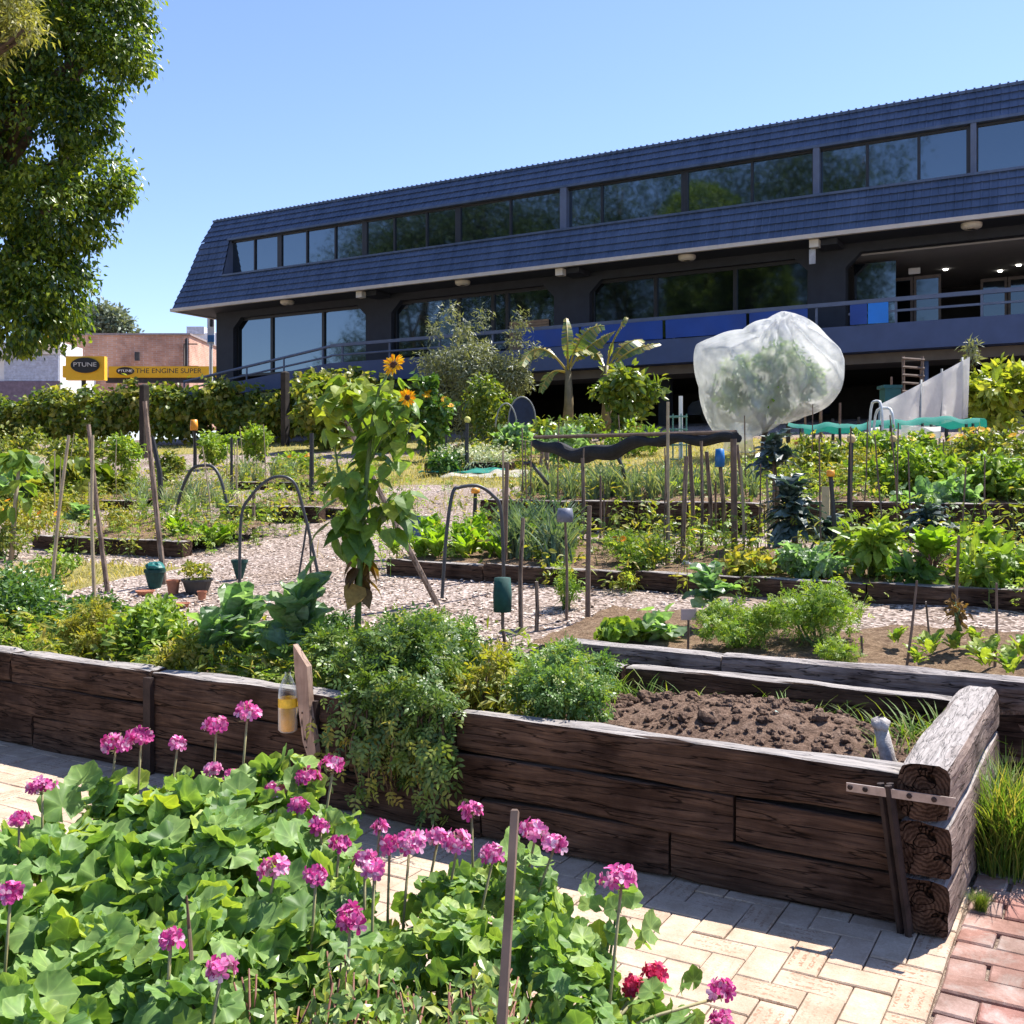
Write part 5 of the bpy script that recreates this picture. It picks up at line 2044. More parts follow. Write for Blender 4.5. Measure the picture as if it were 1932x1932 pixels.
# ================================================================== FOREGROUND PELARGONIUMS
OUT = np.array([(-260, 1565, .86), (0, 1570, .86), (70, 1545, .87), (150, 1500, .90), (250, 1455, .93), (330, 1440, .95), (420, 1425, .97), (500, 1425, .97), (570, 1450, .96), (630, 1490, .94), (655, 1585, .89),
                (690, 1660, .86), (780, 1655, .85), (850, 1625, .86), (890, 1565, .9), (940, 1545, .92), (990, 1580, .91), (1040, 1650, .87), (1100, 1715, .85), (1150, 1745, .83), (1165, 1850, .80), (1185, 1932, .76)])


def vmax(px):
    y = np.interp(px, OUT[:, 0], OUT[:, 1])
    h = np.interp(px, OUT[:, 0], OUT[:, 2])
    return (EYE - h) * F / (y - HZ), h


def cam_pt(px, v, z):
    r = (px - CX) / F
    return np.stack([v * (-.5 + .8660254 * r), v * (.8660254 + .5 * r), z], -1)


def canopy(px, v):
    vm, h = vmax(px)
    base = .82 + .03 * np.sin(px * .021) + .0 * v
    t = np.clip((v - 1.15) / np.maximum(.05, vm - 1.15), 0, 1)
    z = base + (h - base) * t ** 1.6
    return z - .03 + .085 * vnoise(cam_pt(px, v, 0 * px), 9.0, 9)


# heaped planting soil under the flowers
pg, vg = np.meshgrid(np.linspace(-420, 1150, 40), np.linspace(.7, 1, 16))
vm, hm = vmax(pg)
vv = .75 + (vm - .22 - .75) * (vg - .7) / .3
zz = np.minimum(.46, 2.2 * np.clip(vm - .22 - vv, 0, 1)) * np.clip((1150 - pg) / 120, 0, 1) ** .5
kind(MB().grid(cam_pt(pg, vv, zz - .01)).build("flower_bed_soil", M_soil, None, True), 'structure')

PLANTS = [(-260, 190, "large-leaved pink pelargonium at the lower left corner of the photo", 520, .060),
          (190, 400, "large-leaved pink pelargonium with the pair of tall flower heads before the raised bed", 470, .056),
          (400, 668, "tallest pink pelargonium mound, in front of the picket and the bottle", 560, .054),
          (668, 880, "smaller-leaved pink pelargonium between the tall mound and the thin wooden stake", 420, .042),
          (880, 1190, "smaller-leaved pink pelargonium behind the thin wooden stake at the paving edge", 560, .042)]
HEADS = [(218, 1403, 29), (266, 1390, 29), (335, 1403, 13), (408, 1370, 24), (466, 1345, 29), (80, 1487, 24), (36, 1545, 15), (20, 1683, 22), (440, 1465, 15), (508, 1458, 19), (516, 1490, 19), (580, 1466, 22),
         (628, 1443, 23), (561, 1520, 17), (604, 1560, 16), (518, 1638, 27), (640, 1592, 14), (596, 1652, 18), (688, 1622, 20), (706, 1640, 18), (735, 1592, 18), (772, 1592, 30), (826, 1578, 17), (862, 1590, 29), (890, 1530, 18),
         (930, 1612, 20), (1010, 1567, 26), (1045, 1592, 20), (1172, 1660, 32), (660, 1735, 28), (416, 1832, 25), (322, 1772, 16), (1236, 1836, 20), (1198, 1862, 16), (1360, 1868, 26), (1362, 1928, 18), (402, 1452, 13), (716, 1562, 10)]
FLORET_P = T([(0, 0, 0), (-.3, .5, .1), (.3, .5, .1), (0, .6, .04), (-.28, .9, .08), (.28, .9, .08), (0, 1.0, .06)], [(0, 3, 1), (0, 2, 3), (1, 3, 4), (3, 2, 5), (3, 6, 4), (3, 5, 6)])


def flower_head(parent, c, r, tilt, mat):
    """umbel: a dome of five-petalled florets on short stalks"""
    mb = MB()
    n = int(9 + 19 * min(1, r / .036))
    d = rdir(n)
    d[:, 2] = np.abs(d[:, 2]) * .9 - .22
    d = unit(d)
    fsz = .0128
    hue = rng.uniform(.38, .75)
    sqz = rng.uniform(.55, .85)
    for q in range(n):
        nr = unit(d[q] + tilt * .2 + rng.normal(size=3) * .15)
        a = unit(np.cross(nr, [.3, .1, .9]))
        b = np.cross(nr, a)
        th = np.arange(5) * 2 * pi / 5 + rng.random() * 6
        ax = np.cos(th)[:, None] * a + np.sin(th)[:, None] * b + nr * .22
        ct = c + d[q] * r * rng.uniform(.5, 1.08) * np.array([1, 1, sqz]) + rng.normal(size=3) * .002
        mb.leaves(FLORET_P, np.repeat(ct[None], 5, 0), np.repeat(nr[None], 5, 0), ax, fsz * rng.uniform(.85, 1.2, 5), np.clip(rng.normal(hue, .26, 5), 0, 1))
    return mb.build("flower_head", mat, parent)


ger = []
for (x0, x1, lab, n, lr) in PLANTS:
    pc = (x0 + x1) / 2
    vm, h = vmax(np.array(pc))
    bpos = cam_pt(np.array(pc), vm * .82, np.array(.40))
    t = thing("pelargonium", lab, "flowering plant", bpos, "pink pelargoniums in the foreground")
    fol = MB()
    stm = MB()
    N_ = int(n * 2.9)
    px = rng.uniform(x0 - 25, x1 + 25, N_)
    vm, h = vmax(px)
    v = 1.12 + (vm - 1.12) * rng.random(N_) ** .75
    top = canopy(px, v)
    layer = rng.random(N_)
    depthz = np.where(layer < .5, rng.uniform(-.02, .06, N_), rng.uniform(.04, .38, N_))
    z = top - depthz
    keep = np.ones(N_, bool)
    shrubby = (px > 470) & (px < 1010) & (v < 1.72) & (v > 1.1)
    keep &= ~(shrubby & (rng.random(N_) < .9))
    px, v, z, top = px[keep], v[keep], z[keep], top[keep]
    N_ = len(px)
    P = cam_pt(px, v, z)
    radial = unit(P - bpos)
    edge_t = np.clip((v - (vmax(px)[0] - .12)) / .12, 0, 1)
    nrm = unit(np.array([.15, -.15, .85]) + rng.normal(size=(N_, 3)) * .44 + radial * .3)
    ax = unit(radial * np.array([1, 1, .2]) * .7 + rng.normal(size=(N_, 3)) * .7)
    sz = lr * .67 * rng.uniform(.42, 1.25, N_) * np.clip(v / 1.95, .62, 1.05)
    tt = np.clip(.42 + rng.normal(size=N_) * .22 + .12 * (z > top - .03), 0, 1)
    which = rng.integers(0, 4, N_)
    for k in range(4):
        m_ = which == k
        fol.leaves(ROUND[k], P[m_], nrm[m_], ax[m_], sz[m_], tt[m_])
    fol.build("foliage", L_geran, t, True)
    for i in range(60):
        j = rng.integers(N_)
        b0 = bpos + np.array([rng.normal() * .1, rng.normal() * .1, -.02])
        stm.tube([b0, (b0 + P[j]) / 2 + rng.normal(size=3) * .03 - [0, 0, .03], P[j]], [.006, .004, .0018], 5)
    stm.build("stem", M_stem, t, True)
    ger.append((t, x0, x1))
for (px, py, rp) in HEADS:
    vm, h = vmax(np.array(px))
    d = min(float(vm) * .985, .70 * F / (py - HZ))
    if px > 1190:
        d = {1236: 1.78, 1198: 1.76, 1360: 1.75, 1362: 1.7}.get(px, 1.75)
    c = at_d(px, py, d)
    owner = next((g[0] for g in ger if g[1] <= px < g[2]), ger[-1][0])
    zc = float(canopy(np.array(float(min(px, 1180))), np.array(min(d, float(vm)))))
    foot = c.copy()
    foot[2] = min(zc - .14, c[2] - .10)
    side = rng.normal(size=2) * .02 - np.array([.02, .0])
    foot[:2] += side
    if px > 1190:
        foot = cam_pt(np.array(1120.0), np.array(1.66), np.array(.72)) + np.array([rng.normal() * .03, 0, 0])
    r = rp / F * d
    mb = MB()
    mb.tube([foot, (foot + c) / 2 + rng.normal(size=3) * .006, c - [0, 0, r * .5]], [.0032, .0028, .0025], 6)
    for q in range(9):
        e = c + unit(rng.normal(size=3) + [0, 0, .25]) * r * .75
        mb.tube([c - [0, 0, r * .5], e], [.0014, .001], 4)
    stl = mb.build("flower_stalk", M_pinkstalk, owner, True)
    flower_head(stl, c, r * .92, np.array([0, -.5, .4]), P_red if px in (1236, 1198) else P_pink)

# small-leaved shrubs mixed in at the bottom of the frame
for k, (x0, x1, n, lab) in enumerate(((430, 740, 2300, "small-leaved shrub with reddish twigs among the pelargoniums, left of the thin stake"), (740, 1010, 2300, "small-leaved shrub with reddish twigs at the foot of the thin wooden stake"))):
    bp = cam_pt(np.array((x0 + x1) / 2), np.array(1.42), np.array(.40))
    t = thing("small_shrub", lab, "shrub", bp)
    tw, lv = MB(), MB()
    for i in range(150):
        px, v = rng.uniform(x0, x1), rng.uniform(1.2, 1.66)
        tip = cam_pt(np.array(px), np.array(v), canopy(np.array(px), np.array(v)) + rng.uniform(-.04, .075))
        b0 = bp + np.array([rng.normal() * .07, rng.normal() * .07, 0])
        mid = (b0 + tip) / 2 + rng.normal(size=3) * .025
        tw.tube([b0, mid, tip], [.0045, .003, .0015], 5)
        m_ = n // 60
        s = rng.uniform(.35, 1.02, m_)
        Q = np.where((s < .5)[:, None], b0 + (mid - b0) * (s * 2)[:, None], mid + (tip - mid) * (s * 2 - 1)[:, None]) + rng.normal(size=(m_, 3)) * .014
        lv.leaves(OVAL, Q, unit(rng.normal(size=(m_, 3)) * .6 + [0, 0, 1]), unit(rng.normal(size=(m_, 3)) + [0, 0, .3]), .027 * rng.uniform(.6, 1.25, m_), rng.random(m_))
    tw.build("twig", M_redstem, t, True)
    lv.build("foliage", L_small, t)
# sprig of leaves at the paving, bottom right of the flowers
sp_ = thing("pelargonium", "low pelargonium sprig on the pavers at the bottom, right of the foreground mass", "flowering plant", cam_pt(np.array(1240.0), np.array(1.8), np.array(0.0)))
mb, st_ = MB(), MB()
for px, py, v, k_ in ((1215, 1890, 1.75, 12), (1180, 1925, 1.7, 12), (1250, 1900, 1.8, 7), (1165, 1700, 1.84, 9), (1150, 1760, 1.8, 10)):
    c = at_d(px, py, v)
    P = c + rng.normal(size=(k_, 3)) * np.array([.03, .03, .02])
    mb.leaves(ROUND[1], P, unit(np.array([.1, -.2, .9]) + rng.normal(size=(k_, 3)) * .45), rdir(k_), .027 * rng.uniform(.6, 1.2, k_), np.clip(rng.normal(.5, .2, k_), 0, 1))
    st_.tube([cam_pt(np.array(px - 60.0), np.array(v), np.array(.45)), c], [.005, .002], 5)
mb.build("foliage", L_geran, sp_, True)
st_.build("stem", M_stem, sp_, True)
p0, p1 = at_d(945, 1965, 1.10), at_d(972, 1527, 1.22)
ws_ = MB()
M4 = Matrix.Rotation(radians(20), 3, 'Z')
ws_.tube([p0 + (p0 - p1) * 1.2, p0, p1 - (p1 - p0) * .01, p1], [.0068, .0068, .0062, .004], 4)
tag(ws_.build("thin_stake", M_brownstake, loc=p0), "thin square brown wooden stake standing among the foreground pelargoniums", "stake")
p0, p1 = at_d(372, 1960, 1.5), at_d(352, 1690, 1.6)
tag(MB().tube([p0 - [0, 0, .3], p0, p1 + [.006, 0, -.05], p1], [.005, .004, .003, .0015], 6).build("dead_plant", M_stalkbrown, loc=p0), "dry brown flower stem rising between the large pelargonium leaves at left", "dead stem")
# ================================================================== MIDDLE GARDEN: vegetables


def G1(name, label, x0, x1, ytop, Y, n, leaf, tm, mat, cat="vegetable plant", dz=.12, group=None, k=8, stem=None, fl=None, droop=.35, up=.5, low=.25):
    b, r_, h_ = pbox(x0, x1, ytop, Y, None, dz)
    return bush(name, label, cat, b, max(r_, .08), max(h_, .1), n, leaf, tm, mat, stem or M_stem, group, k=k, flowers=fl, droop=droop, up=up, low=low)


# second bed
G1("leafy_greens", "bright lime green bushy greens, left half of the big clump behind the grey sleeper", 1315, 1490, 1128, 6.15, 1500, .05, TOMATO, L_lime, dz=.06, k=10)
G1("leafy_greens", "bright lime green bushy greens, right half of the big clump behind the grey sleeper", 1440, 1655, 1098, 6.35, 2000, .05, TOMATO, L_lime, dz=.06, k=12)
G1("leafy_greens", "low lime green seedling clump at the foot of the big greens, by the grey sleeper", 1535, 1640, 1205, 5.95, 380, .04, TOMATO, L_lime, dz=.06, k=6)
b = B(1335, 6.6, .06)
brassica("broccoli_plant", "lanky dark broccoli plant with broad leaves above the little pink sign", b, .42, .21, 34, COLLARD, L_kale, .014, (.3, 1.6), zs=.6)
G1("nasturtium", "low round-leaved nasturtium with an orange flower beside the celery bush", 1105, 1215, 1168, 6.0, 170, .045, ROUND[0], L_lime, dz=.06, k=6, fl=(P_orange, 2, .02))
G1("squash_seedling", "single dark drooping leaf plant left of the little pink sign", 1215, 1280, 1165, 6.2, 10, .13, HEART, L_kale, dz=.06, k=4)
for i, (px, Y, s) in enumerate(((1755, 6.2, .12), (1730, 6.0, .09), (1860, 6.05, .14), (1905, 5.95, .12), (1800, 6.35, .1), (1690, 6.4, .09), (1930, 6.3, .14), (1840, 6.5, .1))):
    bb_ = B(px, Y, .07)
    if i == 0:
        sd = thing("seedling", "small pale seedling in the thinly planted right end of the second bed", "seedling", bb_, "seedlings in the second bed")
        mb = MB()
        rosette(mb, bb_, LETTUCE, 14, s, (.2, 1.3), zspread=.06)
        mb.build("foliage", L_lime, sd)
    else:
        copy_tree(sd, bb_, rng.random() * 6, s / .12)

# bed with lettuces
lt = None
for i in range(22):
    px, Y = rng.uniform(800, 948), rng.uniform(8.0, 8.9)
    bb_ = B(px, Y, .13)
    if lt is None:
        lt = thing("lettuce", "bright green upright lettuce in the row at the left end of the onion bed", "lettuce", bb_, "bright lettuces in a row")
        mb = MB()
        rosette(mb, bb_, LETTUCE, 18, .27, (.05, .75))
        mb.build("foliage", L_lettuce, lt)
    else:
        copy_tree(lt, bb_, rng.random() * 6, rng.uniform(.7, 1.15))
for i, (px, Y) in enumerate(((745, 8.1), (770, 8.3), (735, 8.5), (790, 8.0))):
    copy_tree(lt, B(px, Y, .12), i, .75, "smaller green lettuce right behind the sunflower's lower leaves")
on = None
for i in range(52):
    px, Y = rng.uniform(950, 1075), rng.uniform(7.95, 9.1)
    bb_ = B(px, Y, .12)
    if on is None:
        on = tuft("spring_onion", "blue-green spring onion in the bed in front of the leek bed", bb_, 15, .48, L_leek, LEEK, (.03, .45), "spring onions in front of the leek bed", .035, "onion")
    else:
        copy_tree(on, bb_, rng.random() * 6, rng.uniform(.7, 1.1))
G1("marigold", "bushy green plant with orange flowers at the right end of the onion bed", 1120, 1265, 1000, 8.2, 1300, .05, TOMATO, L_lime, "flowering plant", .12, k=10, fl=(P_orange, 5, .03))
G1("chickpea_plant", "yellow-green wispy plant hanging over the timber by the orange flowers", 1140, 1235, 1080, 7.75, 500, .035, OVAL, L_yellowing, "vegetable plant", .0, k=7)
lk = None
for i in range(84):
    px, Y = rng.uniform(985, 1275), rng.uniform(10.8, 12.1)
    if i > 66:
        px, Y = rng.uniform(1275, 1430), rng.uniform(11.2, 12.1)
    bb_ = B(px, Y, .28)
    if lk is None:
        lk = tuft("leek", "grey-green leek in the bed under the black shade cloth", bb_, 14, .46, L_leek, LEEK, (.03, .42), "leeks in the bed under the shade cloth", .04, "leek")
    else:
        copy_tree(lk, bb_, rng.random() * 6, rng.uniform(.7, 1.2))
# beds at right, third row
G1("beet_plant", "low yellow-green beet leaves right of the bundle of stakes", 1370, 1455, 1045, 8.0, 120, .13, LETTUCE[0], L_yellowing, dz=.12, k=6)
G1("beet_plant", "low dark beet leaves below the curly kale", 1470, 1585, 1028, 8.0, 200, .12, LETTUCE[1], L_kale, dz=.12, k=7)
G1("leafy_greens", "pale green leafy plant between the two black posts", 1585, 1700, 985, 8.2, 260, .14, OVAL, L_lime, dz=.12, k=8)
ch = B(1757, 8.0, .12)
t = thing("chard_plant", "chard with red stems and bright leaves in the bed behind the bare path", "vegetable plant", ch)
mb = MB()
for i in range(16):
    th, ti = rng.random() * 6.28, rng.uniform(.05, .6)
    e = ch + np.array([cos(th) * sin(ti), sin(th) * sin(ti), cos(ti)]) * .22
    mb.tube([ch, (ch + e) / 2 + [0, 0, .02], e], [.008, .006, .004], 5)
mb.build("stem", M_redstem, t, True)
mb = MB()
rosette(mb, ch + [0, 0, .16], LETTUCE, 26, .27, (.1, 1.0))
mb.build("foliage", L_lettuce, t)
G1("leafy_greens", "bright spreading greens at the right edge behind the gravel path", 1790, 1990, 1035, 8.1, 520, .12, OVAL, L_lime, dz=.12, k=9)
G1("pepper_plant", "upright light green plant beside the red-stemmed chard", 1825, 1885, 985, 8.4, 160, .13, OVAL, L_lime, dz=.12, k=6)
G1("dark_greens", "dark drooping leaf plant in front of the red-stemmed chard", 1690, 1750, 1055, 7.9, 60, .15, OVAL, L_bushdark, dz=.12, k=5)


def kale(label, px, Y, ytop, n, L, mat, stalks=1, dz=.12):
    b = B(px, Y, dz)
    h = EYE + (HZ - ytop) / F * depth(b) - b[2]
    return brassica("curly_kale", label, b, h * 1.12, L, n, KALE, mat, .024, (.15, 1.75), "dark kale on tall stalks", zs=.26 if ytop == 800 else .62)


kale("bushy dark blue kale beside the black post with the orange cap", 1502, 8.6, 905, 90, .30, L_darkkale)
kale("tall dark kale rising on a bare stalk behind the black shade cloth's end post", 1468, 9.3, 800, 40, .30, L_darkkale)
kale("purple-dark kale low against the sleeper wall right of the bushy kale", 1575, 9.0, 985, 50, .24, L_darkkale)
kale("blue-green kale in front of the sleeper wall at the right", 1772, 9.2, 965, 40, .28, L_darkkale)
# right, second sleeper row
G1("leafy_greens", "tall light green leafy mass in the sleeper bed, right of the black posts", 1635, 1790, 838, 11.6, 1700, .10, OVAL, L_lime, dz=.3, k=11)
G1("leafy_greens", "tall light green leafy mass at the right edge in the sleeper bed", 1770, 1990, 868, 11.4, 1900, .10, OVAL, L_lime, dz=.3, k=12)
G1("broccoli_row", "blue-green broad leaves at the front of the sleeper bed", 1690, 1830, 935, 10.9, 160, .2, COLLARD[0], L_kale, dz=.3, k=8)
G1("asparagus_fern", "dry yellow feathery plant between the black posts", 1545, 1680, 850, 12.5, 900, .09, LANCE, L_yellowing, dz=.2, k=8)
G1("wild_greens", "grey-green weeds right of the shade cloth's end post", 1395, 1500, 850, 12.9, 600, .09, OVAL, L_vine, dz=.1, k=8)
G1("leafy_greens", "green plants behind the tall kale, below the green netting", 1480, 1600, 815, 15.0, 800, .11, OVAL, L_vine, dz=.15, k=9)
G1("leafy_greens", "green plants in front of the green netting, left of the white hoops", 1590, 1700, 800, 15.2, 800, .11, OVAL, L_lime, dz=.15, k=9)
G1("flowering_greens", "tall plants with small yellow flowers at the right edge below the leafy tree", 1790, 1990, 795, 14.8, 1300, .10, OVAL, L_vine, dz=.15, k=11, fl=(P_sun, 16, .05))
G1("flowering_greens", "bolted plant with yellow flower spikes left of the white screen", 1690, 1790, 805, 14.6, 600, .10, OVAL, L_lime, dz=.15, k=8, fl=(P_sun, 5, .06))
# left middle beds
G1("mixed_greens", "yellow and orange speckled plants at the far left, behind the canes", -40, 130, 945, 8.5, 900, .07, OVAL, L_yellowing, dz=.12, k=9, fl=(P_orange, 6, .035))
brassica("collard_plant", "grey-green brassica in the far left bed, right of the orange flowers", B(150, 8.6, .13), .3, .24, 36, COLLARD, L_kale, .014, (.2, 1.4), "broad leaved brassicas")
G1("mixed_greens", "feathery yellow-green plants in the middle of the far left bed", 185, 270, 955, 8.7, 500, .07, LANCE, L_yellowing, dz=.14, k=8)
for i, px in enumerate((330, 352, 375, 398, 412, 428)):
    copy_tree(lt, B(px, 8.5 + .12 * (i % 3), .02 if px > 350 else .13), i, 1.0, "bright lettuce in the short row at the right of the far left bed")
t = None
for i in range(22):
    px, Y = rng.uniform(228, 430), rng.uniform(10.2, 12.6)
    copy_tree(lk, B(px, Y, .08), rng.random() * 6, rng.uniform(.8, 1.2), "thin leek standing in the straw behind the far left bed")["group"] = "thin leeks left of the black hoops"
for i in range(10):
    px, Y = rng.uniform(455, 560), rng.uniform(14.2, 15.2)
    copy_tree(lk, B(px, Y, .12), rng.random() * 6, rng.uniform(.9, 1.3), "leek in the small far bed left of the sunflower")["group"] = "leeks left of the sunflower"
G1("squash_plant", "large grey-green squash leaves at the far left under the dry stalk", -60, 110, 890, 11.8, 260, .24, ROUND[1], L_kale, dz=.1, k=9)
G1("squash_plant", "large green squash leaves right of the dry stalk at left", 90, 235, 880, 12.2, 260, .22, ROUND[2], L_vine, dz=.1, k=9)
G1("bean_bush", "tall bean bush below the hedge at the far left", -60, 120, 800, 15.5, 900, .14, OVAL, L_vine, dz=.1, k=10)
G1("bean_bush", "tall bean bush below the hedge, between the thin canes", 95, 215, 815, 15.2, 800, .14, OVAL, L_vine, dz=.1, k=10)
G1("bean_bush", "light green bean bush left of the dark fence post", 195, 282, 808, 16, 700, .14, OVAL, L_lime, dz=.1, k=9)
G1("bean_bush", "light green bean bush right of the little grass strip, on black stakes", 362, 450, 805, 18, 700, .15, OVAL, L_lime, dz=.1, k=9)
G1("bean_bush", "light green bean bush between the black stakes left of the sunflower", 440, 520, 795, 19, 700, .15, OVAL, L_lime, dz=.1, k=9)
G1("flowering_greens", "low plants with orange flowers just left of the sunflower", 520, 600, 848, 16, 500, .12, OVAL, L_lime, dz=.1, k=8, fl=(P_orange, 7, .05))
G1("dry_weeds", "dry yellow weeds under the bean bushes left of the sunflower", 400, 500, 870, 15.6, 400, .12, LANCE, L_yellowing, dz=.05, k=8)
G1("leafy_greens", "green plants behind the sunflower's right side", 800, 880, 850, 16.5, 400, .13, OVAL, L_bushdark, dz=.1, k=8)
# straw-coloured weeds between the beds: nobody could count them
sw_ = MB()
n = 5200
px, Y = rng.uniform(-20, 1950, n), rng.uniform(8.2, 17, n)
X = np.array([wx(a, b) for a, b in zip(px, Y)])
keep = (vnoise(np.stack([X, Y, X * 0], -1), .8, 3) > .12)
X, Y = X[keep], Y[keep]
n = len(X)
th, ti = rng.random(n) * 6.28, rng.uniform(.05, .8, n)
ax = np.stack([np.cos(th) * np.sin(ti), np.sin(th) * np.sin(ti), np.cos(ti)], 1)
nr = np.stack([-np.cos(th) * np.cos(ti), -np.sin(th) * np.cos(ti), np.sin(ti)], 1)
sw_.leaves(BLADE, np.stack([X, Y, gfun(X, Y) + .0], 1), nr, ax, rng.uniform(.08, .3, n), rng.random(n))
kind(sw_.build("dry_grass", L_drygrass), 'stuff', "straw-coloured dry grass between the vegetable beds")
# tangled low growth and weeds in and around the beds: nobody could count these
def tangle(name, label, n, mat, tm, leaf, hts, seed):
    r0 = np.random.default_rng(seed)
    mb = MB()
    sp = []
    w = np.array([(b[1] - b[0]) * (b[3] - b[2]) for b in BEDS])
    for i in range(n):
        if r0.random() < .70:
            b = BEDS[r0.choice(len(BEDS), p=w / w.sum())]
            x, y, dz = r0.uniform(b[0] - .2, b[1] + .2), r0.uniform(b[2] - .25, b[3] + .5), b[4] * .8
            if y < b[2] + .1 or x < b[0] or x > b[1]:
                dz = 0
        else:
            y = r0.uniform(8.8, 20)
            x = wx(r0.uniform(-30, 1960), y)
            dz = 0
            if vnoise(np.array([x, y, 0.0]), .9, seed) < .05 or (-15 < x < -5.5 and 14.8 < y < 24):
                continue
        sp.append((x, y, ground(x, y) + dz))
    for i in range(260):
        x, y = r0.uniform(-7.2, -2.45), r0.uniform(4.15, 5.4)
        sp.append((x, y, .40))
    for (x, y, z) in sp:
        hgt = r0.uniform(*hts) * (1 if y > 5.6 else .6)
        tip = np.array([x, y, z]) + np.array([r0.normal() * .25, r0.normal() * .25, 1]) * hgt
        b0 = np.array([x, y, z - .02])
        mb.tube([b0, (b0 + tip) / 2 + r0.normal(size=3) * .03, tip], [.004, .003, .0015], 3, 0, .3, cap=False)
        m_ = 11
        f_ = r0.uniform(.15, 1.05, m_)[:, None]
        P = b0 + (tip - b0) * f_ + r0.normal(size=(m_, 3)) * leaf * .45
        mb.leaves(tm, P, unit(np.array([0, 0, .9]) + r0.normal(size=(m_, 3)) * .6), unit(r0.normal(size=(m_, 3)) * [1, 1, .4] - [0, 0, .2]), leaf * r0.uniform(.5, 1.2, m_), r0.random(m_))
    kind(mb.build(name, mat), 'stuff', label)


tangle("undergrowth", "tangled green weeds and low growth in and around the vegetable beds", 1500, L_vine, OVAL, .075, (.08, .42), 4)
tangle("undergrowth", "tangled lime green low growth in and around the vegetable beds", 1000, L_lime, TOMATO, .10, (.1, .5), 5)
tangle("undergrowth", "yellowing straggly weeds in and around the vegetable beds", 650, L_yellowing, LANCE, .10, (.1, .55), 6)
# lawn blades
gb_ = MB()
n = 26000
sel = rng.random(n)
X = np.where(sel < .75, rng.uniform(-15.8, -5, n), np.where(sel < .96, rng.uniform(-34, -16, n), rng.uniform(-10.5, -8.1, n)))
Y = np.where(sel < .75, rng.uniform(14.4, 24.5, n), np.where(sel < .96, rng.uniform(22.3, 26.8, n), rng.uniform(6.2, 7.6, n)))
k_ = in_lawn(X, Y)
X, Y = X[k_], Y[k_]
n = len(X)
th, ti = rng.random(n) * 6.28, rng.uniform(.2, 1.1, n)
ax = np.stack([np.cos(th) * np.sin(ti), np.sin(th) * np.sin(ti), np.cos(ti)], 1)
nr = np.stack([-np.cos(th) * np.cos(ti), -np.sin(th) * np.cos(ti), np.sin(ti)], 1)
gb_.leaves(make_strip(2, .06, 0, .3, .8, .004, 1, 0, 1.0), np.stack([X, Y, gfun(X, Y)], 1), nr, ax, rng.uniform(.05, .13, n), rng.random(n))
kind(gb_.build("lawn_grass", leaf_mat("lawn_blade", [(.2, .22, .06), (.34, .31, .11), (.45, .38, .17)], .3, .6, .2)), 'stuff', "dry yellow-green lawn grass")
# wood chips lying on the paths
wc = MB()
n = 14000
px, Y = rng.uniform(-30, 1960, n), 5.9 + 6.5 * rng.random(n) ** 1.6
r_ = (px - CX) / F
d_ = Y / (.8660254 + .5 * r_)
X = d_ * (-.5 + .8660254 * r_)
k_ = ~in_lawn(X, Y)
X, Y = X[k_], Y[k_]
n = len(X)
CH = T([(-.5, -.5, 0), (.5, -.4, .1), (.4, .5, .2), (-.45, .45, .05), (0, 0, .4)], [(0, 1, 4), (1, 2, 4), (2, 3, 4), (3, 0, 4)])
th = rng.random(n) * 6.28
wc.leaves(CH, np.stack([X, Y, gfun(X, Y) + .004], 1), unit(np.array([0, 0, 1]) + rng.normal(size=(n, 3)) * .35), np.stack([np.cos(th), np.sin(th), 0 * th], 1), rng.uniform(.008, .032, n), rng.random(n))
kind(wc.build("wood_chips", leaf_mat("wood_chip", [(.13, .09, .07), (.32, .25, .2), (.5, .43, .38), (.62, .57, .53)], 0.0, .9, .1)), 'stuff', "loose wood chips and stones on the garden paths")

# ================================================================== FENCE, HEDGE, BACKGROUND SHRUBS
vf = thing("vine_hedge", "long hedge of leafy vine on a wire fence across the back of the garden, left", "hedge", (-33, 27, ground(-33, 27)))
mb = MB()
lum = []
for x in np.arange(-50, -19.4, .55):
    zg = ground(x, 27)
    for _ in range(3):
        lum.append((np.array([x + rng.normal() * .25, 27 + rng.normal() * .15, zg + rng.uniform(.6, 1.95) + .12 * sin(x * 1.3)]), np.array([.55, .45, .52])))
crown_clusters(mb, lum, 3600, 9, .2, .14, HEART, .6, inner=.45)
mb.build("foliage", L_vine, vf)
for x in (-44, -40):
    pb_ = MB()
    pb_.tube([(x, 27, ground(x, 27) - .2), (x, 27, ground(x, 27) + 2.1)], .07, 8)
    pb_.build("post", M_blackpost, vf)
wb_ = MB()
for z in (.6, 1.2, 1.8):
    wb_.tube([(-50, 27, 2.85 + z), (-19, 27, 2.85 + z)], .012, 4)
wb_.build("wire", M_darksteel, vf)
for (q, yt, Y, lab) in ((272, 727, 21.5, "dark thick fence post left of the grass strip, with canes leaning on it"), (538, 703, 25.5, "dark thick fence post in front of the vine hedge, left of the sunflower")):
    b = B(q, Y, -.1)
    h = EYE + (HZ - yt) / F * depth(b) - b[2]
    mb = MB()
    mb.box((b[0] - .1, b[1] - .1, b[2]), (b[0] + .1, b[1] + .1, b[2] + h))
    mb.add([(b[0] - .1, b[1] - .1, b[2] + h), (b[0] + .1, b[1] - .1, b[2] + h), (b[0] + .1, b[1] + .1, b[2] + h), (b[0] - .1, b[1] + .1, b[2] + h), (b[0], b[1], b[2] + h + .06)], [(0, 1, 4), (1, 2, 4), (2, 3, 4), (3, 0, 4)])
    tag(mb.build("fence_post", simple("old_dark_post_wood", (.03, .022, .018), .9, 0, .5, 6), loc=b), lab, "post")
G1("climbing_vine", "bright green climbing vine on the fence behind the sunflower's left side", 540, 700, 690, 23.5, 3000, .20, HEART, L_vine, "climber", 0, k=14)
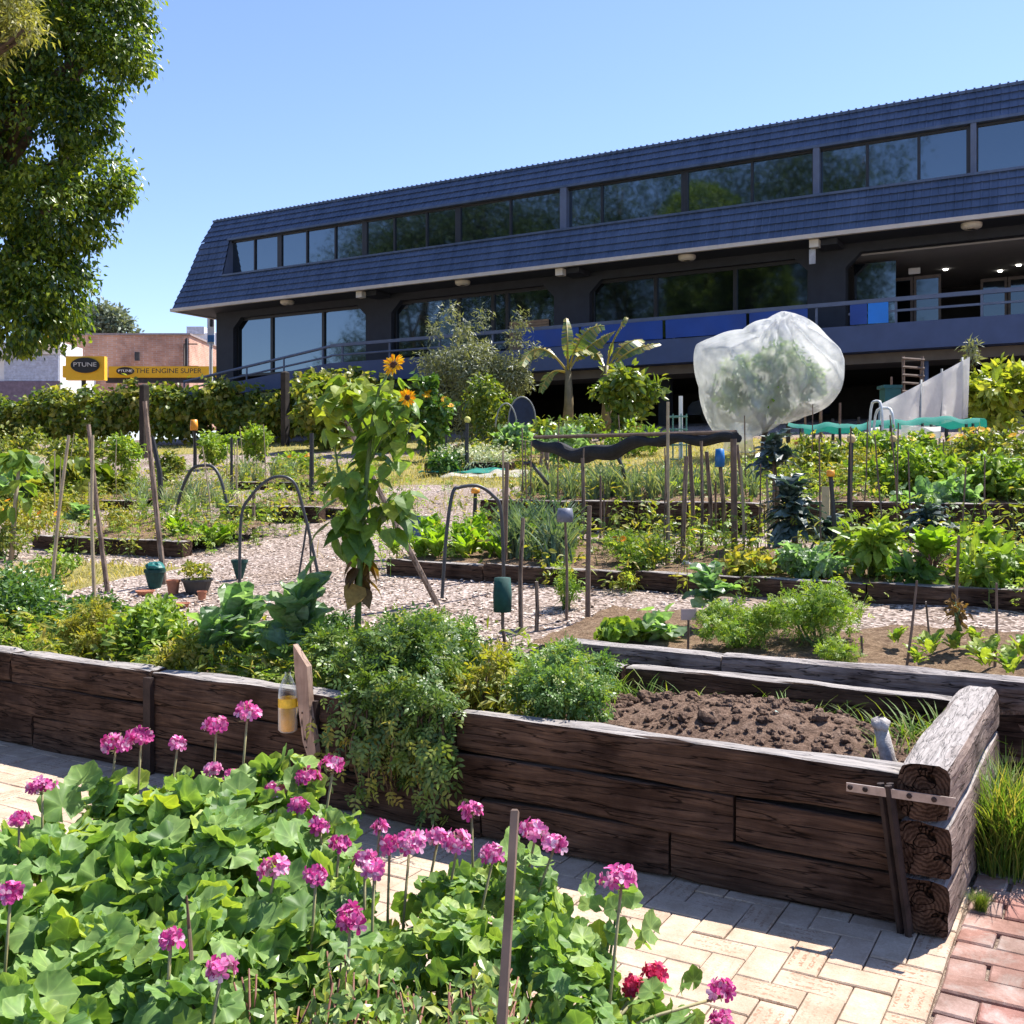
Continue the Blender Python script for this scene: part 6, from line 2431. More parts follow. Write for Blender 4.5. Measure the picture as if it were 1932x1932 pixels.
G1("climbing_vine", "yellow-green climbing vine behind the sunflower's blooms", 640, 790, 708, 22, 2400, .18, HEART, L_lime, "climber", 0, k=12)
G1("sunflower_bush", "bush with many small yellow sunflowers right of the tall sunflower", 775, 860, 695, 19.5, 700, .16, HEART, L_bushdark, "flowering plant", 0, k=9, fl=(P_sun, 12, .09))
G1("silver_shrub", "tall silver-grey olive-like shrub in front of the office building", 790, 990, 600, 24, 12500, .17, LANCE, L_olive, "shrub", 0, k=18, low=.3)
t = [o for o in COL.objects if o.name == "silver_shrub"][0]
mb = MB()
for (a, b) in ((850, 590), (870, 620), (820, 620), (985, 605), (970, 640), (1000, 660), (800, 680), (910, 600)):
    lump_leaves(mb, [(at_d(a, b, 28), np.array([.32, .3, .35]))], 130, .15, LANCE, shell=.1)
mb.build("outer_twig", L_olive, t)
G1("lemon_tree", "dark green lemon bush with yellow-green tips at the foot of the silver shrub", 860, 990, 705, 22.5, 1800, .15, OVAL, L_citrus, "shrub", 0, k=10)
G1("loquat_bush", "tall loose leafy bush with large leaves right of the banana plants", 1120, 1240, 650, 23.5, 900, .26, OVAL, L_citrus, "shrub", 0, k=12, low=.15)
G1("leafy_shrub", "green undergrowth at the foot of the banana plants", 1000, 1150, 770, 21, 700, .16, OVAL, L_citrus, "shrub", 0, k=9)
G1("leafy_tree", "yellow-green young tree with long leaves at the right edge, right of the white screen", 1800, 1945, 650, 21.5, 1500, .24, OVAL, leaf_mat("yellow_green_leaf", [(.1, .17, .025), (.2, .27, .04), (.3, .36, .06), (.36, .36, .08)], .42, .4, .45), "tree", 0, k=15, low=.2, stem=M_bark)
G1("leafy_tree", "sparse taller sprig tree above the white screen's right end", 1815, 1850, 632, 22, 90, .18, LANCE, L_olive, "tree", 1.5, k=5, stem=M_bark)
G1("ground_cover", "mound of small white flowers beside the lawn", 812, 985, 842, 17.4, 2600, .07, OVAL, L_whitefl, "flowering plant", .1, k=14, low=.2)
G1("blue_greens", "blue-green brassicas behind the white flowers", 940, 1010, 795, 18.5, 300, .22, OVAL, L_kale, "vegetable plant", .05, k=8)
G1("blue_greens", "blue-green brassicas under the shade cloth's far end", 1010, 1130, 800, 18, 320, .2, OVAL, L_kale, "vegetable plant", .05, k=8)
G1("leafy_greens", "green plants along the foot of the office, right of the lawn", 1130, 1260, 800, 20, 400, .16, OVAL, L_lime, "vegetable plant", .05, k=8)


def banana(label, px, Y, ytop, leaves):
    b = B(px, Y, -.05)
    d = depth(b)
    t = thing("banana_plant", label, "banana plant", b, "banana plants")
    c = at_d(px + 4, ytop, d)
    sm = MB()
    sm.tube([b, b + (c - b) * .5 + [.05, 0, 0], c], [.17, .13, .07], 9)
    sm.build("trunk", simple("banana_stem_skin", (.2, .15, .07), .6, 0, .5, 3), t, True)
    for (a0, a1, a2, wpx) in leaves:
        P = np.array([c - [0, 0, .2], at_d(*a0, d + rng.normal() * .3), at_d(*a1, d + rng.normal() * .4), at_d(*a2, d + rng.normal() * .5)])
        tt = np.linspace(0, 1, 26)[:, None]
        Q = (1 - tt) ** 3 * P[0] + 3 * tt * (1 - tt) ** 2 * P[1] + 3 * tt ** 2 * (1 - tt) * P[2] + tt ** 3 * P[3]
        Tn = unit(np.gradient(Q, axis=0))
        side = unit(np.cross(Tn, [0.25, -.6, .75]))
        w = wpx / F * d * np.sin(np.clip((tt[:, 0] - .18) / .82, 0, 1) ** .7 * pi * .93) + .02
        mb = MB()
        for sg in (-1, 1):
            for i in range(5, 25):
                # torn strips along the midrib
                rip = .8 if rng.random() < .5 else 1.0
                a, b_ = Q[i], Q[i + 1] if rip == 1 else Q[i] + (Q[i + 1] - Q[i]) * .85
                drop = np.array([0, 0, -1]) * (.25 + .35 * rng.random())
                mb.add([a, b_, b_ + sg * side[i] * w[i] + drop * w[i] + Tn[i] * w[i] * .3, a + sg * side[i] * w[i] + drop * w[i] + Tn[i] * w[i] * .3], [(0, 1, 2), (0, 2, 3)], np.clip(rng.normal(.4, .25), 0, 1))
        mb.tube(Q, np.linspace(.035, .008, 26), 5, 0, .7)
        mb.build("leaf", L_banana, t)


banana("left banana plant with ragged arching leaves in front of the undercroft", 1068, 24.5, 690, [((1030, 640), (1000, 650), (985, 690), 14), ((1085, 640), (1110, 610), (1140, 615), 20), ((1070, 650), (1072, 630), (1068, 600), 10), ((1090, 660), (1130, 640), (1160, 625), 15), ((1040, 690), (1030, 710), (1020, 740), 10)])
banana("right banana plant partly hidden by the large-leaved bush", 1140, 25, 690, [((1130, 660), (1110, 650), (1085, 668), 14), ((1165, 650), (1190, 640), (1212, 640), 16), ((1175, 660), (1215, 650), (1245, 648), 9), ((1150, 640), (1170, 620), (1182, 598), 8), ((1145, 700), (1150, 730), (1135, 760), 10)])

# ================================================================== NETTED TREE
nb_ = B(1440, 20)
dN = depth(nb_)
nl = [(at_d(a, b, dN + dd * .6 + .02), np.array([r, r, r * .9]) * .92) for a, b, dd, r in ((1392, 702, -.5, .36), (1472, 682, -.5, .42), (1512, 708, -.4, .36), (1435, 735, -.55, .38), (1470, 755, -.2, .3), (1385, 745, -.2, .3), (1525, 730, -.1, .28))]
nt_ = tree("netted_tree", "small fruit tree wrapped in a white net, in front of the office deck", nb_, .07, nl, L_netleaf, 700, 10, .10, .07, OVAL, .4, cat="fruit tree")
OL = np.array([(1309, 668), (1313, 650), (1345, 636), (1400, 622), (1425, 606), (1448, 601), (1475, 587), (1497, 592), (1530, 610), (1556, 632), (1590, 680), (1588, 715), (1578, 745), (1560, 768), (1520, 785), (1470, 800), (1428, 822), (1392, 832), (1345, 812), (1326, 775), (1318, 730)], float)
nc = np.array([1450.0, 712.0])
rel = OL - nc
ang = np.arctan2(-rel[:, 1], rel[:, 0])
rad = np.hypot(rel[:, 0], rel[:, 1])
o_ = np.argsort(ang)
ang, rad = ang[o_], rad[o_]
ang = np.concatenate([ang - 2 * pi, ang, ang + 2 * pi])
rad = np.tile(rad, 3)
right = np.array([.8660254, .5, 0])
fwd = np.array([-.5, .8660254, 0])
cN = at_d(nc[0], nc[1], dN)
uu, vv = np.meshgrid(np.linspace(-1, 1, 56), np.linspace(-1, 1, 56))
du, dv = uu * np.sqrt(1 - vv ** 2 / 2), vv * np.sqrt(1 - uu ** 2 / 2)      # square sheet pulled over a round crown
rr_ = np.clip(np.hypot(du, dv), 0, 1)
al = np.arctan2(dv, du)
out_r = np.interp(al, ang, rad) / F * dN
mb = MB()
for sgn in (-1, 1):
    # folds fall from the peak of the tent and pull towards the gathered foot
    pk_ = np.arctan2(du - .12, .95 - dv)
    fo = .17 * np.abs(np.sin(pk_ * 7 + 1.3 * np.sin(dv * 2.3 + sgn))) + .16 * np.abs(vnoise(np.stack([du * 1.5 + sgn, dv * .8, du * 0], -1), 1.5, 6)) + .08 * np.abs(vnoise(np.stack([du, dv, du * 0 + sgn], -1), 4.5, 3)) + .04 * np.abs(vnoise(np.stack([du, dv * .5, du * 0 + sgn], -1), 11, 5))
    dep = 1.2 * np.sqrt(np.clip(1 - rr_ ** 2.4, 0, 1)) * (1.1 - fo * 1.7)
    Pn = cN + (rr_ * out_r * np.cos(al))[..., None] * right + (sgn * dep)[..., None] * fwd + (rr_ * out_r * np.sin(al))[..., None] * np.array([0, 0, 1.0])
    mb.grid(Pn)
mb.build("net", M_net, nt_, True)
gt = MB()
gt.tube([at_d(1398, 800, dN - .2), at_d(1392, 850, dN - .1)], [.22, .3], 12)
gt.build("net_skirt", M_net, nt_, True)

# white screen cloth, green netting table, hooped cover
sc_ = thing("white_screen", "white screen cloth rising to the right in a triangle, in front of the undercroft", "screen cloth", B(1750, 19.5))
dW = depth(B(1750, 19.5))
rows = []
for t_ in np.linspace(0, 1, 14):
    top = np.array([1662 + (1830 - 1662) * t_, 762 + (673 - 762) * t_ ** 1.05])
    bot = np.array([1655 + (1826 - 1655) * t_, 830 - 42 * t_])
    col = []
    for s in np.linspace(0, 1, 9):
        q = top + (bot - top) * s
        col.append(at_d(q[0], q[1], dW - .6 + 1.4 * t_ + .09 * sin(t_ * 17 + s * 2) * (.3 + s)))
    rows.append(col)
G_ = np.array(rows)
mb = MB()
mb.grid(G_)
mb.grid(G_ + fwd * .012)
mb.build("cloth", M_screen, sc_, True)
mb = MB()
for t_ in (.02, .5, .72, .98):
    i = int(t_ * 13)
    mb = MB()
    mb.tube([G_[i, 0] + [0, 0, .06] + fwd * .03, G_[i, -1] + fwd * .03 - [0, 0, .5]], .022, 6)
    mb.build("pole", M_greypipe, sc_, True)
gn = thing("netting_frame", "long low frame covered in green shade net behind the right-hand vegetables", "netting frame", B(1670, 17.2))
xa, xb = wx(1488, 17.2), wx(1850, 17.2)
gx = np.linspace(xa, xb, 50)
rows = []
for s, (dy, zz) in enumerate(((-.1, .02), (-.02, .09), (.25, .11), (.6, .12), (.95, .1), (1.0, 0.0))):
    y = 17.2 + dy
    z = EYE + (HZ - 806) / F * depth((gx.mean(), 17.2)) + zz + .03 * np.sin(gx * 2.1 + dy) * (1 if zz else 1.5) + .025 * np.sin(gx * 7.7 + 3 * dy) + .015 * np.sin(gx * 17 + 5 * dy)
    rows.append(np.stack([gx, np.full(50, y) + .03 * np.sin(gx * 5), z], -1))
mb = MB()
mb.grid(np.array(rows))
mb.build("green_net", M_tarp, gn, True)
mb = MB()
zb = rows[0][:, 2].mean()
for x in np.linspace(xa + .2, xb - .2, 5):
    for y in (17.2, 18.1):
        mb = MB()
        mb.tube([(x, y, ground(x, y) - .1), (x, y, zb + .05)], .025, 6)
        mb.build("leg", M_blackpost, gn, True)
for (q0, q1) in ((1640, 1660), (1700, 1775)):
    wcl = MB()
    a, b = wx(q0, 17.05), wx(q1, 17.05)
    gx = np.linspace(a, b, 10)
    wcl.grid(np.array([np.stack([gx, np.full(10, 17.06) + .02 * np.sin(gx * 9), np.full(10, zb - s) + .02 * np.sin(gx * 6)], -1) for s in (.02, .1, .2)]))
    wcl.build("white_lining", M_screen, gn)
hc = thing("hoop_cover", "small navy blue hooped cover standing before the undercroft, left of the bananas", "hoop cover", B(985, 22))
dH = depth(B(985, 22))
A_ = np.linspace(0, pi, 16)
rows = []
for k, dd in enumerate((0, .35, .7)):
    rows.append([at_d(985 - 26 * cos(a), 806 - 56 * sin(a) ** .8, dH + dd) for a in A_])
mb = MB()
mb.grid(np.array(rows))
G_ = np.array(rows)
mid = (G_[0][0] + G_[0][-1]) / 2
mb.add(np.vstack([G_[0], mid[None]]), [(16, i + 1, i) for i in range(15)])
mb.build("cover", M_navy, hc)
mb = MB()
mb.tube(G_[0] + [0, 0, .015], .018, 6)
mb.tube(np.array([at_d(935 + 20 * (1 - cos(a)), 806 - 45 * sin(a), dH - .4) for a in A_]), .018, 6)
mb.build("hoop", M_greypipe, hc, True)

# parked car under the office, behind the net
cb0 = np.array([wx(1300, 31.9) + 1.9, 33.2, 3.35])
car = thing("parked_car", "dark blue car parked in the undercroft behind the netted tree, its front wheel showing", "car", cb0)
prof = [(-2.1, .35), (-2.12, .62), (-1.95, .82), (-1.1, .98), (-.45, 1.42), (.75, 1.45), (1.5, 1.05), (2.05, .95), (2.12, .6), (2.08, .35)]
rows = []
for y, k_ in ((-.85, .93), (-.8, 1.0), (.8, 1.0), (.85, .93)):
    rows.append([cb0 + np.array([x, y * (1 if z < 1.0 else .86), .35 + (z - .35) * k_]) for x, z in prof])
mb = MB()
G_ = np.array(rows)
mb.grid(G_, wrap=True)
for e, fl in ((0, 1), (3, -1)):
    vv = np.vstack([G_[e], G_[e].mean(0)[None]])
    n = len(prof)
    mb.add(vv, [((i, (i + 1) % n, n) if fl > 0 else ((i + 1) % n, i, n)) for i in range(n)])
mb.build("body", M_carblue, car, True)
mb = MB()
for y in (-.80, .80):
    s_ = -1 if y < 0 else 1
    for W4 in ([(-.95, 1.0), (-.42, 1.36), (.1, 1.38), (.1, 1.0)], [(.16, 1.0), (.16, 1.38), (.7, 1.37), (1.2, 1.05)]):
        q = [cb0 + np.array([x, y * .93 + s_ * .04, z]) for x, z in W4]
        mb.add(q, [(0, 1, 2), (0, 2, 3)])
mb.build("window", M_glasslow, car)
for x in (-1.3, 1.35):
    for y in (-.88, .88):
        mb = MB()
        Mx = Matrix.Rotation(radians(90), 3, 'X')
        c = cb0 + np.array([x, y, .33])
        mb.lathe([(.2, -.1), (.31, -.1), (.33, -.05), (.33, .05), (.31, .1), (.2, .1)], c, 24, M=Mx)
        w_ = mb.build("wheel", M_rubber, car, True)
        mb = MB()
        mb.lathe([(0, .06), (.19, .07), (.205, .03), (.205, -.03), (.19, -.07), (0, -.06)], c, 20, M=Mx)
        mb.build("rim", M_alloy, w_, True)

# ================================================================== STAKES, HOOPS, POTS AND SMALL THINGS


def stake(label, b0, t0, wpx, mat, name="garden_stake", group="garden stakes and canes", Y=None, k=6, cap=None):
    b = spot(b0[0], b0[1]) if Y is None else B(b0[0], Y)
    d = depth(b)
    tp = at_d(t0[0], t0[1], d)
    r = wpx * 1.2 / 2 / F * d
    mb = MB()
    v = tp - b
    wob = rng.normal(size=3) * r * .5
    mb.tube([b - v / np.linalg.norm(v) * .25, b, b + v * .5 + wob, tp], [r, r, r * .92, r * .8], k)
    if cap is None:
        return tag(mb.build(name, mat, None, False, b), label, "stake", group), tp, d
    t = thing(name, label, "stake", b, group)
    mb.build("shaft", mat, t)
    cname, cmat, cr, ch_ = cap
    cm = MB()
    rr = cr / F * d
    if ch_ is None:
        cm.grid(blob(tp, rr, 3, 9, 1.0, .04), wrap=True)
    else:
        hh = ch_ / F * d
        cm.lathe([(0, -hh), (rr, -hh), (rr * 1.05, 0), (rr * .9, hh), (0, hh * 1.05)], tp, 12)
    cm.build(cname, cmat, t, True)
    return t, tp, d


S = [("thin cane leaning to the right over the little patch of grass, leftmost of the canes", (97, 1117), (130, 821), 6, M_bamboo),
     ("upright thin cane over the little patch of grass, middle of the three at left", (178, 1130), (175, 821), 6, M_bamboo),
     ("grey cane leaning left over the little patch of grass, rightmost of the three at left", (203, 1117), (167, 801), 8, M_stake),
     ("long grey cane leaning against the dark fence post at left, by the teal tub", (310, 1104), (273, 757), 9, M_stake),
     ("short black stake leaning right beside the dark fence post's canes", (305, 961), (287, 824), 9, M_blackpost),
     ("slim black stake in the bean bushes, left of the black hoops", (437, 937), (437, 826), 5, M_blackpost),
     ("short black stake between bean bushes left of the dark fence post", (497, 874), (497, 814), 6, M_blackpost),
     ("black steel stake with a pale tip, left of the sunflower", (588, 972), (588, 817), 8, M_blackpost),
     ("short grey stake beside the bare mulched bed", (479, 1006), (479, 926), 6, M_stake),
     ("long pale pole leaning diagonally across the tall sunflower", (825, 1140), (652, 794), 10, M_stake),
     ("slim green cane standing at the right foot of the black hoop", (949, 1081), (949, 850), 4, M_bamboo),
     ("dark stick beside the green cane at the hoop's right foot", (952, 1084), (957, 874), 8, M_brownstake),
     ("brown stake in the gravel right of the dark green sleeve", (983, 1197), (987, 977), 8, M_stake),
     ("short pale stake in the gravel right of the dark green sleeve", (1012, 1194), (1012, 1097), 7, M_stake),
     ("brown stake standing at the front of the leek bed", (1097, 1034), (1099, 864), 7, M_stake),
     ("thick brown stake in the gravel left of the orange flowers", (1109, 1171), (1112, 954), 9, M_brownstake),
     ("short thin dark stick in front of the leeks", (1133, 1014), (1133, 897), 4, M_brownstake),
     ("thin dark wire leaning left among the spring onions", (1062, 1084), (1045, 954), 4, M_blackpost),
     ("tall slim green cane left of the bundle of stakes, reaching above the shade cloth", (1262, 1066), (1260, 758), 6, M_bamboo),
     ("palest stake at the left of the bundle, leaning slightly right", (1287, 1083), (1295, 861), 9, M_stake),
     ("dark brown stake second from the left of the bundle", (1308, 1045), (1301, 839), 8, M_brownstake),
     ("slim stake in the middle of the bundle, reaching up to the shade cloth", (1323, 1066), (1323, 832), 6, M_stake),
     ("grey stake right of the bundle's middle, leaning left", (1338, 1045), (1333, 852), 8, M_stake),
     ("short thin dark stick in the bundle, under the blue can", (1350, 1045), (1350, 908), 4, M_brownstake),
     ("slim bamboo right of the shade cloth's end post", (1404, 1062), (1398, 880), 5, M_bamboo),
     ("dark stick leaning away from the shade cloth's end post", (1411, 1010), (1391, 839), 6, M_brownstake),
     ("thin pale cane just left of the bushy dark kale", (1450, 1060), (1447, 903), 5, M_bamboo),
     ("thin dark cane standing in the bushy dark kale's left side", (1462, 1058), (1459, 880), 4, M_brownstake),
     ("black stake left of the taller tan-capped post, below the green netting", (1571, 848), (1571, 790), 6, M_blackpost),
     ("black stake right of the tan-capped post, below the green netting", (1622, 838), (1620, 787), 6, M_blackpost),
     ("black stake in front of the white screen", (1790, 848), (1790, 785), 7, M_blackpost),
     ("brown stake in front of the white screen's middle", (1738, 826), (1738, 698), 6, M_brownstake),
     ("thin brown stake at the white screen's left end", (1682, 826), (1682, 711), 5, M_brownstake),
     ("thin dark stick leaning right behind the grey sleeper", (1708, 1278), (1730, 1095), 5, M_brownstake),
     ("slim stick among the seedlings right of the leaning dark stick", (1753, 1240), (1747, 1135), 4, M_stake),
     ("stick with a withered plant among the seedlings of the second bed", (1809, 1233), (1809, 1010), 6, M_brownstake),
     ("rightmost thin stick at the right end of the second bed", (1876, 1272), (1880, 1100), 5, M_brownstake),
     ("short stub of cane beside the low lime green seedlings", (1625, 1252), (1625, 1199), 5, M_brownstake),
     ("short black pole in front of the white net's foot", (1487, 838), (1487, 737), 8, M_blackpost),
     ("thin dark stick in front of the net, left of the black pole", (1440, 850), (1440, 752), 4, M_brownstake),
     ("thin pale stick in front of the net, right of the black pole", (1520, 846), (1517, 745), 4, M_stake),
     ("pale post right of the white net", (1549, 838), (1549, 755), 6, M_stake),
     ("thin post in the dark undercroft gap left of the white hoops", (1585, 836), (1585, 760), 5, M_brownstake),
     ("thin dark stake just behind the white flowers, left of the ball-topped stake", (842, 880), (842, 820), 5, M_blackpost)]
for lab, b0, t0, w, mt in S:
    stake(lab, b0, t0, w, mt)
stake("black post with a bright orange cap, left of the two tan-capped posts", (1580, 1101), (1567, 893), 9, M_blackpost, cap=("cap", M_orange, 7.5, 6))
stake("tallest black post, topped with a tan ball", (1606, 1053), (1606, 828), 10, M_blackpost, cap=("ball", M_ball, 8.5, None))
stake("slimmer black post topped with a tan ball, in the light green leaves", (1685, 970), (1685, 828), 8, M_blackpost, cap=("ball", M_ball, 7, None))
stake("black stake topped with a yellow ball, behind the white flowers", (882, 893), (882, 792), 7, M_blackpost, cap=("ball", M_yellowball, 6.5, None))
stake("short black stake with an orange cap inside the black hoop", (894, 998), (897, 926), 7, M_blackpost, cap=("cap", M_orange, 8, 5))
stake("black stake with an orange tag at the left grass strip", (368, 880), (366, 802), 6, M_blackpost, cap=("cap", M_orange, 7, 10))
stake("pale stake carrying an upside-down bright blue can, in the bundle of stakes", (1369, 1045), (1358, 864), 8, M_stake, cap=("can", M_blueplastic, 9, 17))
stake("thin cane carrying a tilted grey-blue pot, in front of the leek bed", (1069, 1171), (1066, 972), 5, M_brownstake, cap=("pot", M_greypot, 15, 13))
stake("cane wearing a dark green mesh sleeve, in front of the onion bed", (955, 1235), (948, 1122), 6, M_brownstake, cap=("sleeve", M_greenmesh, 17, 32))
# dry sunflower stalk at the far left
b = spot(20, 1060)
t = thing("dry_sunflower", "dry tan sunflower stalk with a few leaves at its top, at the far left", "sunflower", b)
dd = depth(b)
mb = MB()
mb.tube([b - [0, 0, .1], at_d(28, 960, dd), at_d(36, 880, dd)], [.03, .025, .018], 8)
mb.build("stalk", M_bamboo, t, True)
mb = MB()
leafset(mb, [[at_d(36, 880, dd), at_d(30, 850, dd)], [at_d(20, 870, dd), at_d(60, 850, dd)], [at_d(32, 960, dd), at_d(34, 900, dd)]], 16, .2, .2)
mb.build("foliage", L_sunfl, t)


def hoop(label, pts, wpx, mat, Yd=None):
    b = spot(*pts[0])
    d = depth(b)
    d2 = depth(spot(*pts[-1])) if Yd is None else d + Yd
    P = np.array([at_d(x, y, d + (d2 - d) * i / (len(pts) - 1)) for i, (x, y) in enumerate(pts)])
    # smooth
    s = np.linspace(0, len(P) - 1, 60)
    i = np.clip(s.astype(int), 0, len(P) - 2)
    f = (s - i)[:, None]
    P0, P1, P2, P3 = P[np.maximum(i - 1, 0)], P[i], P[i + 1], P[np.minimum(i + 2, len(P) - 1)]
    Q = .5 * (2 * P1 + (P2 - P0) * f + (2 * P0 - 5 * P1 + 4 * P2 - P3) * f ** 2 + (3 * P1 - P0 - 3 * P2 + P3) * f ** 3)
    r = wpx / 2 / F * d
    mb = MB().tube(np.vstack([Q[0] - [0, 0, .2], Q, Q[-1] - [0, 0, .2]]), r, 7)
    return tag(mb.build("pipe_hoop", mat, None, True, b), label, "hoop", "irrigation pipe hoops")


hoop("dark pipe hoop left of the sunflower, over the bare mulched bed's path", [(452, 1104), (455, 977), (473, 937), (503, 907), (533, 899), (557, 914), (573, 964), (587, 1021), (605, 1107)], 6, M_hose, .1)
hoop("tall half-arched dark pipe hoop left of the bare mulched bed", [(330, 1000), (338, 940), (360, 888), (385, 878), (405, 884), (420, 915), (433, 977), (446, 1054), (448, 1104)], 6, M_hose, -.3)
hoop("black pipe hoop over the bright lettuces, right of the sunflower", [(834, 1131), (842, 1011), (854, 931), (869, 919), (902, 917), (929, 934), (945, 964), (950, 1077)], 7, M_hose, .2)
hoop("thin dark folded wire leg beside the sunflower's left, crossing the hoop", [(563, 1091), (572, 1035), (580, 987), (584, 1010), (586, 1040)], 4, M_hose, .0)
# shade cloth rolled on a frame
sf = thing("shade_frame", "black shade cloth rolled along a wooden frame above the leek bed", "shade frame", spot(1386, 1060))
p1 = at_d(1388, 826, depth(spot(1386, 1060)))
p0 = at_d(1008, 836, 12.2)
tt = np.linspace(0, 1, 60)
sag = .14 * np.sin(np.clip(tt / .62, 0, 1) * pi) ** 1.3
ctr = p0 + (p1 - p0) * tt[:, None] - np.array([0, 0, 1]) * (sag + .02 * np.sin(tt * 31))[:, None]
rad_ = .045 + .04 * np.sin(np.clip(tt / .62, 0, 1) * pi) + .004 * np.sin(tt * 47)
mb = MB()
mb.tube(ctr, rad_, 14)
for q in range(2):
    off_ = np.array([.03 * (q - .5), .05 * q, -.015 * q])
    mb.tube(ctr + off_, rad_ * .8 * (1 + .06 * np.sin(tt * (37 + 9 * q) + q))[:], 9)
mb.build("shade_cloth", M_blackcloth, sf)
mb = MB()
mb.tube([p0 + [0, 0, .07], p1 + [0, 0, .05]], .022, 7)
mb.build("rail", M_brownstake, sf)
for (bq, tq, w, d_) in (((1386, 1060), (1384, 828), 13, None), ((1030, 973), (1032, 842), 9, 12.0), ((1009, 940), (1024, 846), 7, 12.2)):
    bb_ = spot(*bq)
    d_ = depth(bb_)
    mb = MB()
    mb.tube([bb_ - [0, 0, .2], at_d(tq[0], tq[1], d_)], w / 2 / F * d_, 6)
    mb.build("post", M_brownstake, sf)
for pts in ([(985, 875), (1000, 872), (1015, 890), (1035, 915)], [(1150, 842), (1163, 858), (1174, 880), (1180, 905)]):
    mb = MB()
    mb.tube([at_d(x, y, 12.1) for x, y in pts], .022, 6)
    mb.build("bent_pipe", M_hose, sf, True)

# pots and tubs on the gravel at left
POTB = {}


def pot(name, label, px, py, wpx, hpx, mat, up=True, Y=None, plant=None, flare=.72, sq=1.0):
    b = spot(px, py) if Y is None else B(px, Y)
    d = depth(b)
    r, h = wpx / 2 / F * d, hpx / F * d
    t = thing(name, label, "pot", b)
    mb = MB()
    prof = [(0, 0), (r * flare, 0), (r * .96, h * .84), (r * 1.06, h * .85), (r * 1.06, h), (r * .95, h), (r * .9, h * .82), (0, h * .8)]
    if not up:
        prof = [(x, h - z) for x, z in prof]
    mb.lathe(prof, b, 20)
    mb.build("body", mat, t, False)
    if plant:
        L = bush_lumps(b + [0, 0, h * .8], r * 1.2, plant[0], 7)
        mb = MB()
        lump_leaves(mb, L, plant[1], plant[2], OVAL)
        mb.build("foliage", plant[3], t)
    return t


t = pot("tub", "teal green plastic tub with a rumpled lid on the gravel, left of the terracotta pots", 292, 1112, 38, 38, M_greenmesh, flare=.55)
b = ORIG[t.name]
d = depth(b)
mb = MB()
mb.grid(blob(b + [0, 0, 42 / F * d], 19 / F * d, 4, 9, .5, .35), wrap=True)
mb.build("lid", M_tealplastic, t)
pot("terracotta_pot", "empty terracotta pot right of the teal tub", 327, 1121, 25, 27, M_terra)
pot("terracotta_pot", "small terracotta pot in front of the dark planter", 381, 1132, 18, 17, M_terra)
pot("terracotta_dish", "shallow terracotta dish left of the teal tub", 274, 1123, 34, 9, M_terra)
pot("terracotta_dish", "flat terracotta dish at the edge of the brassicas", 345, 1145, 26, 8, M_terra)
pot("planter", "dark oblong planter with a straggly yellow-green plant on the gravel", 372, 1118, 56, 26, M_darkplastic, plant=(.2, 260, .05, L_yellowing))
pot("dark_pot", "dark green conical pot at the foot of the pipe hoop", 452, 1092, 30, 36, M_greenmesh, flare=.4)
pot("bucket", "faded blue bucket behind the sunflower's lower right", 790, 1012, 38, 38, M_bucketblue)
tag(MB().grid(blob(spot(1297, 1088) + [0, 0, .06], .085, 12, 9, .85, .3), wrap=True).build("rock", M_whitestone, loc=spot(1297, 1088)), "white rock at the foot of the bundle of stakes", "rock")
tag(MB().grid(blob(spot(1512, 845) + [0, 0, .12], .16, 32, 9, .6, .3), wrap=True).build("upturned_pot", M_terra, loc=spot(1512, 845)), "reddish upturned clay pot behind the tall kale", "pot")
# small plank, sign card, crates, cage, trellis
b = B(1558, 9.6)
dd = depth(b)
mb = MB()
p = at_d(1558, 976, dd)
mb.box((p[0] - .035, p[1] - .012, p[2] - .25), (p[0] + .035, p[1] + .012, EYE + (HZ - 918) / F * dd))
tag(mb.build("plank", simple("raw_yellow_plank", (.62, .49, .28), .7, 0, .15, 8), loc=b), "short upright plank of pale yellow wood behind the orange-capped post", "plank")
b = spot(1298, 1216, .06)
dd = depth(b)
t = thing("plant_sign", "little blank pinkish card on a stick in the second bed", "plant sign", b)
mb = MB()
mb.tube([b - [0, 0, .1], at_d(1299, 1165, dd)], .008, 6)
mb.build("stick", M_brownstake, t)
mb = MB()
scr(1285, 1149, 1314, 1170, dd - .01, .008, mb)
mb.build("card", simple("pinkish_card", (.5, .36, .33), .7), t)
b = B(1277, 19)
dd = depth(b)
t = thing("wire_cage", "green wire plant cage with a white-tipped post, left of the netted tree", "plant cage", b)
mb = MB()
for z in (0.02, .3, .6, .85):
    A_ = np.linspace(0, 2 * pi, 15)
    mb.tube(np.stack([b[0] + .2 * np.cos(A_), b[1] + .2 * np.sin(A_), np.full(15, b[2] + z)], 1), .012, 5, cap=False)
for a in np.linspace(0, 2 * pi, 8, endpoint=False):
    mb.tube([b + [.2 * cos(a), .2 * sin(a), -.1], b + [.2 * cos(a), .2 * sin(a), .9]], .012, 5)
mb.build("cage", simple("green_wire", (.1, .25, .2), .5), t)
mb = MB()
mb.tube([b + [.08, 0, -.1], b + [.08, 0, 1.25]], .04, 8)
mb.build("post", M_white, t)
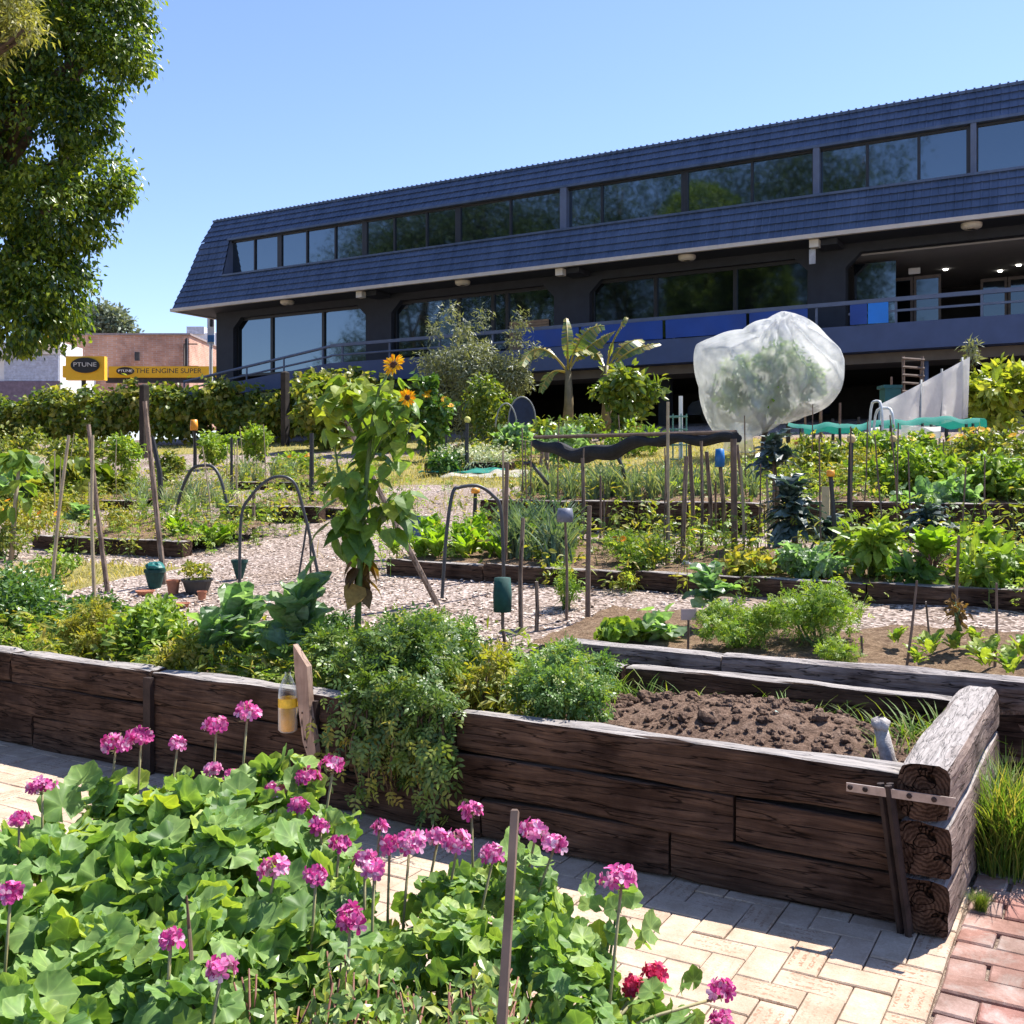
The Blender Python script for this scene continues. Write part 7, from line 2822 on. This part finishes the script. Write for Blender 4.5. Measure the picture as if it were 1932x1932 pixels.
for (q0, q1, yt, lab) in ((1638, 1668, 757, "white pipe hoop left of the white screen, behind the green netting"), (1645, 1690, 770, "second lower white pipe hoop left of the white screen")):
    b = B((q0 + q1) / 2, 16.6)
    dd = depth(b)
    A_ = np.linspace(0, pi, 14)
    zb = b[2] - .1
    w = (q1 - q0) / 2 / F * dd
    zt = EYE + (HZ - yt) / F * dd
    P = [np.array([b[0] - w * cos(a), b[1] + .1 * cos(a), zb + (zt - zb) * (1 - (1 - sin(a)) ** 2.2)]) for a in A_]
    tag(MB().tube(P, .022, 6).build("pipe_hoop", simple("white_pipe", (.6, .62, .62), .5), None, True, b), lab, "hoop", "white pipe hoops")
b = B(1722, 21)
dd = depth(b)
t = thing("trellis", "brown wooden ladder trellis standing behind the white screen", "trellis", b)
mb = MB()
for q in (1706, 1742):
    mb.tube([np.array([wx(q, 21), 21, b[2] - .1]), at_d(q - 2, 672, dd)], .03, 5)
mb.build("upright", M_brownstake, t)
mb = MB()
for y in (676, 692, 707, 722, 738):
    mb.tube([at_d(1702, y, dd - .03), at_d(1744, y + 3, dd - .03)], .026, 5)
mb.build("slat", M_brownstake, t)
b = B(1690, 20.5)
dd = depth(b)
t = thing("crate_stand", "dark teal crate on a post in front of the undercroft, left of the trellis", "crate", b)
mb = MB()
mb.tube([b - [0, 0, .1], at_d(1682, 760, dd)], .035, 6)
mb.build("post", M_greenmesh, t)
mb = MB()
scr(1670, 730, 1700, 764, dd, .3, mb)
scr(1667, 726, 1703, 732, dd - .03, .36, mb)
mb.build("crate", simple("dark_teal_crate", (.01, .09, .085), .5), t)
# small green net and white sheet lying by the lawn
b = spot(880, 893)
mb = MB()
gx, gy = np.meshgrid(np.linspace(-.8, .8, 16), np.linspace(-.5, .5, 9))
zz = .07 + .05 * vnoise(np.stack([gx, gy, gx * 0], -1), 5, 4)
G_ = np.stack([b[0] + gx, b[1] + gy, gfun(b[0] + gx, b[1] + gy) + zz], -1)
mb.grid(G_)
mb.grid(G_ - [0, 0, .012])
tag(mb.build("net_heap", M_tarp, None, True, b), "small heap of green netting lying at the left edge of the lawn", "netting")
b = spot(925, 899)
mb = MB()
zz = .06 + .05 * vnoise(np.stack([gx, gy, gx * 0], -1), 4.3, 9)
G_ = np.stack([b[0] + gx, b[1] + gy * .9, gfun(b[0] + gx, b[1] + gy) + zz], -1)
mb.grid(G_)
mb.grid(G_ - [0, 0, .012])
tag(mb.build("white_sheet", M_screen, None, True, b), "white sheet lying on the lawn beside the green netting", "sheet")
b = B(1170, 21.5)
for q, lab in ((1173, "yellow-orange post stub left one, at the foot of the office"), (1182, "yellow-orange post stub right one, at the foot of the office")):
    p = B(q + 26, 21.5)
    tag(MB().box((p[0] - .07, p[1] - .05, p[2] - .1), (p[0] + .05, p[1] + .05, p[2] + .55)).build("post_stub", simple("ochre_timber", (.5, .27, .07), .7), loc=p), lab, "post")
# climbing tomato on its cane left of the thick brown stake
G1("young_tomato", "slender young tomato plant tied to a cane in the gravel before the leek bed", 1040, 1100, 1060, 6.9, 130, .075, TOMATO, L_lime, dz=.03, k=5, low=.2)
G1("leafy_sprig", "withered brown plant clinging to the stick among the seedlings", 1785, 1835, 1130, 6.4, 60, .05, OVAL, L_dead, dz=.2, k=5)

for (x0, x1, yt, Y, n_, lab, mt, tm, lf_) in ((-40, 70, 985, 7.3, 500, "low weedy greens at the left edge, right behind the nearest bed", L_vine, OVAL, .06),
        (60, 150, 1030, 6.6, 350, "small weedy greens behind the dark bush, by the little patch of grass", L_lime, OVAL, .055),
        (215, 330, 1020, 8.1, 420, "straggly greens at the front of the far left bed, behind the rightmost cane", L_yellowing, LANCE, .07),
        (60, 190, 925, 10.3, 700, "yellow-green plants between the far left beds", L_yellowing, OVAL, .09),
        (-50, 60, 930, 10.0, 500, "grey-green plants at the left edge behind the dry stalk", L_vine, OVAL, .1),
        (280, 350, 850, 14.5, 500, "greens at the foot of the dark fence post", L_vine, OVAL, .12),
        (520, 560, 945, 10.8, 160, "small weeds in the bare mulched bed", L_yellowing, OVAL, .06)):
    G1("mixed_greens", lab, x0, x1, yt, Y, n_, lf_, tm, mt, dz=.05, k=9)

# slim canes scattered through the beds
for (n_, x0, x1, ya, yb, lab, grp, mt) in ((16, 1400, 1920, 8.2, 14, "short slim dark cane among the vegetables of the right-hand beds", "slim canes in the right-hand beds", M_brownstake),
                                          (12, 10, 560, 8.4, 16, "short slim pale cane among the vegetables of the left-hand beds", "slim canes in the left-hand beds", M_bamboo),
                                          (9, 960, 1290, 8.0, 12, "short slim grey cane among the onions and leeks", "slim canes among the leeks", M_stake)):
    for i in range(n_):
        b = B(rnd.uniform(x0, x1), rnd.uniform(ya, yb), .05)
        h = rnd.uniform(.6, 1.25)
        ln = np.array([rnd.gauss(0, .05), rnd.gauss(0, .05), 1.0])
        tag(MB().tube([b - [0, 0, .15], b + ln * h * .5 + rng.normal(size=3) * .008, b + ln * h], [.009, .008, .007], 6).build("slim_cane", mt, None, False, b), lab, "cane", grp)
